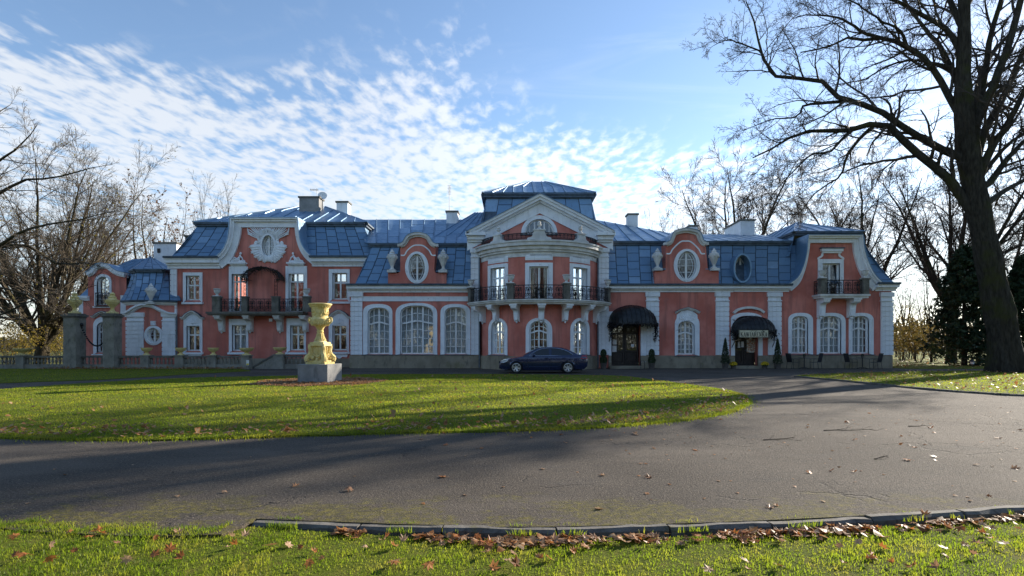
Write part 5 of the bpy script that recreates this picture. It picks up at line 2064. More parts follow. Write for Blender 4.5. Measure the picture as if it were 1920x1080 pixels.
BY = 34.9
bx = lambda px: (px - 960) / F * BY
balustrade(-44, PIL[0][0] - .06, BY, [bx(42)], 'stone balustrade at the frame edge, under the big bare tree')
balustrade(PIL[0][0] + PIL[0][1] + .06, PIL[1][0] - .06, BY, [], 'short stone balustrade between the two gate pillars')
balustrade(PIL[1][0] + PIL[1][1] + .06, bx(471), BY, [bx(275), bx(339), bx(400), bx(462.5)], 'long stone balustrade in front of the pink gabled block')
BOWL = [(.20, 0), (.20, .06), (.12, .09), (.09, .17), (.14, .22), (.27, .30), (.31, .40), (.33, .44), (.33, .48), (.27, .47), (.2, .42)]


def bowl(px_, y, zb, lab, sx=1.0, sz=1.0, xx=None):
    o = MB().lathe([(r_ * sx, q * sz) for r_, q in BOWL], (0, 0, 0), 18).build('flower_bowl', M['cream'], None, True)
    o.location = (xx if xx is not None else (px_ - 960) / F * y, y, zb)
    tag(o, lab, 'bowl', 'yellow stone bowls on the balustrade')


bowl(42, BY, .91, 'wide yellow stone bowl on the balustrade under the big bare tree', 1.5, .9)
bowl(275, BY, .91, 'yellow stone bowl below the oval window of the turret')
bowl(339, BY, .91, 'yellow stone bowl on the balustrade pier by the turret downpipe')
bowl(400, BY, .91, 'yellow stone bowl below the outer end of the long balcony')
bowl(462.5, BY, .91, 'wide mossy yellow bowl on the last balustrade pier before the stair', 1.35, 1.0)

# stair parapet sloping down from a pier, a short balustrade behind
st = thing('stair_parapet', 'sloping stone stair parapet with a pier below the pink wall', 'parapet', (bx(505), 35.2, 0))
xs0, xs1 = bx(473), bx(511)
MB().prism([(xs0, -.05), (xs1, -.05), (xs1, .86), (xs0, .08)], -35.45, -35.1).build('ramp_wall', M['stone'], st, sec=Flat(0))
MB().prism([(xs0 - .05, .08), (xs1, .86), (xs1, .97), (xs0 - .05, .18)], -35.5, -35.05).build('coping', M['darkstone'], st, sec=Flat(0))
MB().box(xs1, xs1 + .62, 35.0, 35.55, -.05, .88).box(xs1 - .04, xs1 + .66, 34.96, 35.6, .88, .96).build('pier', M['stone'], st)
for k in range(5):
    MB().box(xs1 - 1.5 + .28 * k, xs1 + .02, 35.5, 36.9, .16 * k, .16 * (k + 1)).build('step', M['plinth'], st)
bowl(520, 35.3, .96, 'wide yellow bowl on the pier at the head of the stair', 1.3, .95, xx=xs1 + .31)
b2 = balustrade(xs1 + .64, xs1 + 1.75, 35.4, [], 'short dark balustrade beside the stair pier, behind the great vase')
nt = MB().box(-.09, .09, -.012, 0, 0, .34)
o = nt.build('notice', simple('warning_plate', (0.75, 0.75, 0.70), .5, .1, 3), None)
o.location = (bx(468), BY - .25, .25)
tag(o, 'small white and yellow warning notice on the last balustrade pier', 'notice')
MB().box(-.075, .075, -.016, -.012, .02, .12).build('yellow_band', simple('yellow_print', (0.75, 0.6, 0.05), .5, .1, 3), o)

# ---- stone urns on the balcony piers
labs = {'bow': ['weathered stone urn on the balcony pier nearest the arched windows of the middle range', 'weathered stone urn on the bow balcony, between its first window and the door',
                'weathered stone urn on the bow balcony, between the door and its last window', 'weathered stone urn on the bow balcony pier above the vine canopy side'],
        'pavilion': ['stone urn on the small balcony pier in front of its door', 'stone urn on the small balcony pier nearer the corner pilaster'],
        'long': ['pale stone urn on the outer end of the long iron balcony by the turret', 'pale stone urn on the long balcony end above the great vase']}
cnt = {k: 0 for k in labs}
UM = MB().lathe([(r_ * 1.0, q * .86) for r_, q in URN], (0, 0, 0), 14)
UM.box(-.2, .2, -.2, .2, -.004, .05)
UM = UM.mesh('stone_urn', M['worn'], True)
for k, p in PIER_TOPS:
    o = link('stone_urn', UM, None, p)
    tag(o, labs[k][cnt[k]], 'urn', 'stone urns on the balcony piers')
    cnt[k] += 1

# ---- the car
def car():
    c = thing('parked_car', 'dark blue saloon car parked in front of the bow', 'car', (1.74, 30.25, 0), local=True)
    paint = NT('dark_blue_car_paint')
    paint.base((0.010, 0.020, 0.065))
    paint.rough(.25)
    paint.b.inputs['Coat Weight'].default_value = 1.0
    paint.b.inputs['Coat Roughness'].default_value = .04
    paint.b.inputs['Metallic'].default_value = .3
    paint = paint.m
    dark = simple('black_rubber', (0.012, 0.012, 0.012), .8, .3, 5)
    glass = NT('tinted_car_glass')
    glass.base((0.008, 0.01, 0.012))
    glass.rough(.03)
    glass.b.inputs['Specular IOR Level'].default_value = .8
    glass = glass.m
    alloy = simple('silver_alloy', (0.62, 0.63, 0.64), .3, .1, 5, .8)
    chrome = simple('chrome_strip', (0.7, 0.7, 0.72), .15, .05, 5, 1.0)
    L = 4.92
    X = lambda x: x - L / 2
    wx = (0.96, 3.80)
    wr = .36

    def arcp(xc):
        return [(xc + wr * math.cos(a), max(.2, .33 + wr * math.sin(a))) for a in [PI * 1.08 - PI * 1.16 * i / 14 for i in range(15)]]

    bot = [(.16, .22)] + arcp(wx[0]) + [(1.5, .19), (3.3, .19)] + arcp(wx[1]) + [(4.72, .24)]
    top = smoothpath([(4.88, .40), (4.92, .62), (4.90, .86), (4.84, 1.00), (4.70, 1.05), (4.30, 1.04), (3.6, 1.005), (2.6, .975), (1.8, .955), (1.35, .93), (.85, .845), (.40, .745), (.14, .65), (.04, .54), (.03, .36), (.08, .25)], 3)
    out = bot + top

    def hw(x, z):
        t = (x - L / 2) / (L / 2)
        f = (1 - .30 * max(0, abs(t) - .62) ** 2 / .144 * .75)
        g_ = 1 - .055 * ((z - .62) / .42) ** 2 - (.09 * max(0, (z - .86) / .2) ** 2)
        return .915 * f * g_

    m = MB()
    bm_ = bmesh.new()
    tri = tessellate_polygon([[Vector((a, b, 0)) for a, b in out]])
    vs = [bm_.verts.new((a, 0, b)) for a, b in out]
    for q in tri:
        bm_.faces.new([vs[i] for i in q])
    for k in range(1, 34):
        bmesh.ops.bisect_plane(bm_, geom=bm_.verts[:] + bm_.edges[:] + bm_.faces[:], plane_co=(L * k / 34, 0, 0), plane_no=(1, 0, 0))
    for zq in (.34, .46, .56, .66, .74, .82, .90, .97):
        bmesh.ops.bisect_plane(bm_, geom=bm_.verts[:] + bm_.edges[:] + bm_.faces[:], plane_co=(0, 0, zq), plane_no=(0, 0, 1))
    bm_.verts.index_update()
    co = [v.co.copy() for v in bm_.verts]
    fc = [[v.index for v in f.verts] for f in bm_.faces]
    for s in (-1, 1):
        m.add([(X(p.x), s * hw(p.x, p.z), p.z) for p in co], fc)
    bed = [e for e in bm_.edges if len(e.link_faces) == 1]
    for e in bed:
        a, b = e.verts[0].co, e.verts[1].co
        if max(a.z, b.z) < .55 and .3 < a.x < 4.6:
            continue
        row = []
        for p in (a, b):
            crown = .035 if p.z > .6 else 0.0
            row.append([(X(p.x) - (.05 if p.x < 1 else -.03 if p.x > 4.5 else 0) * (1 - (y * y)), y * hw(p.x, p.z), p.z + crown * (1 - y * y)) for y in (-1, -.85, -.45, 0, .45, .85, 1)])
        m.add(row[0] + row[1], [(i, i + 1, 8 + i, 7 + i) for i in range(6)])
    bm_.free()
    body = m.build('body', paint, c, True)
    md = body.modifiers.new('weld', 'WELD')
    md.merge_threshold = .002
    # greenhouse
    gh = smoothpath([(1.28, .92), (1.62, 1.12), (2.05, 1.345), (2.45, 1.435), (2.95, 1.46), (3.45, 1.415), (3.85, 1.30), (4.15, 1.15), (4.42, 1.03)], 4)
    gw = lambda z: .80 - .24 * ((z - .92) / .54) ** 1.25
    m = MB()
    n_ = len(gh)
    for s in (-1, 1):
        m.add([(X(a), s * gw(b), b) for a, b in gh] + [(X(a), s * gw(.92), .92) for a, b in gh], [(i, i + 1, n_ + i + 1, n_ + i) for i in range(n_ - 1)])
    row = [[(X(a), y * gw(b), b + .03 * (1 - y * y)) for y in (-1, -.6, 0, .6, 1)] for a, b in gh]
    m.add([p for r_ in row for p in r_], [(5 * i + j, 5 * i + j + 1, 5 * i + j + 6, 5 * i + j + 5) for i in range(n_ - 1) for j in range(4)])
    m.build('roof', paint, c, True)
    # windscreen and rear window
    for nm, i0, i1 in (('windscreen', 1, 11), ('rear_window', n_ - 13, n_ - 2)):
        m = MB()
        row = [[(X(a), y * gw(b) * .90, b + .012 + .03 * (1 - y * y)) for y in (-1, -.6, 0, .6, 1)] for a, b in gh[i0:i1]]
        m.add([p for r_ in row for p in r_], [(5 * i + j, 5 * i + j + 1, 5 * i + j + 6, 5 * i + j + 5) for i in range(len(row) - 1) for j in range(4)])
        m.build(nm, glass, c, True)
    # side windows
    lowz = lambda x: .985 + .02 * (x - 1.7) / 2
    tp = smoothpath([(1.70, 1.0), (1.98, 1.19), (2.28, 1.335), (2.62, 1.395), (2.98, 1.405), (3.36, 1.365), (3.72, 1.25), (4.02, 1.10), (4.08, 1.045)], 5)
    tp = [(a, b) for a, b in tp]
    for s in (-1, 1):
        for x0_, x1_ in ((1.7, 2.78), (2.88, 4.08)):
            pts = [(a, b) for a, b in tp if x0_ - .001 <= a <= x1_ + .001]
            m = MB()
            v = []
            for a, b in pts:
                for t_ in (0, .5, 1):
                    zz_ = lowz(a) + (b - lowz(a)) * t_
                    v.append((X(a), s * (gw(zz_) + .014), zz_))
            m.add(v, [(3 * i + j, 3 * i + j + 1, 3 * i + j + 4, 3 * i + j + 3) for i in range(len(pts) - 1) for j in range(2)])
            m.build('side_window', glass, c, True)
        path = [(X(a), s * (gw(b) + .02), b) for a, b in tp] + [(X(a), s * (gw(lowz(a)) + .035), lowz(a) - .012) for a in (4.1, 3.5, 2.9, 2.3, 1.66)]
        MB().tube(path, .012, 4).build('window_trim', chrome, c, True)
        for hx in (2.52, 3.50):
            MB().tube([(X(hx), s * hw(hx, .86) * 1.0 + s * .01, .86), (X(hx + .03), s * (hw(hx, .86) + .04), .865), (X(hx + .17), s * (hw(hx, .86) + .04), .87), (X(hx + .2), s * (hw(hx, .86) + .01), .865)], .017, 5).build('door_handle', paint, c, True)
        # door seams, sill and bumper lines
        m = MB()
        for pts in ([(1.62, .93), (1.56, .6), (1.62, .26)], [(2.82, .97), (2.82, .6), (2.80, .26)], [(3.98, 1.0), (3.9, .8), (3.55, .62), (3.42, .4), (3.40, .26)]):
            m.tube([(X(a), s * (hw(a, b) + .002), b) for a, b in smoothpath(pts, 4)], .006, 4)
        m.build('door_gap', dark, c, True)
        m = MB().tube([(X(a), s * (hw(a, .36) + .012), .36) for a in (1.45, 1.8, 2.4, 3.0, 3.3)], .02, 5)
        m.build('side_strip', paint, c, True)
        m = MB().ball((X(1.92), s * (gw(1.0) + .17), 1.02), .09, .11, .075, 8, 6)
        m.build('wing_mirror', paint, c, True)
        m = MB()
        pts = [(.10, .60), (.16, .67), (.40, .745), (.52, .76), (.44, .66), (.24, .59)]
        m.poly([(a, b) for a, b in pts], 0)
        m.v = [(X(a), s * (hw(a, b) + .012), b) for a, _, b in m.v]
        hl = NT('headlamp_lens')
        hl.base((0.55, 0.58, 0.6))
        hl.rough(.1)
        m.build('headlight', hl.m, c)
        m = MB()
        m.poly([(4.50, .82), (4.90, .80), (4.88, .97), (4.80, 1.0), (4.58, .99)], 0)
        m.v = [(X(a), s * (hw(a, b) + .012), b) for a, _, b in m.v]
        m.build('tail_light', simple('red_lens', (0.35, 0.012, 0.01), .15, .1, 3), c)
        for k, xc in enumerate(wx):
            w_ = link('wheel', MB().add([(0, 0, 0)], []).mesh('wheel', dark), c)
            w_.data = (lambda mm: mm)(MB().lathe([(.20, -.11), (.30, -.115), (.325, -.09), (.33, 0), (.325, .09), (.30, .115), (.20, .11)], (0, 0, 0), 28, cap=False).mesh('wheel', dark, True))
            w_.location = (X(xc), s * .80, .33)
            w_.rotation_euler = (PI / 2, 0, 0)
            m = MB()
            m.lathe([(.215, -.02), (.24, -.118), (.215, -.122), (.205, -.06), (.19, -.02)], (0, 0, 0), 28, cap=False)
            for q in range(6):
                a = 2 * PI * q / 6 + .26
                ca, sa = math.cos(a), math.sin(a)
                v = []
                for rr_, hw_, dz in ((.03, .035, -.085), (.12, .036, -.10), (.222, .066, -.112)):
                    for e in (-1, 1):
                        for zz_ in (dz, dz + .04):
                            v.append((rr_ * ca - e * hw_ * sa, rr_ * sa + e * hw_ * ca, zz_))
                m.add(v, [(0, 2, 6, 4), (4, 6, 10, 8), (1, 3, 7, 5), (5, 7, 11, 9), (0, 4, 5, 1), (4, 8, 9, 5), (2, 6, 7, 3), (6, 10, 11, 7)])
            m.lathe([(.06, -.06), (.055, -.10), (.02, -.108)], (0, 0, 0), 14)
            dk = bpy.data.objects.new('brake_disc', MB().lathe([(.215, .0), (.215, .02), (.01, .02)], (0, 0, 0), 20).mesh('brake_disc', dark))
            COL.objects.link(dk)
            dk.parent = w_
            rim = m.mesh('rim', alloy, True)
            ro_ = bpy.data.objects.new('rim', rim)
            COL.objects.link(ro_)
            ro_.parent = w_
            if s < 0:
                ro_.rotation_euler = (PI, 0, 0)
    MB().box(X(.3), X(4.6), -.78, .78, .16, .5).build('underbody', dark, c)
    MB().box(X(-.012), X(.06), -.28, .28, .40, .66).build('grille', dark, c)
    MB().box(X(4.91), X(4.94), -.26, .26, .62, .73).build('number_plate', M['paint'], c)
    MB().tube([(X(.015), -.8 + 1.6 * k / 10, .30 + 0 * k) for k in range(11)], .03, 5).build('bumper_lip', dark, c)
    return c


car()

# ---- greenery by the doors
M['yew'] = leafy('clipped_box_leaves', [(0.012, 0.022, 0.008), (0.025, 0.045, 0.014), (0.045, 0.065, 0.02)], .55, .15, 9)
M['thuja'] = leafy('conifer_leaves', [(0.010, 0.02, 0.008), (0.02, 0.035, 0.012), (0.03, 0.05, 0.016)], .6, .15, 5)
M['mum'] = leafy('yellow_flowers', [(0.55, 0.36, 0.01), (0.75, 0.55, 0.03), (0.8, 0.62, 0.08)], .6, .25, 20)
M['pot'] = stone('terracotta_grey_pot', (0.07, 0.06, 0.05), (0.12, 0.10, 0.085), (0.04, 0.035, 0.03), None, 4)


def cloud_leaves(f, n, size, rg, flat=1.0):
    """n leaf quads where f(rng) gives (point, outward)"""
    C, Nn = f(rg, n)
    a = rg.normal(size=(n, 3))
    a /= np.linalg.norm(a, axis=1)[:, None]
    t = np.cross(Nn + .7 * a, rg.normal(size=(n, 3)))
    t /= np.linalg.norm(t, axis=1)[:, None] + 1e-9
    b = np.cross(t, Nn + .5 * a)
    b /= np.linalg.norm(b, axis=1)[:, None] + 1e-9
    s = size * rg.uniform(.6, 1.3, n)[:, None]
    V = np.stack([C - t * s, C + b * s * .5 * flat, C + t * s, C - b * s * .5 * flat], 1).reshape(-1, 3)
    return V, np.arange(4 * n).reshape(-1, 4)


def topiary(px_, d, pyt, lab, kind, grp):
    x = (px_ - 960) / F * d
    t = thing('potted_topiary' if kind == 'ball' else 'potted_conifer', lab, 'potted plant', (x, d, 0), grp, local=True)
    MB().lathe([(.17, 0), (.20, .28), (.23, .34), (.23, .40), (.19, .40), (.17, .36)], (0, 0, 0), 16).build('pot', M['pot'], t, True)
    zt = EYE + (HOR - pyt) / F * d
    rg = np.random.default_rng(int(px_))

    def f(rg, n):
        h = rg.random(n)
        if kind == 'ball':
            prof = np.where(h < .45, .20 + .05 * np.sin(h / .45 * PI), .17 * np.sqrt(np.clip(1 - ((h - .72) / .28) ** 2, .01, 1)) + .03)
        else:
            prof = .30 * (1 - h) ** .8 + .015
        ang = rg.uniform(0, 2 * PI, n)
        rr_ = prof * np.sqrt(rg.uniform(.45, 1.1, n))
        return np.stack([rr_ * np.cos(ang), rr_ * np.sin(ang), .36 + h * (zt - .36)], 1), np.stack([np.cos(ang), np.sin(ang), .3 + 0 * ang], 1)
    V, Fi = cloud_leaves(f, 1500, .045, rg)
    link('foliage', npmesh('foliage', V, Fi, M['yew' if kind == 'ball' else 'thuja']), t)
    MB().tube([(0, 0, .3), (0, 0, zt - .15)], [.03, .008], 6).build('stem', M['wood'], t)
    return t


topiary(1131.5, 34.9, 655, 'clipped potted shrub between the car and the vine-hung entrance', 'ball', 'clipped shrubs flanking the main entrance')
topiary(1222, 34.9, 655, 'clipped potted shrub on the far side of the vine-hung entrance from the car', 'ball', 'clipped shrubs flanking the main entrance')
topiary(1360, 34.9, 634, 'pointed potted conifer on the side of the café door towards the arched window', 'cone', 'pointed conifers flanking the café door')
topiary(1458, 34.9, 635, 'pointed potted conifer between the café door and the first chair', 'cone', 'pointed conifers flanking the café door')


def mums(px_, lab):
    d = 35.0
    t = thing('chrysanthemum_pot', lab, 'flower pot', ((px_ - 960) / F * d, d, 0), 'yellow chrysanthemums by the café door', local=True)
    MB().lathe([(.13, 0), (.16, .2), (.17, .22), (.14, .22), (.12, .18)], (0, 0, 0), 14).build('pot', M['pot'], t, True)
    rg = np.random.default_rng(int(px_) + 1)

    def f(rg, n):
        a = rg.uniform(0, 2 * PI, n)
        b = np.arccos(rg.uniform(-.1, 1, n))
        N_ = np.stack([np.sin(b) * np.cos(a), np.sin(b) * np.sin(a), np.cos(b)], 1)
        return N_ * np.array([.24, .24, .20]) * rg.uniform(.85, 1.08, n)[:, None] + np.array([0, 0, .28]), N_
    V, Fi = cloud_leaves(f, 420, .028, rg, 1.6)
    link('blossoms', npmesh('blossoms', V, Fi, M['mum']), t)
    MB().ball((0, 0, .27), .2, .2, .16, 12, 8).build('leaves', M['yew'], t, True)


mums(1375, 'pot of yellow chrysanthemums beside the conifer left of the café door')
mums(1434, 'pot of yellow chrysanthemums between the café door and its far conifer')

# ---- café tables and chairs
M['black'] = simple('black_powder_coat', (0.016, 0.016, 0.018), .45, .3, 6)
M['mesh'] = simple('black_textilene', (0.028, 0.028, 0.032), .7, .3, 20)


def chair(px_, d, rz, lab):
    c = thing('garden_chair', lab, 'chair', ((px_ - 960) / F * d, d, 0), 'black chairs at the café tables', local=True, rz=rz)
    MB().prism_u([(-.24, .42), (.24, .44), (.24, .46), (-.24, .44)], -.25, .25).build('seat', M['mesh'], c)
    bk_ = smoothpath([(.22, .44), (.27, .62), (.31, .82), (.35, 1.0)], 3)
    MB().prism_u(bk_ + [(a + .025, b) for a, b in reversed(bk_)], -.24, .24).build('backrest', M['mesh'], c)
    for s in (-1, 1):
        MB().tube([(s * .26, -.22, 0), (s * .26, -.23, .43), (s * .27, -.22, .64), (s * .27, .0, .67), (s * .27, .27, .65)], .014, 6).build('arm_frame', M['black'], c, True)
        MB().tube([(s * .25, .30, 0), (s * .25, .24, .42), (s * .25, .30, .7), (s * .25, .37, 1.02)], .014, 6).build('back_leg', M['black'], c, True)
    MB().tube([(-.25, .37, 1.02), (.25, .37, 1.02)], .014, 6).build('top_bar', M['black'], c, True)
    return c


def table(px_, d, lab, lab2):
    x = (px_ - 960) / F * d
    t = thing('bistro_table', lab, 'table', (x, d, 0), 'black bistro tables', local=True)
    MB().lathe([(.02, .70), (.36, .70), (.37, .715), (.36, .73), (.02, .73)], (0, 0, 0), 24).build('table_top', M['black'], t, True)
    MB().tube([(0, 0, .05), (0, 0, .7)], .03, 8).build('stem', M['black'], t, True)
    for k in range(4):
        a = PI / 4 + k * PI / 2
        MB().tube([(0, 0, .10), (.2 * math.cos(a), .2 * math.sin(a), .06), (.3 * math.cos(a), .3 * math.sin(a), .01)], .02, 6).build('foot', M['black'], t, True)
    p = thing('table_plant', lab2, 'potted plant', (x, d, .73), 'small plants on the bistro tables', local=True)
    MB().lathe([(.06, 0), (.08, .12), (.065, .12)], (0, 0, 0), 12).build('pot', M['pot'], p, True)
    rg = np.random.default_rng(int(px_))

    def f(rg, n):
        N_ = rg.normal(size=(n, 3))
        N_ /= np.linalg.norm(N_, axis=1)[:, None]
        return N_ * .09 + np.array([0, 0, .18]), N_
    V, Fi = cloud_leaves(f, 160, .025, rg)
    link('leaves', npmesh('leaves', V, Fi, M['yew']), p)


chair(1487, 35.1, -PI / 2 + .15 + PI, 'black garden chair beside the café door, first from the pointed conifer')
table(1508, 35.15, 'black bistro table under the first arched window right of the café', 'small plant on the bistro table nearer the café door')
chair(1529, 35.1, -PI / 2 - .1, 'black garden chair on the far side of the first bistro table from the café door')
chair(1596, 35.1, PI / 2, 'black garden chair before the gap between the two bistro sets, at the second table')
table(1617, 35.15, 'black bistro table nearer the palace corner', 'small plant on the bistro table nearer the palace corner')
chair(1641, 35.0, -PI / 2 - .15, 'black garden chair closest to the palace corner pilaster')

# ---- signs and notices
M['board'] = simple('cream_board', (0.62, 0.57, 0.40), .6, .1, 4)
M['ink'] = simple('dark_lettering', (0.03, 0.025, 0.02), .6, .2, 4)
SD = 34.58
sg = thing('cafe_sign', 'cream board lettered KAWIARENKA hung under the small canopy', 'sign', ((1413.5 - 960) / F * SD, SD, 2.05))
sx0, sx1, sz0, sz1 = (1386 - 960) / F * SD, (1441 - 960) / F * SD, EYE + (HOR - 633) / F * SD, EYE + (HOR - 618.5) / F * SD
MB().box(sx0, sx1, SD, SD + .03, sz0, sz1).build('board', M['board'], sg)
m = MB()
for a, b, c_, d_ in ((sx0, sx1, sz0, sz0 + .025), (sx0, sx1, sz1 - .025, sz1), (sx0, sx0 + .025, sz0 + .025, sz1 - .025), (sx1 - .025, sx1, sz0 + .025, sz1 - .025)):
    m.box(a, b, SD - .012, SD - .002, c_, d_)
m.build('border', M['ink'], sg)
G_ = {'K': (.95, [(.2, 0, .2, 1, .19), (.2, .42, .82, 1, .08), (.42, .62, .9, 0, .19)], [(.02, .4, 0), (.02, .4, 1), (.66, .96, 1), (.72, 1.05, 0)]),
      'A': (.98, [(.14, 0, .5, 1, .08), (.5, 1, .84, 0, .20), (.25, .32, .74, .32, .07)], [(0, .28, 0), (.68, 1.0, 0)]),
      'W': (1.3, [(.1, 1, .36, 0, .19), (.36, 0, .62, .95, .08), (.58, 1, .84, 0, .19), (.84, 0, 1.12, 1, .08)], [(-.04, .26, 1), (.46, .74, 1), (.98, 1.26, 1)]),
      'I': (.42, [(.21, 0, .21, 1, .19)], [(.04, .38, 0), (.04, .38, 1)]),
      'R': (.92, [(.2, 0, .2, 1, .19), (.2, .96, .6, .96, .08), (.6, .96, .72, .74, .16), (.72, .74, .58, .5, .16), (.58, .5, .2, .5, .08), (.48, .5, .86, 0, .18)], [(.02, .4, 0), (.02, .26, 1), (.72, 1.0, 0)]),
      'E': (.80, [(.2, 0, .2, 1, .19), (.2, .96, .72, .96, .08), (.2, .5, .6, .5, .08), (.2, .04, .76, .04, .08), (.72, .8, .72, 1, .06), (.76, 0, .76, .22, .06)], [(.02, .3, 0), (.02, .3, 1)]),
      'N': (1.02, [(.18, 0, .18, 1, .08), (.18, 1, .84, 0, .2), (.84, 0, .84, 1, .08)], [(.0, .34, 0), (-.02, .2, 1), (.7, 1.0, 1)])}
word = 'KAWIARENKA'
tot = sum(G_[c_][0] + .16 for c_ in word) - .16
lh = (sz1 - sz0) * .56
sc_ = (sx1 - sx0 - .18) / tot
xx = sx0 + .09
for ch in word:
    wd, st_, sf = G_[ch]
    m = MB()
    zb = sz0 + (sz1 - sz0) * .13
    for x0_, y0_, x1_, y1_, th in st_:
        a, b = Vector((xx + x0_ * sc_, zb + y0_ * lh)), Vector((xx + x1_ * sc_, zb + y1_ * lh))
        t_ = (b - a).normalized()
        nn_ = Vector((-t_.y, t_.x)) * th * sc_ * .5
        m.prism([tuple(a - nn_), tuple(b - nn_), tuple(b + nn_), tuple(a + nn_)], -(SD - .014), -(SD - .002))
    for x0_, x1_, yy in sf:
        m.box(xx + x0_ * sc_, xx + x1_ * sc_, -(SD - .002), -(SD - .015), zb + (yy - (.06 if yy else 0)) * lh, zb + (yy + (0 if yy else .06)) * lh)
    m.build('letter', M['ink'], sg, sec=Flat(0))
    xx += (wd + .16) * sc_
m = MB()
cxs, czs = (sx0 + sx1) / 2, sz1 - (sz1 - sz0) * .16
for s in (-1, 1):
    m.tube([(cxs + s * .02, SD - .006, czs), (cxs + s * .08, SD - .006, czs + .03), (cxs + s * .16, SD - .006, czs), (cxs + s * .22, SD - .006, czs + .015)], .008, 4)
m.build('ornament', M['ink'], sg)
m = MB().tube([(sx0 + .25, SD + .015, sz1), (sx0 + .25, SD + .1, sz1 + .35)], .01, 4).tube([(sx1 - .25, SD + .015, sz1), (sx1 - .25, SD + .1, sz1 + .35)], .01, 4)
m.build('hanger', M['iron'], sg)
M['paper'] = simple('white_paper', (0.74, 0.74, 0.72), .8, .08, 10)


def poster_mat():
    t = NT('printed_menu')
    c = t.mix(t.ramp(t.noise(9, 2, stretch=(1, 1, 1.6)), .48, .52), (0.66, 0.62, 0.52), (0.50, 0.22, 0.10))
    c = t.mix(t.ramp(t.noise(14, 2, stretch=(.4, 1, 3)), .55, .6), c, (0.12, 0.10, 0.09))
    t.base(c)
    t.rough(.6)
    return t.m


M['menu'] = poster_mat()


def sheet_of(px0, px1, py0, py1, lab, mat='paper', d=36.40):
    x0_, x1_ = (px0 - 960) / F * d, (px1 - 960) / F * d
    z1_, z0_ = EYE + (HOR - py0) / F * d, EYE + (HOR - py1) / F * d
    o = MB().box(x0_, x1_, d - .008, d, z0_, z1_).build('notice', M[mat])
    tag(o, lab, 'notice', 'notices on the doors')


sheet_of(1400, 1419, 635, 661, 'large printed menu poster on the glass of the café door', 'menu')
sheet_of(1383, 1388, 641, 652, 'narrow white paper on the café door, beside another sheet')
sheet_of(1389.5, 1394.5, 640, 651, 'white paper on the café door, between a narrow sheet and the menu')
sheet_of(1148, 1156, 648, 660, 'white notice low on the glass of the vine-hung entrance door')
sheet_of(1148.5, 1156, 637, 646, 'pale notice above the low one on the entrance door')
sheet_of(1183, 1189, 645, 650.5, 'small white sheet on the other leaf of the entrance door')
o = MB().tube([(-.12, 0, 0), (-.12, 0, .48), (-.06, 0, .54), (.06, 0, .54), (.12, 0, .48), (.12, 0, 0)], .02, 6).build('hoop_rail', M['black'], None, True)
o.location = ((1205 - 960) / F * 34.8, 34.8, 0)
tag(o, 'small black hoop rail beside the entrance step', 'rail')

# ---- roof aerials
def dish():
    d = 42.6
    p = at(605, 367, d)
    t = thing('satellite_dish', 'white satellite dish on a mast by the broad grey chimney', 'satellite dish', (p.x - .05, d + .1, 11.9), local=True)
    top = p.z - 11.9
    MB().tube([(0, 0, 0), (0, 0, top + .1)], .03, 6).build('mast', M['pipe'], t, True)
    m = MB().lathe([(0.005, -.10), (.12, -.09), (.25, -.05), (.36, .0), (.36, .015), (.25, -.03), (.12, -.07), (.005, -.08)], (0, 0, 0), 24)
    rt = Matrix.Rotation(R(68), 3, 'X') @ Matrix.Identity(3)
    rz_ = Matrix.Rotation(R(14), 3, 'Z')
    m.v = [tuple(rz_ @ (rt @ Vector(q)) + Vector((.04, -.12, top))) for q in m.v]
    m.build('dish', M['paint'], t, True)
    MB().tube([(.04, -.2, top - .3), (.0, -.55, top - .18)], .012, 5).ball((0, -.56, top - .15), .05, .06, .05, 8, 6).build('feed_arm', M['pipe'], t, True)
    t2 = thing('television_aerial', 'small comb aerial on the broad grey chimney beside the dish', 'aerial', (at(594, 370, d).x, d, 12.6), local=True)
    zt_ = at(590, 356, d).z - 12.6
    MB().tube([(0, 0, 0), (0, 0, zt_ + .12)], .02, 5).build('mast', M['pipe'], t2)
    m = MB().tube([(-.55, 0, zt_), (.15, 0, zt_)], .014, 4)
    for k in range(6):
        m.tube([(-.5 + .11 * k, -.25, zt_), (-.5 + .11 * k, .25, zt_)], .009, 4)
        m.tube([(-.5 + .11 * k, 0, zt_ - .1), (-.5 + .11 * k, 0, zt_ + .1)], .009, 4)
    m.build('elements', M['pipe'], t2)
    d = 42.4
    b_ = at(842.5, 396, d)
    t3 = thing('mast_aerial', 'tall thin mast aerial on the white chimney left of the tower', 'aerial', b_, local=True)
    h_ = at(842, 347, d).z - b_.z
    MB().tube([(0, 0, -.1), (0, 0, h_)], .022, 5).build('mast', M['pipe'], t3)
    m = MB()
    for k in range(7):
        zq = h_ - .05 - .11 * k
        m.tube([(-.14 + .02 * (k % 2), 0, zq), (.14, .04, zq)], .012, 4)
    m.build('elements', M['pipe'], t3)


dish()
# small garden lantern at the conifers
p = gnd(1823, 688)
t = thing('garden_lantern', 'small white garden lantern on the grass by the dark conifer', 'lantern', (p.x, p.y, .02), local=True)
MB().tube([(0, 0, 0), (0, 0, .18)], .035, 8).build('post', M['black'], t)
MB().lathe([(.10, .18), (.14, .34), (.13, .35), (.09, .19)], (0, 0, 0), 6).build('glass_body', M['paint'], t)
MB().lathe([(.19, .35), (.06, .46), (.02, .52)], (0, 0, 0), 6).build('lid', M['black'], t)
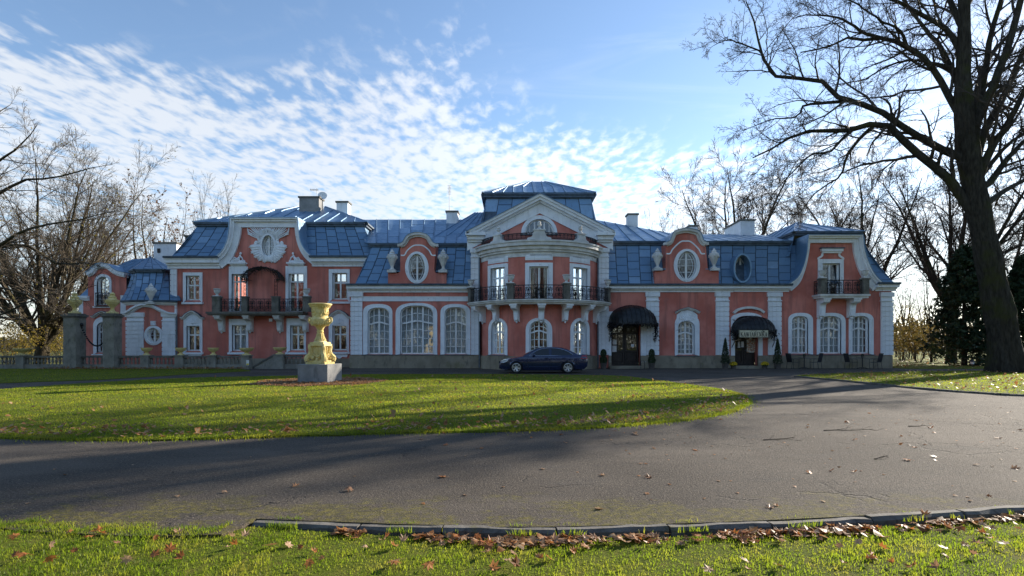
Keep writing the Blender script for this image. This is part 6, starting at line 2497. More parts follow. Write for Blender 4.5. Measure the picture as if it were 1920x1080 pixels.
# ------------------------------------------------------------------ trees
def tubes(P, Rr, sides):
    """P (B,n,3), Rr (B,n) -> verts, quads"""
    B, n, _ = P.shape
    T = np.gradient(P, axis=1)
    T /= np.linalg.norm(T, axis=2, keepdims=True) + 1e-9
    ref = np.where(np.abs(T[:, :1, 2:3]) < .85, np.array([0, 0, 1.0]), np.array([1.0, 0, 0]))
    A = np.cross(T, np.broadcast_to(ref, T.shape))
    A /= np.linalg.norm(A, axis=2, keepdims=True) + 1e-9
    Bn = np.cross(T, A)
    g = np.arange(sides) * 2 * PI / sides
    V = P[:, :, None, :] + Rr[:, :, None, None] * (A[:, :, None, :] * np.cos(g)[None, None, :, None] + Bn[:, :, None, :] * np.sin(g)[None, None, :, None])
    idx = np.arange(B * n * sides).reshape(B, n, sides)
    a = idx[:, :-1, :]
    b = idx[:, 1:, :]
    Fq = np.stack([a, np.roll(a, -1, 2), np.roll(b, -1, 2), b], -1).reshape(-1, 4)
    return V.reshape(-1, 3), Fq


def spawn(P, Rr, rg, k, f0=.25, f1=1.0, ang=(30, 65), ln=(.3, .5), seg=5, wander=.25, up=.0, rr=.6, rend=.35, rmin=.005, absln=None, flat=None):
    B, n, _ = P.shape
    L = np.linalg.norm(np.diff(P, axis=1), axis=2).sum(1)
    f = f0 + (f1 - f0) * (np.arange(k)[None, :] + rg.random((B, k))) / k
    x = f * (n - 1)
    i = np.clip(x.astype(int), 0, n - 2)
    t = (x - i)[..., None]
    bi = np.arange(B)[:, None]
    st = P[bi, i] * (1 - t) + P[bi, i + 1] * t
    r0 = (Rr[bi, i] * (1 - t[..., 0]) + Rr[bi, i + 1] * t[..., 0])
    tan = P[bi, i + 1] - P[bi, i]
    tan /= np.linalg.norm(tan, axis=2, keepdims=True) + 1e-9
    pr = np.cross(tan, rg.normal(size=tan.shape))
    pr /= np.linalg.norm(pr, axis=2, keepdims=True) + 1e-9
    a = np.radians(rg.uniform(ang[0], ang[1], f.shape))[..., None]
    d = tan * np.cos(a) + pr * np.sin(a)
    if absln:
        l = rg.uniform(absln[0], absln[1], f.shape) * (1.2 - .75 * f)
    else:
        l = L[:, None] * rg.uniform(ln[0], ln[1], f.shape) * (1.2 - .55 * f)
    st, d, l, r0 = st.reshape(-1, 3), d.reshape(-1, 3), l.reshape(-1), np.maximum(rmin, r0.reshape(-1) * rr)
    return march(st, d, l, r0, rg, seg, wander, up, rend, rmin)


def march(st, d, l, r0, rg, seg, wander, up, rend, rmin):
    N = len(st)
    pts = [st]
    p = st
    d = d / (np.linalg.norm(d, axis=1, keepdims=True) + 1e-9)
    for s in range(seg):
        d = d + rg.normal(size=d.shape) * wander * .5 + np.array([0, 0, up]) / seg
        d /= np.linalg.norm(d, axis=1, keepdims=True) + 1e-9
        p = p + d * (l / seg)[:, None]
        pts.append(p)
    P = np.stack(pts, 1)
    f = np.linspace(0, 1, seg + 1)[None, :]
    Rr = np.maximum(rmin * .7, r0[:, None] * (1 - (1 - rend) * f))
    return P, Rr


def merge(parts):
    V, Fq, o = [], [], 0
    for v, f in parts:
        V.append(v)
        Fq.append(f + o)
        o += len(v)
    return np.concatenate(V), np.concatenate(Fq)


def rs_path(pts, n):
    """resample a polyline (m,k) to n points"""
    p = np.array(pts, float)
    s = np.r_[0, np.cumsum(np.linalg.norm(np.diff(p[:, :3], axis=0), axis=1))]
    q = np.linspace(0, s[-1], n)
    return np.stack([np.interp(q, s, p[:, j]) for j in range(p.shape[1])], 1)


M['bark'] = bark('grey_brown_bark', (0.030, 0.026, 0.021), (0.075, 0.066, 0.052), (0.06, 0.062, 0.022))
M['bark2'] = bark('olive_brown_bark', (0.045, 0.036, 0.024), (0.095, 0.078, 0.05), (0.085, 0.08, 0.028))
M['twig'] = simple('brown_twigs', (0.055, 0.043, 0.033), .9, .3, 3)
M['twig2'] = simple('ochre_twigs', (0.085, 0.068, 0.048), .9, .3, 3)


def add_tree(name, label, base, trunk_parts, crown_parts, bark_m, twig_m, group=None, leaves=None, leaf_m=None):
    t = thing(name, label, 'tree', base, group)
    V, Fq = merge(trunk_parts)
    link('trunk', npmesh('trunk', V, Fq, bark_m, True), t)
    V, Fq = merge(crown_parts)
    link('crown', npmesh('crown', V, Fq, twig_m, True), t)
    if leaves is not None:
        link('leaves', npmesh('leaves', leaves[0], leaves[1], leaf_m), t)
    return t


def twig_leaves(P, n, size, rg, drop=.1):
    """leaf quads near the ends of twigs P (B,k,3)"""
    i = rg.integers(0, len(P), n)
    c = P[i, rg.integers(max(1, P.shape[1] - 2), P.shape[1], n)] + rg.normal(size=(n, 3)) * .05 - np.array([0, 0, drop]) * rg.random((n, 1))
    a = rg.normal(size=(n, 3))
    a /= np.linalg.norm(a, axis=1, keepdims=True)
    b = np.cross(a, rg.normal(size=(n, 3)))
    b /= np.linalg.norm(b, axis=1, keepdims=True)
    s = size * rg.uniform(.6, 1.3, (n, 1))
    return np.stack([c - a * s, c + b * s * .6, c + a * s, c - b * s * .6], 1).reshape(-1, 3), np.arange(4 * n).reshape(-1, 4)


# ---- the great tree at the lawn edge, limbs where the photograph shows them
rg = np.random.default_rng(11)
TD = 29.8


def px_path(pts, d0, d1, r0, r1, n=14, stretch=True):
    P = []
    for k, (x, y) in enumerate(pts):
        f = k / (len(pts) - 1)
        v = at(x, y, d0 + (d1 - d0) * f)
        P.append((v.x, v.y, v.z, r0 + (r1 - r0) * f ** .8))
    S = smoothpath(P, 6)
    q = rs_path(S, n)
    jit = rg.normal(size=(n, 3)) * .02
    q[:, :3] += jit
    return q


trunk = [(1892, 702, 1.02), (1889, 693, .86), (1885, 665, .74), (1878, 610, .68), (1868, 560, .64), (1858, 510, .60), (1846, 450, .56), (1836, 400, .54),
         (1826, 350, .52), (1817, 300, .53), (1811, 250, .50), (1807, 200, .42), (1806, 150, .36), (1807, 90, .31), (1808, 30, .28), (1808, -60, .24), (1815, -160, .17), (1812, -260, .09)]
TP = [(*at(x, y, TD), r) for x, y, r in trunk]
tq = rs_path(smoothpath(TP, 4), 48)
wob = 1 + .05 * np.sin(np.arange(48) * 1.3)
limbs_px = [
    # points, d0, d1, r0, r1
    ([(1826, 400), (1805, 372), (1766, 322), (1710, 280), (1662, 232), (1618, 236), (1575, 249), (1537, 243), (1492, 252), (1448, 278), (1412, 296)], TD, TD + 1.5, .26, .03),
    ([(1812, 300), (1790, 291), (1748, 273), (1704, 246), (1656, 213), (1600, 191), (1572, 182), (1546, 154), (1513, 148), (1460, 145), (1439, 127), (1427, 98), (1418, 68), (1412, 33), (1398, 4)], TD, TD + 2.2, .20, .03),
    ([(1452, 142), (1439, 127), (1427, 98), (1392, 84), (1370, 75), (1352, 78), (1335, 88)], TD + 1.9, TD + 2.5, .07, .012),
    ([(1585, 189), (1540, 194), (1507, 197), (1495, 219), (1448, 225), (1389, 246)], TD + 1.3, TD + .3, .09, .015),
    ([(1807, 225), (1787, 195), (1742, 118), (1689, 83), (1659, 70), (1624, 77), (1590, 71), (1552, 89), (1501, 98)], TD, TD + 3, .18, .03),
    ([(1650, 72), (1614, 59), (1584, 38), (1546, 30), (1507, 28), (1484, 36)], TD + 1.6, TD + 2.5, .09, .015),
    ([(1806, 100), (1795, 86), (1775, 53), (1733, 30), (1689, 6), (1640, -14), (1590, -30)], TD, TD + 1, .17, .04),
    ([(1806, 140), (1790, 130), (1760, 122), (1727, 113), (1677, 118), (1638, 139), (1600, 154), (1560, 160)], TD, TD + 4, .11, .015),
    ([(1700, 85), (1690, 60), (1655, 40), (1600, 3), (1560, -15)], TD + 1, TD, .08, .02),
    ([(1596, 245), (1580, 260), (1555, 285), (1520, 290), (1480, 330), (1440, 372)], TD + 1.0, TD - 1, .09, .015),
    ([(1640, 235), (1610, 262), (1590, 290), (1575, 330), (1530, 360), (1500, 400)], TD + .7, TD + 3, .10, .02),
    ([(1826, 260), (1837, 207), (1846, 148), (1858, 68), (1878, 0), (1895, -90), (1905, -200)], TD, TD + 2, .20, .06),
    ([(1822, 262), (1835, 213), (1861, 166), (1887, 95), (1911, 15), (1935, -80), (1960, -180)], TD, TD - 1.2, .25, .08),
    ([(1830, 300), (1846, 246), (1878, 190), (1905, 127), (1930, 70), (1970, -30)], TD, TD + 4, .22, .07),
    ([(1836, 330), (1856, 281), (1886, 237), (1914, 184), (1950, 130), (2010, 60)], TD, TD - 2, .20, .06),
    ([(1842, 350), (1858, 340), (1882, 306), (1915, 270), (1960, 235), (2030, 200)], TD, TD + 1, .19, .05),
    ([(1840, 330), (1890, 270), (1930, 245), (2000, 190)], TD, TD + 5, .12, .03),
    ([(1845, 390), (1880, 360), (1940, 330), (2020, 320), (2090, 300)], TD, TD + 6, .16, .03),
    ([(1812, 240), (1850, 120), (1900, 60), (1990, 20)], TD, TD + 8, .16, .04),
    ([(1812, 200), (1770, 100), (1740, 60), (1700, 10), (1660, -60)], TD, TD + 7, .16, .04),
    ([(1808, 60), (1770, -20), (1720, -100), (1650, -150)], TD, TD + 5, .15, .04),
    ([(1808, 20), (1850, -60), (1880, -150)], TD, TD + 3, .15, .04),
]
limbs = [px_path(*l) for l in limbs_px]
LP = np.stack([l[:, :3] for l in limbs])
LR = np.stack([l[:, 3] for l in limbs]) * 1.18
b1 = spawn(LP, LR, rg, 16, .12, 1.0, (25, 65), absln=(1.4, 4.4), seg=7, wander=.34, up=.10, rr=.5, rend=.3, rmin=.016)
b2 = spawn(*b1, rg, 7, .12, 1.0, (25, 65), ln=(.26, .5), seg=5, wander=.34, up=.05, rr=.55, rend=.35, rmin=.009)
b3 = spawn(*b2, rg, 6, .1, 1.0, (25, 60), ln=(.3, .55), seg=4, wander=.3, rr=.6, rend=.5, rmin=.007)
b4 = spawn(*b3, rg, 2, .2, 1.0, (25, 60), ln=(.4, .7), seg=2, wander=.3, rr=.7, rend=.6, rmin=.0075)
tb = spawn(tq[None, 20:, :3], tq[None, 20:, 3], rg, 40, .0, 1.0, (50, 90), absln=(.5, 1.8), seg=6, wander=.4, up=.1, rr=.05, rmin=.009)
tb2 = spawn(*tb, rg, 6, .1, 1, (25, 60), ln=(.3, .5), seg=3, wander=.3, rr=.6, rmin=.006)


def furrowed(tq, wob, sides=60):
    """trunk with furrowed bark and root buttresses"""
    q = rs_path(tq, 110)
    V, Fq = tubes(q[None, :, :3], (q[:, 3] * np.interp(np.linspace(0, 1, 110), np.linspace(0, 1, 48), wob))[None], sides)
    V = V.reshape(110, sides, 3)
    c = q[:, None, :3]
    th = (np.arange(sides) * 2 * PI / sides)[None, :]
    zz_ = q[:, 2][:, None]
    k = 1 + .035 * np.sin(11 * th + 2.2 * np.sin(zz_ * 1.1)) + .03 * np.sin(19 * th - 2.0 * np.sin(zz_ * 1.7 + 1)) + .02 * np.sin(27 * th + zz_ * 2.3) + .012 * np.sin(zz_ * 9 + th * 4)
    k = k + .26 * np.exp(-np.maximum(zz_, 0) / .55) * np.cos(5 * th + .6) + .04 * np.exp(-((zz_ - 6.2) / .4) ** 2) * np.cos(th * 2) + .05 * np.exp(-((zz_ - 3.4) / .3) ** 2) * np.cos(th - 4.2)
    return (c + (V - c) * k[..., None]).reshape(-1, 3), Fq


hero_lv = twig_leaves(b4[0], 260, .05, rg)
M['lastleaf'] = leafy('last_leaves', [(0.10, 0.06, 0.02), (0.22, 0.14, 0.04), (0.30, 0.22, 0.06)], .6, .5)
add_tree('old_tree', 'huge bare tree with a leaning mossy trunk on the lawn at the frame edge', (tq[0, 0], TD, 0),
         [furrowed(tq, wob), tubes(LP, LR, 9)],
         [tubes(*b1, 5), tubes(*b2, 4), tubes(*b3, 3), tubes(*b4, 3), tubes(*tb, 4), tubes(*tb2, 3)], M['bark'], M['twig'], leaves=hero_lv, leaf_m=M['lastleaf'])
# root flare
# ---- generic bare trees built at the origin, then set where the photograph has them
def bare_tree(seed, h, stems, spread, lean=0.0, r=.35, fork=.12, k1=9, k2=7, k3=5, up=.35, rm=.012, k4=0):
    rg = np.random.default_rng(seed)
    st, d, l, r0 = [], [], [], []
    base = np.zeros((stems, 3))
    fk = h * fork
    tr = march(np.zeros((1, 3)), np.array([[lean, 0, 1.0]]), np.array([fk]), np.array([r]), rg, 5, .06, .1, .85, .01)
    top = tr[0][0, -1]
    a = rg.uniform(0, 2 * PI) + np.arange(stems) * 2 * PI / stems * (1 if stems > 2 else 1) + rg.normal(size=stems) * .3
    s = rg.uniform(.35, 1.0, stems) * spread
    d = np.stack([np.cos(a) * s, np.sin(a) * s, np.ones(stems)], 1)
    l = (h - fk) * rg.uniform(.8, 1.05, stems) / np.sqrt(1 + s * s * .4)
    m0 = march(np.repeat(top[None] - np.array([[0, 0, .12 * r]]), stems, 0), d, l, np.full(stems, r * (.62 if stems < 8 else .38)), rg, 10, .12, up, .12, .02)
    b1 = spawn(*m0, rg, k1, .12, 1, (25, 55), ln=(.22, .45), seg=6, wander=.25, up=up * .7, rr=.5, rend=.25, rmin=rm * 1.4)
    b2 = spawn(*b1, rg, k2, .15, 1, (22, 50), ln=(.28, .5), seg=4, wander=.25, up=.15, rr=.55, rend=.35, rmin=rm)
    b3 = spawn(*b2, rg, k3, .15, 1, (22, 50), ln=(.35, .6), seg=3, wander=.25, up=.1, rr=.6, rend=.5, rmin=rm * .8)
    tp = [tubes(*tr, 10), tubes(*m0, 7)]
    cp = [tubes(*b1, 4), tubes(*b2, 3), tubes(*b3, 3)]
    last = b3[0]
    if k4:
        b4 = spawn(*b3, rg, k4, .2, 1, (22, 50), ln=(.4, .7), seg=2, wander=.2, rr=.7, rmin=rm * .7)
        cp.append(tubes(*b4, 3))
        last = b4[0]
    return tp, cp, last, rg


PROTO = {}


def tree_meshes(key, bark_m, twig_m, leaf=None, **kw):
    tp, cp, last, rg = bare_tree(**kw)
    V, Fq = merge(tp)
    a = npmesh('trunk', V, Fq, bark_m, True)
    V, Fq = merge(cp)
    b = npmesh('crown', V, Fq, twig_m, True)
    c = None
    if leaf:
        lv = twig_leaves(last, leaf[0], leaf[1], rg, .1)
        if len(leaf) > 3:
            keep = lv[0][:, 2].reshape(-1, 4).mean(1) > leaf[3]
            V4 = lv[0].reshape(-1, 4, 3)[keep].reshape(-1, 3)
            lv = (V4, np.arange(len(V4)).reshape(-1, 4))
        c = npmesh('leaves', lv[0], lv[1], leaf[2])
    PROTO[key] = (a, b, c)


M['yleaf'] = leafy('yellowing_leaves', [(0.16, 0.13, 0.02), (0.30, 0.24, 0.03), (0.22, 0.20, 0.05)], .6, .5, 3)
M['bleaf'] = leafy('brown_leaves', [(0.10, 0.045, 0.02), (0.17, 0.08, 0.03), (0.13, 0.07, 0.03)], .7, .4, 3)
tree_meshes('fan', M['bark2'], M['twig2'], (1500, .09, M['yleaf'], 2.0), seed=21, h=20, stems=18, spread=.92, r=.60, fork=.08, k1=14, k2=9, k3=6, up=.3, rm=.0135, k4=1)
tree_meshes('oakish', M['bark'], M['twig'], None, seed=5, h=19, stems=6, spread=.75, r=.45, fork=.22, k1=12, k2=10, k3=8, up=.3, rm=.016, k4=1)
tree_meshes('maple', M['bark'], M['twig'], None, seed=8, h=20, stems=5, spread=.55, r=.42, fork=.16, k1=13, k2=10, k3=8, up=.38, rm=.016, k4=1)
tree_meshes('leafytop', M['bark2'], M['twig2'], (900, .13, M['bleaf'], 10.0), seed=31, h=18, stems=4, spread=.42, r=.3, fork=.2, k1=9, k2=6, k3=5, up=.5, rm=.014)
tree_meshes('poplar', M['bark2'], M['twig2'], None, seed=44, h=20, stems=5, spread=.28, r=.3, fork=.15, k1=10, k2=6, k3=4, up=.75, rm=.014)
tree_meshes('sapling', M['bark'], M['twig'], None, seed=51, h=11, stems=3, spread=.3, r=.11, fork=.3, k1=8, k2=5, k3=3, up=.4, rm=.009)


def put_tree(key, name, px_, d, py_top, label, group, rz=0.0, x=None, h0=20.0, sxy=None):
    if x is None:
        x = (px_ - 960) / F * d
    h = EYE + (HOR - py_top) / F * d
    s = h / h0
    t = thing(name, label, 'tree', (x, d, -.1), group, local=True, rz=rz)
    t.scale = (sxy or s, sxy or s, s)
    for nm, me in zip(('trunk', 'crown', 'leaves'), PROTO[key]):
        if me:
            link(nm, me, t)
    return t


G1 = 'bare trees beside and behind the palace'
put_tree('fan', 'spreading_tree', 78, 46, 262, 'broad many-stemmed bare tree behind the balustrade, beside the gate pillars', G1, .6)
put_tree('oakish', 'bare_tree', 205, 62, 385, 'thin bare tree behind the gabled pink bay', G1, 1.2, sxy=.75)
put_tree('leafytop', 'bare_tree', 292, 58, 362, 'tree with brown leaves left in its top, behind the white chimney of the turret', G1, .3, h0=18)
put_tree('poplar', 'bare_tree', 402, 72, 350, 'pale bare tree rising behind the blue roof of the left block', G1, 1.9, sxy=.8)
put_tree('maple', 'bare_tree', 1378, 62, 292, 'large bare tree rising behind the double white chimney', G1, .4)
put_tree('oakish', 'bare_tree', 1306, 68, 372, 'low wide bare tree behind the chimney next to the second round dormer', G1, 2.4, sxy=.7)
put_tree('poplar', 'bare_tree', 1240, 85, 402, 'small faint bare tree beyond the long roof right of the tower', G1, .2, sxy=.7)
put_tree('maple', 'bare_tree', 1612, 52, 300, 'dark bare tree with a forked trunk rising behind the right pavilion roof', G1, 3.0)
put_tree('oakish', 'bare_tree', 1500, 60, 330, 'bare tree behind the peak of the right pavilion roof', G1, 4.1)
put_tree('oakish', 'bare_tree', 1783, 47, 200, 'tall bare tree standing behind the dark conifer', G1, .9, sxy=.95)
put_tree('maple', 'bare_tree', 1888, 46, 330, 'bare tree partly hidden behind the huge leaning trunk', G1, 5.2)
for k, (a, d, ty, lab) in enumerate(((1746, 47, 470, 'slim sapling close to the dark conifer'), (1716, 52, 520, 'slim sapling midway between the palace corner and the conifer'),
                                     (1694, 55, 490, 'slim sapling nearest the palace corner'), (1732, 60, 500, 'faint slim sapling seen between two nearer ones'),
                                     (1705, 63, 540, 'short faint sapling behind the low thin shrub'), (1680, 66, 520, 'faint sapling just clear of the palace corner'))):
    put_tree('sapling', 'sapling', a, d, ty, lab, 'saplings right of the palace', k * 1.7, h0=11)

# branches reaching in from a tree that stands outside the frame
rg = np.random.default_rng(77)
ED = 30.0
ltr = rs_path([(*at(-190, 712, ED), .62), (*at(-185, 600, ED), .5), (*at(-178, 480, ED), .46), (*at(-170, 350, ED), .36), (*at(-160, 200, ED), .25), (*at(-150, 50, ED), .12)], 16)
ll = [([(-178, 500), (-90, 470), (0, 463), (44, 457), (83, 480), (111, 496), (155, 492), (190, 500)], ED, ED + 3, .17, .015),
      ([(-178, 520), (-80, 480), (0, 460), (36, 436), (97, 419), (144, 414), (215, 395)], ED, ED - 2, .15, .015),
      ([(-172, 430), (-80, 395), (0, 362), (40, 340), (100, 333), (160, 318), (200, 310)], ED, ED + 1, .15, .012),
      ([(-172, 400), (-90, 360), (0, 300), (40, 270), (70, 235)], ED, ED - 3, .12, .015),
      ([(-170, 340), (-90, 290), (-20, 225), (20, 195)], ED, ED + 3, .12, .015),
      ([(-178, 560), (-90, 545), (0, 540), (60, 556), (110, 590)], ED, ED - 3, .11, .012),
      ([(-178, 560), (-60, 600), (10, 585), (70, 560), (130, 548), (180, 535)], ED, ED + 2, .08, .012)]
lm = [px_path(*q) for q in ll]
LP2 = np.stack([q[:, :3] for q in lm])
LR2 = np.stack([q[:, 3] for q in lm])
c1 = spawn(LP2, LR2, rg, 13, .15, 1, (25, 60), absln=(1.5, 3.6), seg=6, wander=.25, up=.2, rr=.45, rmin=.011)
c2 = spawn(*c1, rg, 7, .15, 1, (22, 55), ln=(.28, .5), seg=4, wander=.28, up=.1, rr=.55, rmin=.008)
c3 = spawn(*c2, rg, 5, .15, 1, (22, 55), ln=(.35, .6), seg=3, wander=.28, rr=.6, rmin=.006)
add_tree('overhanging_tree', 'bare branches reaching in from a tree outside the frame edge', (ltr[0, 0], ED, 0),
         [tubes(ltr[None, :, :3], ltr[None, :, 3], 12), tubes(LP2, LR2, 8)], [tubes(*c1, 4), tubes(*c2, 3), tubes(*c3, 3)], M['bark2'], M['twig2'])

# the wood behind the viewer, seen in the window panes
for k, (x, y, key, s) in enumerate(((-34, -26, 'maple', 1.0), (-17, -34, 'fan', .9), (-3, -30, 'oakish', 1.0), (11, -36, 'maple', 1.05), (25, -28, 'fan', .95), (40, -36, 'oakish', 1.1),
                                    (-50, -36, 'oakish', 1.0), (56, -26, 'maple', 1.0), (3, -46, 'fan', 1.1), (-26, -48, 'fan', 1.15), (33, -50, 'fan', 1.1))):
    t = thing('park_tree', 'bare park tree on the lawn behind the viewer', 'tree', (x, y, -.1), 'park trees behind the viewer', local=True, rz=k * 1.3)
    t.scale = (s, s, s)
    for nm, me in zip(('trunk', 'crown', 'leaves'), PROTO[key]):
        if me:
            link(nm, me, t)

# ---- conifers and shrubs
M['conifer'] = leafy('dark_conifer_needles', [(0.010, 0.022, 0.010), (0.022, 0.042, 0.018), (0.045, 0.07, 0.03)], .6, .12, 1.2)


def conifer(px_, d, py_top, halfw, lab, seed):
    rg = np.random.default_rng(seed)
    x = (px_ - 960) / F * d
    h = EYE + (HOR - py_top) / F * d
    t = thing('conifer', lab, 'tree', (x, d, -.05), 'dark conifers at the park edge', local=True)
    nb = 240
    f = rg.random(nb) ** .9
    z0 = .25 + f * (h - .6)
    a = rg.uniform(0, 2 * PI, nb)
    ln = halfw * (1 - f) ** .75 * rg.uniform(.75, 1.12, nb) + .25
    st = np.stack([0 * f, 0 * f, z0], 1)
    dr = np.stack([np.cos(a), np.sin(a), rg.uniform(-.05, .35, nb)], 1)
    P, Rr = march(st, dr, ln, np.full(nb, .03), rg, 5, .15, -.25, .2, .008)
    s1 = spawn(P, Rr, rg, 9, .2, 1, (30, 65), ln=(.18, .34), seg=3, wander=.2, up=-.2, rr=.5, rmin=.006)
    pts = np.concatenate([s1[0][:, 1:].reshape(-1, 3), P[:, 2:].reshape(-1, 3)])
    n = len(pts) * 2
    c = np.repeat(pts, 2, 0) + rg.normal(size=(n, 3)) * .07
    e = rg.normal(size=(n, 3)) + np.array([0, 0, -.5])
    e /= np.linalg.norm(e, axis=1, keepdims=True)
    b = np.cross(e, rg.normal(size=(n, 3)))
    b /= np.linalg.norm(b, axis=1, keepdims=True)
    s = rg.uniform(.10, .22, (n, 1))
    V = np.stack([c - e * s, c + b * s * .42, c + e * s, c - b * s * .42], 1).reshape(-1, 3)
    link('crown', npmesh('crown', V, np.arange(4 * n).reshape(-1, 4), M['conifer']), t)
    v1, f1 = merge([tubes(np.array([[[0, 0, 0], [0, 0, h * .5], [0, 0, h * .97]]]), np.array([[.2, .12, .02]]), 8), tubes(P, Rr, 4)])
    link('trunk', npmesh('trunk', v1, f1, M['bark'], True), t)


conifer(1808, 41, 455, 2.6, 'dense dark conifer between the palace corner and the huge tree', 3)
conifer(1925, 41, 470, 2.6, 'dense dark conifer behind the huge leaning trunk, at the frame edge', 4)
M['shrubleaf'] = leafy('autumn_shrub_leaves', [(0.09, 0.07, 0.02), (0.17, 0.13, 0.03), (0.20, 0.11, 0.03)], .7, .45, 2)
M['goldleaf'] = leafy('golden_shrub_leaves', [(0.13, 0.12, 0.02), (0.26, 0.20, 0.03), (0.30, 0.18, 0.04)], .7, .5, 2)


def shrub(px_, d, py_top, wid, lab, seed, mat, leaves=1400, grp='shrubs at the park edge'):
    rg = np.random.default_rng(seed)
    x = (px_ - 960) / F * d
    h = EYE + (HOR - py_top) / F * d
    t = thing('shrub', lab, 'shrub', (x, d, -.1), grp, local=True)
    ns = 16
    a = rg.uniform(0, 2 * PI, ns)
    st = np.stack([np.cos(a) * .15, np.sin(a) * .15, 0 * a], 1)
    dr = np.stack([np.cos(a) * wid / h, np.sin(a) * wid / h, np.ones(ns)], 1)
    m0 = march(st, dr, h * rg.uniform(.7, 1.1, ns), np.full(ns, .025), rg, 6, .2, .1, .2, .006)
    s1 = spawn(*m0, rg, 10, .15, 1, (25, 60), ln=(.25, .45), seg=4, wander=.3, up=.1, rr=.5, rmin=.006)
    s2 = spawn(*s1, rg, 5, .2, 1, (25, 60), ln=(.35, .6), seg=2, wander=.3, rr=.6, rmin=.005)
    V, Fq = merge([tubes(*m0, 3), tubes(*s1, 3)])
    link('stems', npmesh('stems', V, Fq, M['twig']), t)
    lv = twig_leaves(s2[0], leaves, .075, rg)
    link('foliage', npmesh('foliage', lv[0], lv[1], mat), t)


shrub(1722, 47, 590, 1.5, 'brown-leaved shrub close to the dark conifer', 1, M['shrubleaf'], 2200)
shrub(1692, 50, 612, 1.2, 'low thin shrub next to the palace corner', 2, M['shrubleaf'], 900)
shrub(1750, 50, 605, 1.3, 'thin shrub half behind the dark conifer', 3, M['shrubleaf'], 900)
shrub(1708, 58, 602, 2.2, 'wide faint shrub behind the saplings', 6, M['shrubleaf'], 1800)
for k, (a, d, ty, lab) in enumerate(((18, 42, 590, 'golden shrub behind the balustrade at the frame edge'), (70, 50, 600, 'golden shrub at the foot of the many-stemmed tree'),
                                     (168, 48, 588, 'golden shrub glimpsed beside the gate pillar'), (112, 56, 612, 'low golden shrub behind the many-stemmed tree'))):
    shrub(a, d, ty, 1.9, lab, 20 + k, M['goldleaf'], 1500, 'golden shrubs behind the balustrade')

# far wood that closes the horizon: a mass of bare crowns
rg = np.random.default_rng(99)
n = 44000
az = rg.uniform(-PI, PI, n)
dist = rg.uniform(150, 210, n)
behind = np.abs(az) > 1.75
dist = np.where(behind, rg.uniform(95, 140, n), dist)
hprof = np.where(behind, 14, 0) + 6 + 3.5 * np.sin(az * 9 + 1) + 2.5 * np.sin(az * 23) + 2 * np.sin(az * 41 + 2)  # unseen part behind the viewer, nearer and taller to darken the pane reflections
zz = rg.random(n) ** 1.2 * np.maximum(3, hprof)
c = np.stack([dist * np.sin(az), 30 + dist * np.cos(az), zz], 1)
e = np.stack([rg.normal(size=n) * .5, rg.normal(size=n) * .5, rg.uniform(.4, 1, n)], 1)
e /= np.linalg.norm(e, axis=1, keepdims=True)
b = np.stack([np.cos(az), -np.sin(az), 0 * az], 1)
s = rg.uniform(.5, 1.5, (n, 1))
V = np.stack([c - e * s, c + b * s * .3, c + e * s, c - b * s * .3], 1).reshape(-1, 3)
M['farwood'] = leafy('far_bare_crowns', [(0.06, 0.05, 0.038), (0.10, 0.085, 0.06), (0.085, 0.08, 0.05)], .9, .2, .05)
tag(link('far_wood', npmesh('far_wood', V, np.arange(4 * n).reshape(-1, 4), M['farwood'])), 'brown wood along the horizon', 'wood', kind='stuff')
# ------------------------------------------------------------------ grass and fallen leaves
M['blade'] = leafy('grass_blades', [(0.08, 0.125, 0.012), (0.13, 0.185, 0.02), (0.18, 0.21, 0.028), (0.26, 0.235, 0.07)], .5, .6, 2.2, tint=(1.9, 1.9, 1.0))
M['blade2'] = leafy('lawn_blades', [(0.08, 0.125, 0.012), (0.12, 0.165, 0.018), (0.165, 0.185, 0.026), (0.22, 0.19, 0.05)], .5, .6, .8, tint=(2.3, 2.2, 1.1))


def inside(x, y, poly):
    p = np.array(poly)
    r = np.zeros(len(x), bool)
    j = len(p) - 1
    for i in range(len(p)):
        c = ((p[i, 1] > y) != (p[j, 1] > y)) & (x < (p[j, 0] - p[i, 0]) * (y - p[i, 1]) / (p[j, 1] - p[i, 1] + 1e-12) + p[i, 0])
        r ^= c
        j = i
    return r


def blades(x, y, z, h, w, rg, lean=.45):
    n = len(x)
    a = rg.uniform(0, 2 * PI, n)
    ca, sa = np.cos(a), np.sin(a)
    la = rg.uniform(0, 2 * PI, n)
    ll_ = h * lean * rg.random(n) ** .7
    lx, ly = np.cos(la) * ll_, np.sin(la) * ll_
    b = np.stack([x, y, z], 1)
    s = np.stack([ca * w, sa * w, 0 * w], 1)
    m = b + np.stack([lx * .35, ly * .35, h * .6], 1)
    t = b + np.stack([lx, ly, h * (1 - .25 * (ll_ / (h + 1e-6)))], 1)
    V = np.stack([b - s, b + s, m - s * .75, m + s * .75, t], 1).reshape(-1, 3)
    o = (np.arange(n) * 5)[:, None]
    Fi = np.concatenate([o + np.array([[0, 1, 2]]), o + np.array([[1, 3, 2]]), o + np.array([[2, 3, 4]])], 1).reshape(-1, 3)
    return V, Fi


def clumps(x, y, rg, sc=1.0):
    return .5 + .5 * np.sin(x * 3.1 * sc + 2 * np.sin(y * 2.3 * sc)) * np.sin(y * 3.7 * sc + 1.7 * np.sin(x * 1.9 * sc))


rg = np.random.default_rng(1)
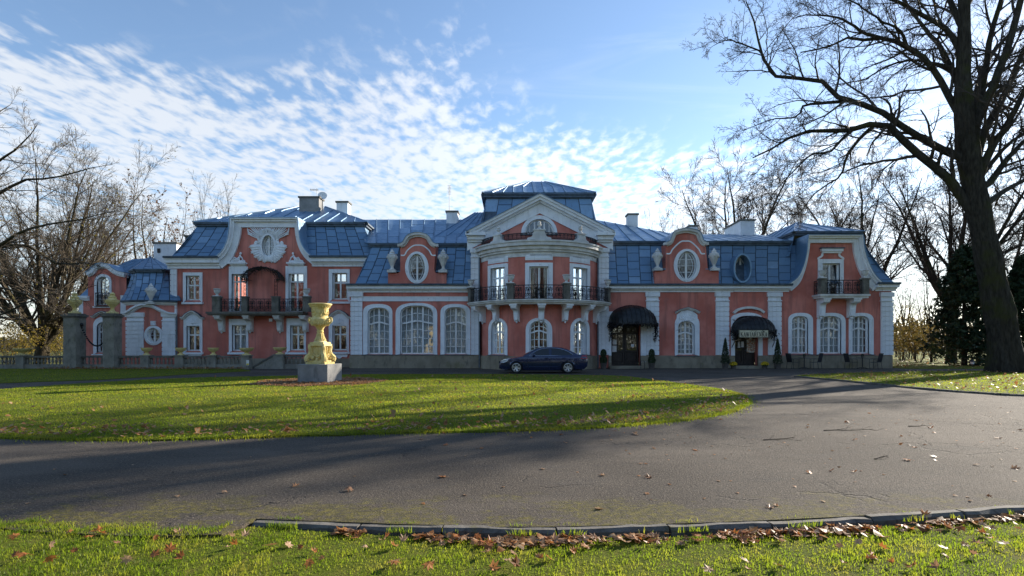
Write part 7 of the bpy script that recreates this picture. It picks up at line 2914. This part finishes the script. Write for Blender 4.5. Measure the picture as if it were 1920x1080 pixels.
# near verge, where single blades can be seen
n = 200000
x = rg.uniform(-6.5, 7.5, n)
y = 2.6 + 3.4 * rg.random(n) ** .75
ok = inside(x, y, NEAR + [(70, -40), (-70, -40)])
x, y = x[ok], y[ok]
cl = clumps(x, y, rg, 1.6)
keep = rg.random(len(x)) < .45 + .55 * cl
x, y, cl = x[keep], y[keep], cl[keep]
h = rg.uniform(.014, .036, len(x)) * (.7 + .6 * cl)
tall = rg.random(len(x)) < .03
h[tall] *= 1.6
parts = [blades(x, y, near_z(x) - .005, h, rg.uniform(.0018, .0036, len(x)), rg, .55)]
# ragged turf spreading over the asphalt where there is no kerb
n = 9000
x = rg.uniform(-7.5, -2.5, n)
y = np.interp(x, [-7.5, -4.8, -4.15, -3.1, -2.5], [4.98, 4.80, 4.68, 4.56, 4.58]) + rg.normal(size=n) * .07 + .05 * np.sin(x * 7) + .04 * np.sin(x * 17)
parts.append(blades(x, y, np.maximum(near_z(x) - .005, -.004), rg.uniform(.012, .04, n), rg.uniform(.0016, .0032, n), rg, .8))
n = 5000
i = rg.integers(0, len(KERB) - 1, n)
kk0 = np.array(KERB)
x, y = kk0[i, 0] + rg.normal(size=n) * .03, kk0[i, 1] + np.where(rg.random(n) < .6, -.03, .13) + rg.normal(size=n) * .012
w_ = (np.sin(x * 5.3) + np.sin(x * 12.1 + 1) + rg.normal(size=n) * .4) > .9
parts.append(blades(x[w_], y[w_], np.full(w_.sum(), -.03), rg.uniform(.03, .075, w_.sum()), rg.uniform(.0018, .0034, w_.sum()), rg, .8))
V, Fi = merge(parts)
tag(link('grass', npmesh('grass', V, Fi, M['blade'])), 'short grass of the near verge below the kerb', 'grass', kind='stuff')

# oval lawn
parts = []
n = 190000
x = rg.uniform(-18.5, 7.6, n)
y = 8.6 + 20 * rg.random(n) ** 1.5
ok = inside(x, y, [(OC[0] + (a - OC[0]) * 1.004, OC[1] + (b - OC[1]) * 1.004) for a, b in OVAL_S]) & ((x - VX) ** 2 + (y - VY) ** 2 > 2.45 ** 2 * (1 + .1 * np.sin(7 * np.arctan2(y - VY, x - VX))))
x, y = x[ok], y[ok]
dist = y
r = np.hypot((x - OC[0]) / 12.8, (y - OC[1]) / 9.7)
zz = .02 + .062 * (1 - np.clip(r, 0, 1) ** 3)
parts.append(blades(x, y, zz, rg.uniform(.025, .05, len(x)) * (.7 + .6 * clumps(x, y, rg, .8)), rg.uniform(.004, .0075, len(x)) * (.6 + dist / 22), rg, .7))
# longer fringe along its front edge
n = 26000
i = rg.integers(0, len(OVAL_S), n)
t = rg.random(n)
ov = np.array(OVAL_S)
p = ov[i] * (1 - t)[:, None] + ov[(i + 1) % len(ov)] * t[:, None] + rg.normal(size=(n, 2)) * np.where(rg.random((n, 1)) < .25, .16, .05)
parts.append(blades(p[:, 0], p[:, 1], np.full(n, .0), rg.uniform(.03, .07, n), rg.uniform(.003, .006, n), rg, .9))
V, Fi = merge(parts)
tag(link('lawn_grass', npmesh('lawn_grass', V, Fi, M['blade2'])), 'green grass of the oval lawn round the great vase', 'grass', kind='stuff')
# the other lawns
for nm, poly, cnt, zb, lab in (('park_grass', RIGHT_LAWN, 45000, .06, 'green grass under the huge leaning tree'), ('side_grass', LEFT_LAWN, 26000, .03, 'shaded grass in front of the balustrade')):
    p = np.array(poly)
    x = rg.uniform(max(-36, p[:, 0].min()), min(36, p[:, 0].max()), cnt)
    y = rg.uniform(p[:, 1].min(), p[:, 1].max(), cnt)
    ok = inside(x, y, poly)
    x, y = x[ok], y[ok]
    V, Fi = blades(x, y, np.full(len(x), zb), rg.uniform(.03, .06, len(x)), rg.uniform(.005, .010, len(x)), rg, .7)
    tag(link(nm, npmesh(nm, V, Fi, M['blade2'])), lab, 'grass', kind='stuff')

# ---- fallen leaves
M['fallen'] = leafy('fallen_maple_leaf', [(0.16, 0.075, 0.03), (0.36, 0.13, 0.04), (0.44, 0.18, 0.05), (0.48, 0.32, 0.2), (0.24, 0.12, 0.06)], .5, .35, 2, rnd_obj=True)
M['litter'] = leafy('leaf_litter', [(0.12, 0.06, 0.025), (0.26, 0.11, 0.035), (0.36, 0.17, 0.055), (0.44, 0.32, 0.2), (0.18, 0.10, 0.05)], .5, .35, 9.0)


def leaf_shape(seed, curl):
    rr = random.Random(seed)
    out = []
    tips = [(-150, .62), (-95, .85), (-45, 1.0), (0, 1.12), (45, 1.0), (95, .85), (150, .62)]
    for k, (a, r) in enumerate(tips):
        a = R(a + rr.uniform(-6, 6))
        out.append((r * math.sin(a), r * math.cos(a)))
        if k < 6:
            a2 = R((tips[k][0] + tips[k + 1][0]) / 2 + rr.uniform(-4, 4))
            out.append((.52 * math.sin(a2), .52 * math.cos(a2)))
    out.append((0, -.32))
    n = len(out)
    f = lambda x, y: curl * (x * x * rr.uniform(.7, 1.3) + .5 * y * y * math.copysign(1, y)) + rr.uniform(-.03, .03)
    v = [(0, 0, .02)] + [(x, y, f(x, y)) for x, y in out]
    lo = min(q[2] for q in v)
    v = [(x, y, z - lo) for x, y, z in v]
    fc = [(0, 1 + i, 1 + (i + 1) % n) for i in range(n)]
    return v, fc


LEAVES = []
for k in range(7):
    v, fc = leaf_shape(k, (.12, .35, .55, -.3, .75, -.5, .2)[k])
    m = MB().add(v, fc)
    m.tube([(0, -.3, v[0][2]), (.06, -.75, v[0][2] + .05), (.1, -1.1, v[0][2] + .02)], .022, 3)
    LEAVES.append(m.mesh('fallen_leaf', M['fallen']))


def on_verge(x, y):
    return bool(inside(np.array([x]), np.array([y]), NEAR + [(70, -40), (-70, -40)])[0])


rl = random.Random(12)


def put_leaf(x, y, z, s, lab, grp, tilt=.25):
    o = bpy.data.objects.new('fallen_leaf', rl.choice(LEAVES))
    COL.objects.link(o)
    o.location = (x, y, z)
    o.rotation_euler = (rl.gauss(0, tilt), rl.gauss(0, tilt), rl.uniform(0, 6.28))
    o.scale = (s, s, s)
    tag(o, lab, 'leaf', grp)


kpts = [(x, y) for x, y in KERB if -2.2 < x < 6.2]
for k in range(122):                                          # drift at the foot of the kerb
    t = min(.999, .12 + .88 * abs(rl.choice((.25, .45, .62, .8)) + rl.gauss(0, .09)))
    i = min(len(kpts) - 2, int(t * (len(kpts) - 1)))
    f = rl.random()
    x = kpts[i][0] * (1 - f) + kpts[i + 1][0] * f
    y = kpts[i][1] * (1 - f) + kpts[i + 1][1] * f - .06 - abs(rl.gauss(0, .10))
    put_leaf(x, y, float(near_z(x)) + .012 + rl.uniform(0, .02), rl.uniform(.042, .07), 'orange-brown fallen leaf in the drift along the foot of the kerb', 'leaves along the kerb', .28)
for k in range(112):                                           # on the near grass
    x = rl.uniform(-4.6, 4.9)
    y = 3.85 + .95 * rl.random()
    if not on_verge(x, y):
        continue
    put_leaf(x, y, float(near_z(x)) + .035 + rl.uniform(-.01, .015), rl.uniform(.034, .062), 'brown fallen leaf lying in the grass of the near verge', 'leaves on the near grass', .4)
for k in range(82):                                           # on the asphalt, more of them to the right
    x = 6.0 * rl.random() ** .8 * 1.9 - 1.6 if rl.random() < .8 else rl.uniform(-5, 3)
    y = 5.0 + 7.5 * rl.random() ** 1.3
    if inside(np.array([x]), np.array([y]), OVAL_S)[0] or on_verge(x, y):
        continue
    put_leaf(x, y, .004, rl.uniform(.035, .07), 'brown fallen leaf lying on the bare asphalt drive', 'leaves on the drive', .2)


def litter(name, pts, s, lab, tilt=.35):
    """many small leaves too thick to count"""
    n = len(pts)
    base = np.array([(0, 1.0, .1), (-.55, .25, .16), (-.8, -.3, .05), (0, -.45, 0), (.8, -.3, .2), (.55, .25, .05)])
    a = rg.uniform(0, 2 * PI, n)
    tx, ty = rg.normal(size=n) * tilt, rg.normal(size=n) * tilt
    s = s * rg.uniform(.6, 1.25, n)
    V = base[None] * s[:, None, None]
    V[:, :, 2] += V[:, :, 0] * np.tan(np.clip(tx, -1.1, 1.1))[:, None] + V[:, :, 1] * np.tan(np.clip(ty, -1.1, 1.1))[:, None]
    V[:, :, 2] -= V[:, :, 2].min(1, keepdims=True)
    X = V[:, :, 0] * np.cos(a)[:, None] - V[:, :, 1] * np.sin(a)[:, None]
    Y = V[:, :, 0] * np.sin(a)[:, None] + V[:, :, 1] * np.cos(a)[:, None]
    V = np.stack([X, Y, V[:, :, 2]], 2) + pts[:, None, :]
    o = (np.arange(n) * 6)[:, None]
    Fi = np.concatenate([o + np.array([[0, 1, 4]]), o + np.array([[0, 4, 5]]), o + np.array([[1, 2, 3]]), o + np.array([[1, 3, 4]])], 1).reshape(-1, 3)
    tag(link(name, npmesh(name, V.reshape(-1, 3), Fi, M['litter'])), lab, 'leaf litter', kind='stuff')


def pts3(x, y, z):
    return np.stack([x, y, np.broadcast_to(z, x.shape)], 1)


kk = np.array(KERB)
i = rg.integers(14, 82, 1800)
t = rg.random((1800, 1))
q = kk[i] * (1 - t) + kk[i + 1] * t
pat = (np.sin(q[:, 0] * 2.9 + .6) + .8 * np.sin(q[:, 0] * 6.7) + rg.normal(size=1800) * .55) > .1
q = q[pat]
nk = len(q)
litter('kerb_litter', pts3(q[:, 0], q[:, 1] - .03 - np.abs(rg.normal(size=nk)) * (.04 + .07 * (.5 + .5 * np.sin(q[:, 0] * 2.3 + 1))), near_z(q[:, 0]) + .005 + rg.random(nk) * .02), .04, 'brown leaf litter banked along the foot of the kerb', .22)
# oval lawn: thick at its front edge and towards the tree, thin elsewhere
i = rg.integers(0, len(ov), 1900)
t = rg.random((1900, 1))
q = ov[i] * (1 - t) + ov[(i + 1) % len(ov)] * t
inn = np.abs(rg.normal(size=(1900, 1))) * .07
q = q + (np.array(OC) - q) * inn
sel = (q[:, 1] < 15.5) & (q[:, 0] > -14)
q1 = q[sel]
n = 1300
x = rg.uniform(-14, 7, n)
y = rg.uniform(9, 27, n)
ok = inside(x, y, OVAL_S) & (rg.random(n) < .25 + .75 * (x > -4))
q2 = np.stack([x[ok], y[ok]], 1)
q = np.concatenate([q1, q2])
litter('lawn_litter', pts3(q[:, 0], q[:, 1], .045 + .05 * rg.random(len(q))), .055, 'brown leaves scattered over the oval lawn')
n = 5200
a = rg.uniform(0, 2 * PI, n)
r = 2.55 * np.sqrt(rg.random(n)) * (1 + .06 * np.sin(a * 7))
ok = (np.abs(r * np.cos(a + R(8))) > .64) | (np.abs(r * np.sin(a + R(8))) > .64)
litter('bed_litter', pts3(VX + r[ok] * np.cos(a[ok]), VY + r[ok] * np.sin(a[ok]), .085 + .025 * rg.random(ok.sum())), .05, 'ring of brown leaves round the foot of the great vase', .22)
n = 1700
x = rg.uniform(13, 34, n)
y = 15 + 16 * rg.random(n)
ok = inside(x, y, RIGHT_LAWN)
litter('park_litter', pts3(x[ok], y[ok], .085 + .02 * rg.random(ok.sum())), .065, 'brown leaves scattered under the huge tree')
n = 900
x = rg.uniform(-30, -17, n)
y = 33.2 + 1.3 * rg.random(n) ** .5
litter('wall_litter', pts3(x, y, .06 + .02 * rg.random(n)), .07, 'brown leaves along the foot of the balustrade')
n = 500
x = rg.uniform(26, 42, n)
y = rg.uniform(35.5, 60, n)
litter('edge_litter', pts3(x, y, .05 + .02 * rg.random(n)), .09, 'brown leaves on the grass beyond the palace corner')
n = 420
x = rg.uniform(-6, 13, n)
y = 5.3 + 9 * rg.random(n)
ok = ~inside(x, y, OVAL_S) & ~inside(x, y, RIGHT_LAWN) & (rg.random(n) < .35 + .65 * (x > 1))
litter('drive_litter', pts3(x[ok], y[ok], .002 * np.ones(ok.sum())), .028, 'small leaf scraps and crumbs on the asphalt drive', .15)
# soil under the ring of leaves
sm = MB()
sm.v = [(VX, VY, .1)] + [(VX + 2.5 * math.cos(2 * PI * k / 40), VY + 2.5 * math.sin(2 * PI * k / 40), .088) for k in range(40)]
sm.f = [(0, 1 + k, 1 + (k + 1) % 40) for k in range(40)]
tag(sm.build('flower_bed', M['soil']), kind='structure')

# ---- twigs blown onto the drive
for k, (px_, py_, ln, lab) in enumerate(((1590, 808, .9, 'forked fallen twig with orange leaves on the drive'), (1465, 826, .6, 'thin fallen twig lying left of the forked one on the drive'),
                                         (1720, 800, .35, 'short fallen twig far right on the drive'), (1660, 862, .3, 'short fallen twig among leaves in the middle of the drive'))):
    p = gnd(px_, py_)
    r2 = np.random.default_rng(200 + k)
    st = np.array([[p.x - ln / 2, p.y, .012]])
    P, Rr = march(st, np.array([[1.0, r2.uniform(-.4, .4), 0.02]]), np.array([ln]), np.array([.009]), r2, 7, .2, 0, .4, .003)
    P[:, :, 2] = np.abs(P[:, :, 2] - .012) * .4 + .012
    s1 = spawn(P, Rr, r2, 7, .15, 1, (30, 60), ln=(.25, .5), seg=3, wander=.3, rr=.6, rmin=.003)
    s1[0][:, :, 2] = np.abs(s1[0][:, :, 2]) * .5 + .006
    V, Fq = merge([tubes(P, Rr, 5), tubes(*s1, 3)])
    tag(link('fallen_twig', npmesh('fallen_twig', V, Fq, M['twig'])), lab, 'twig', 'twigs on the drive')
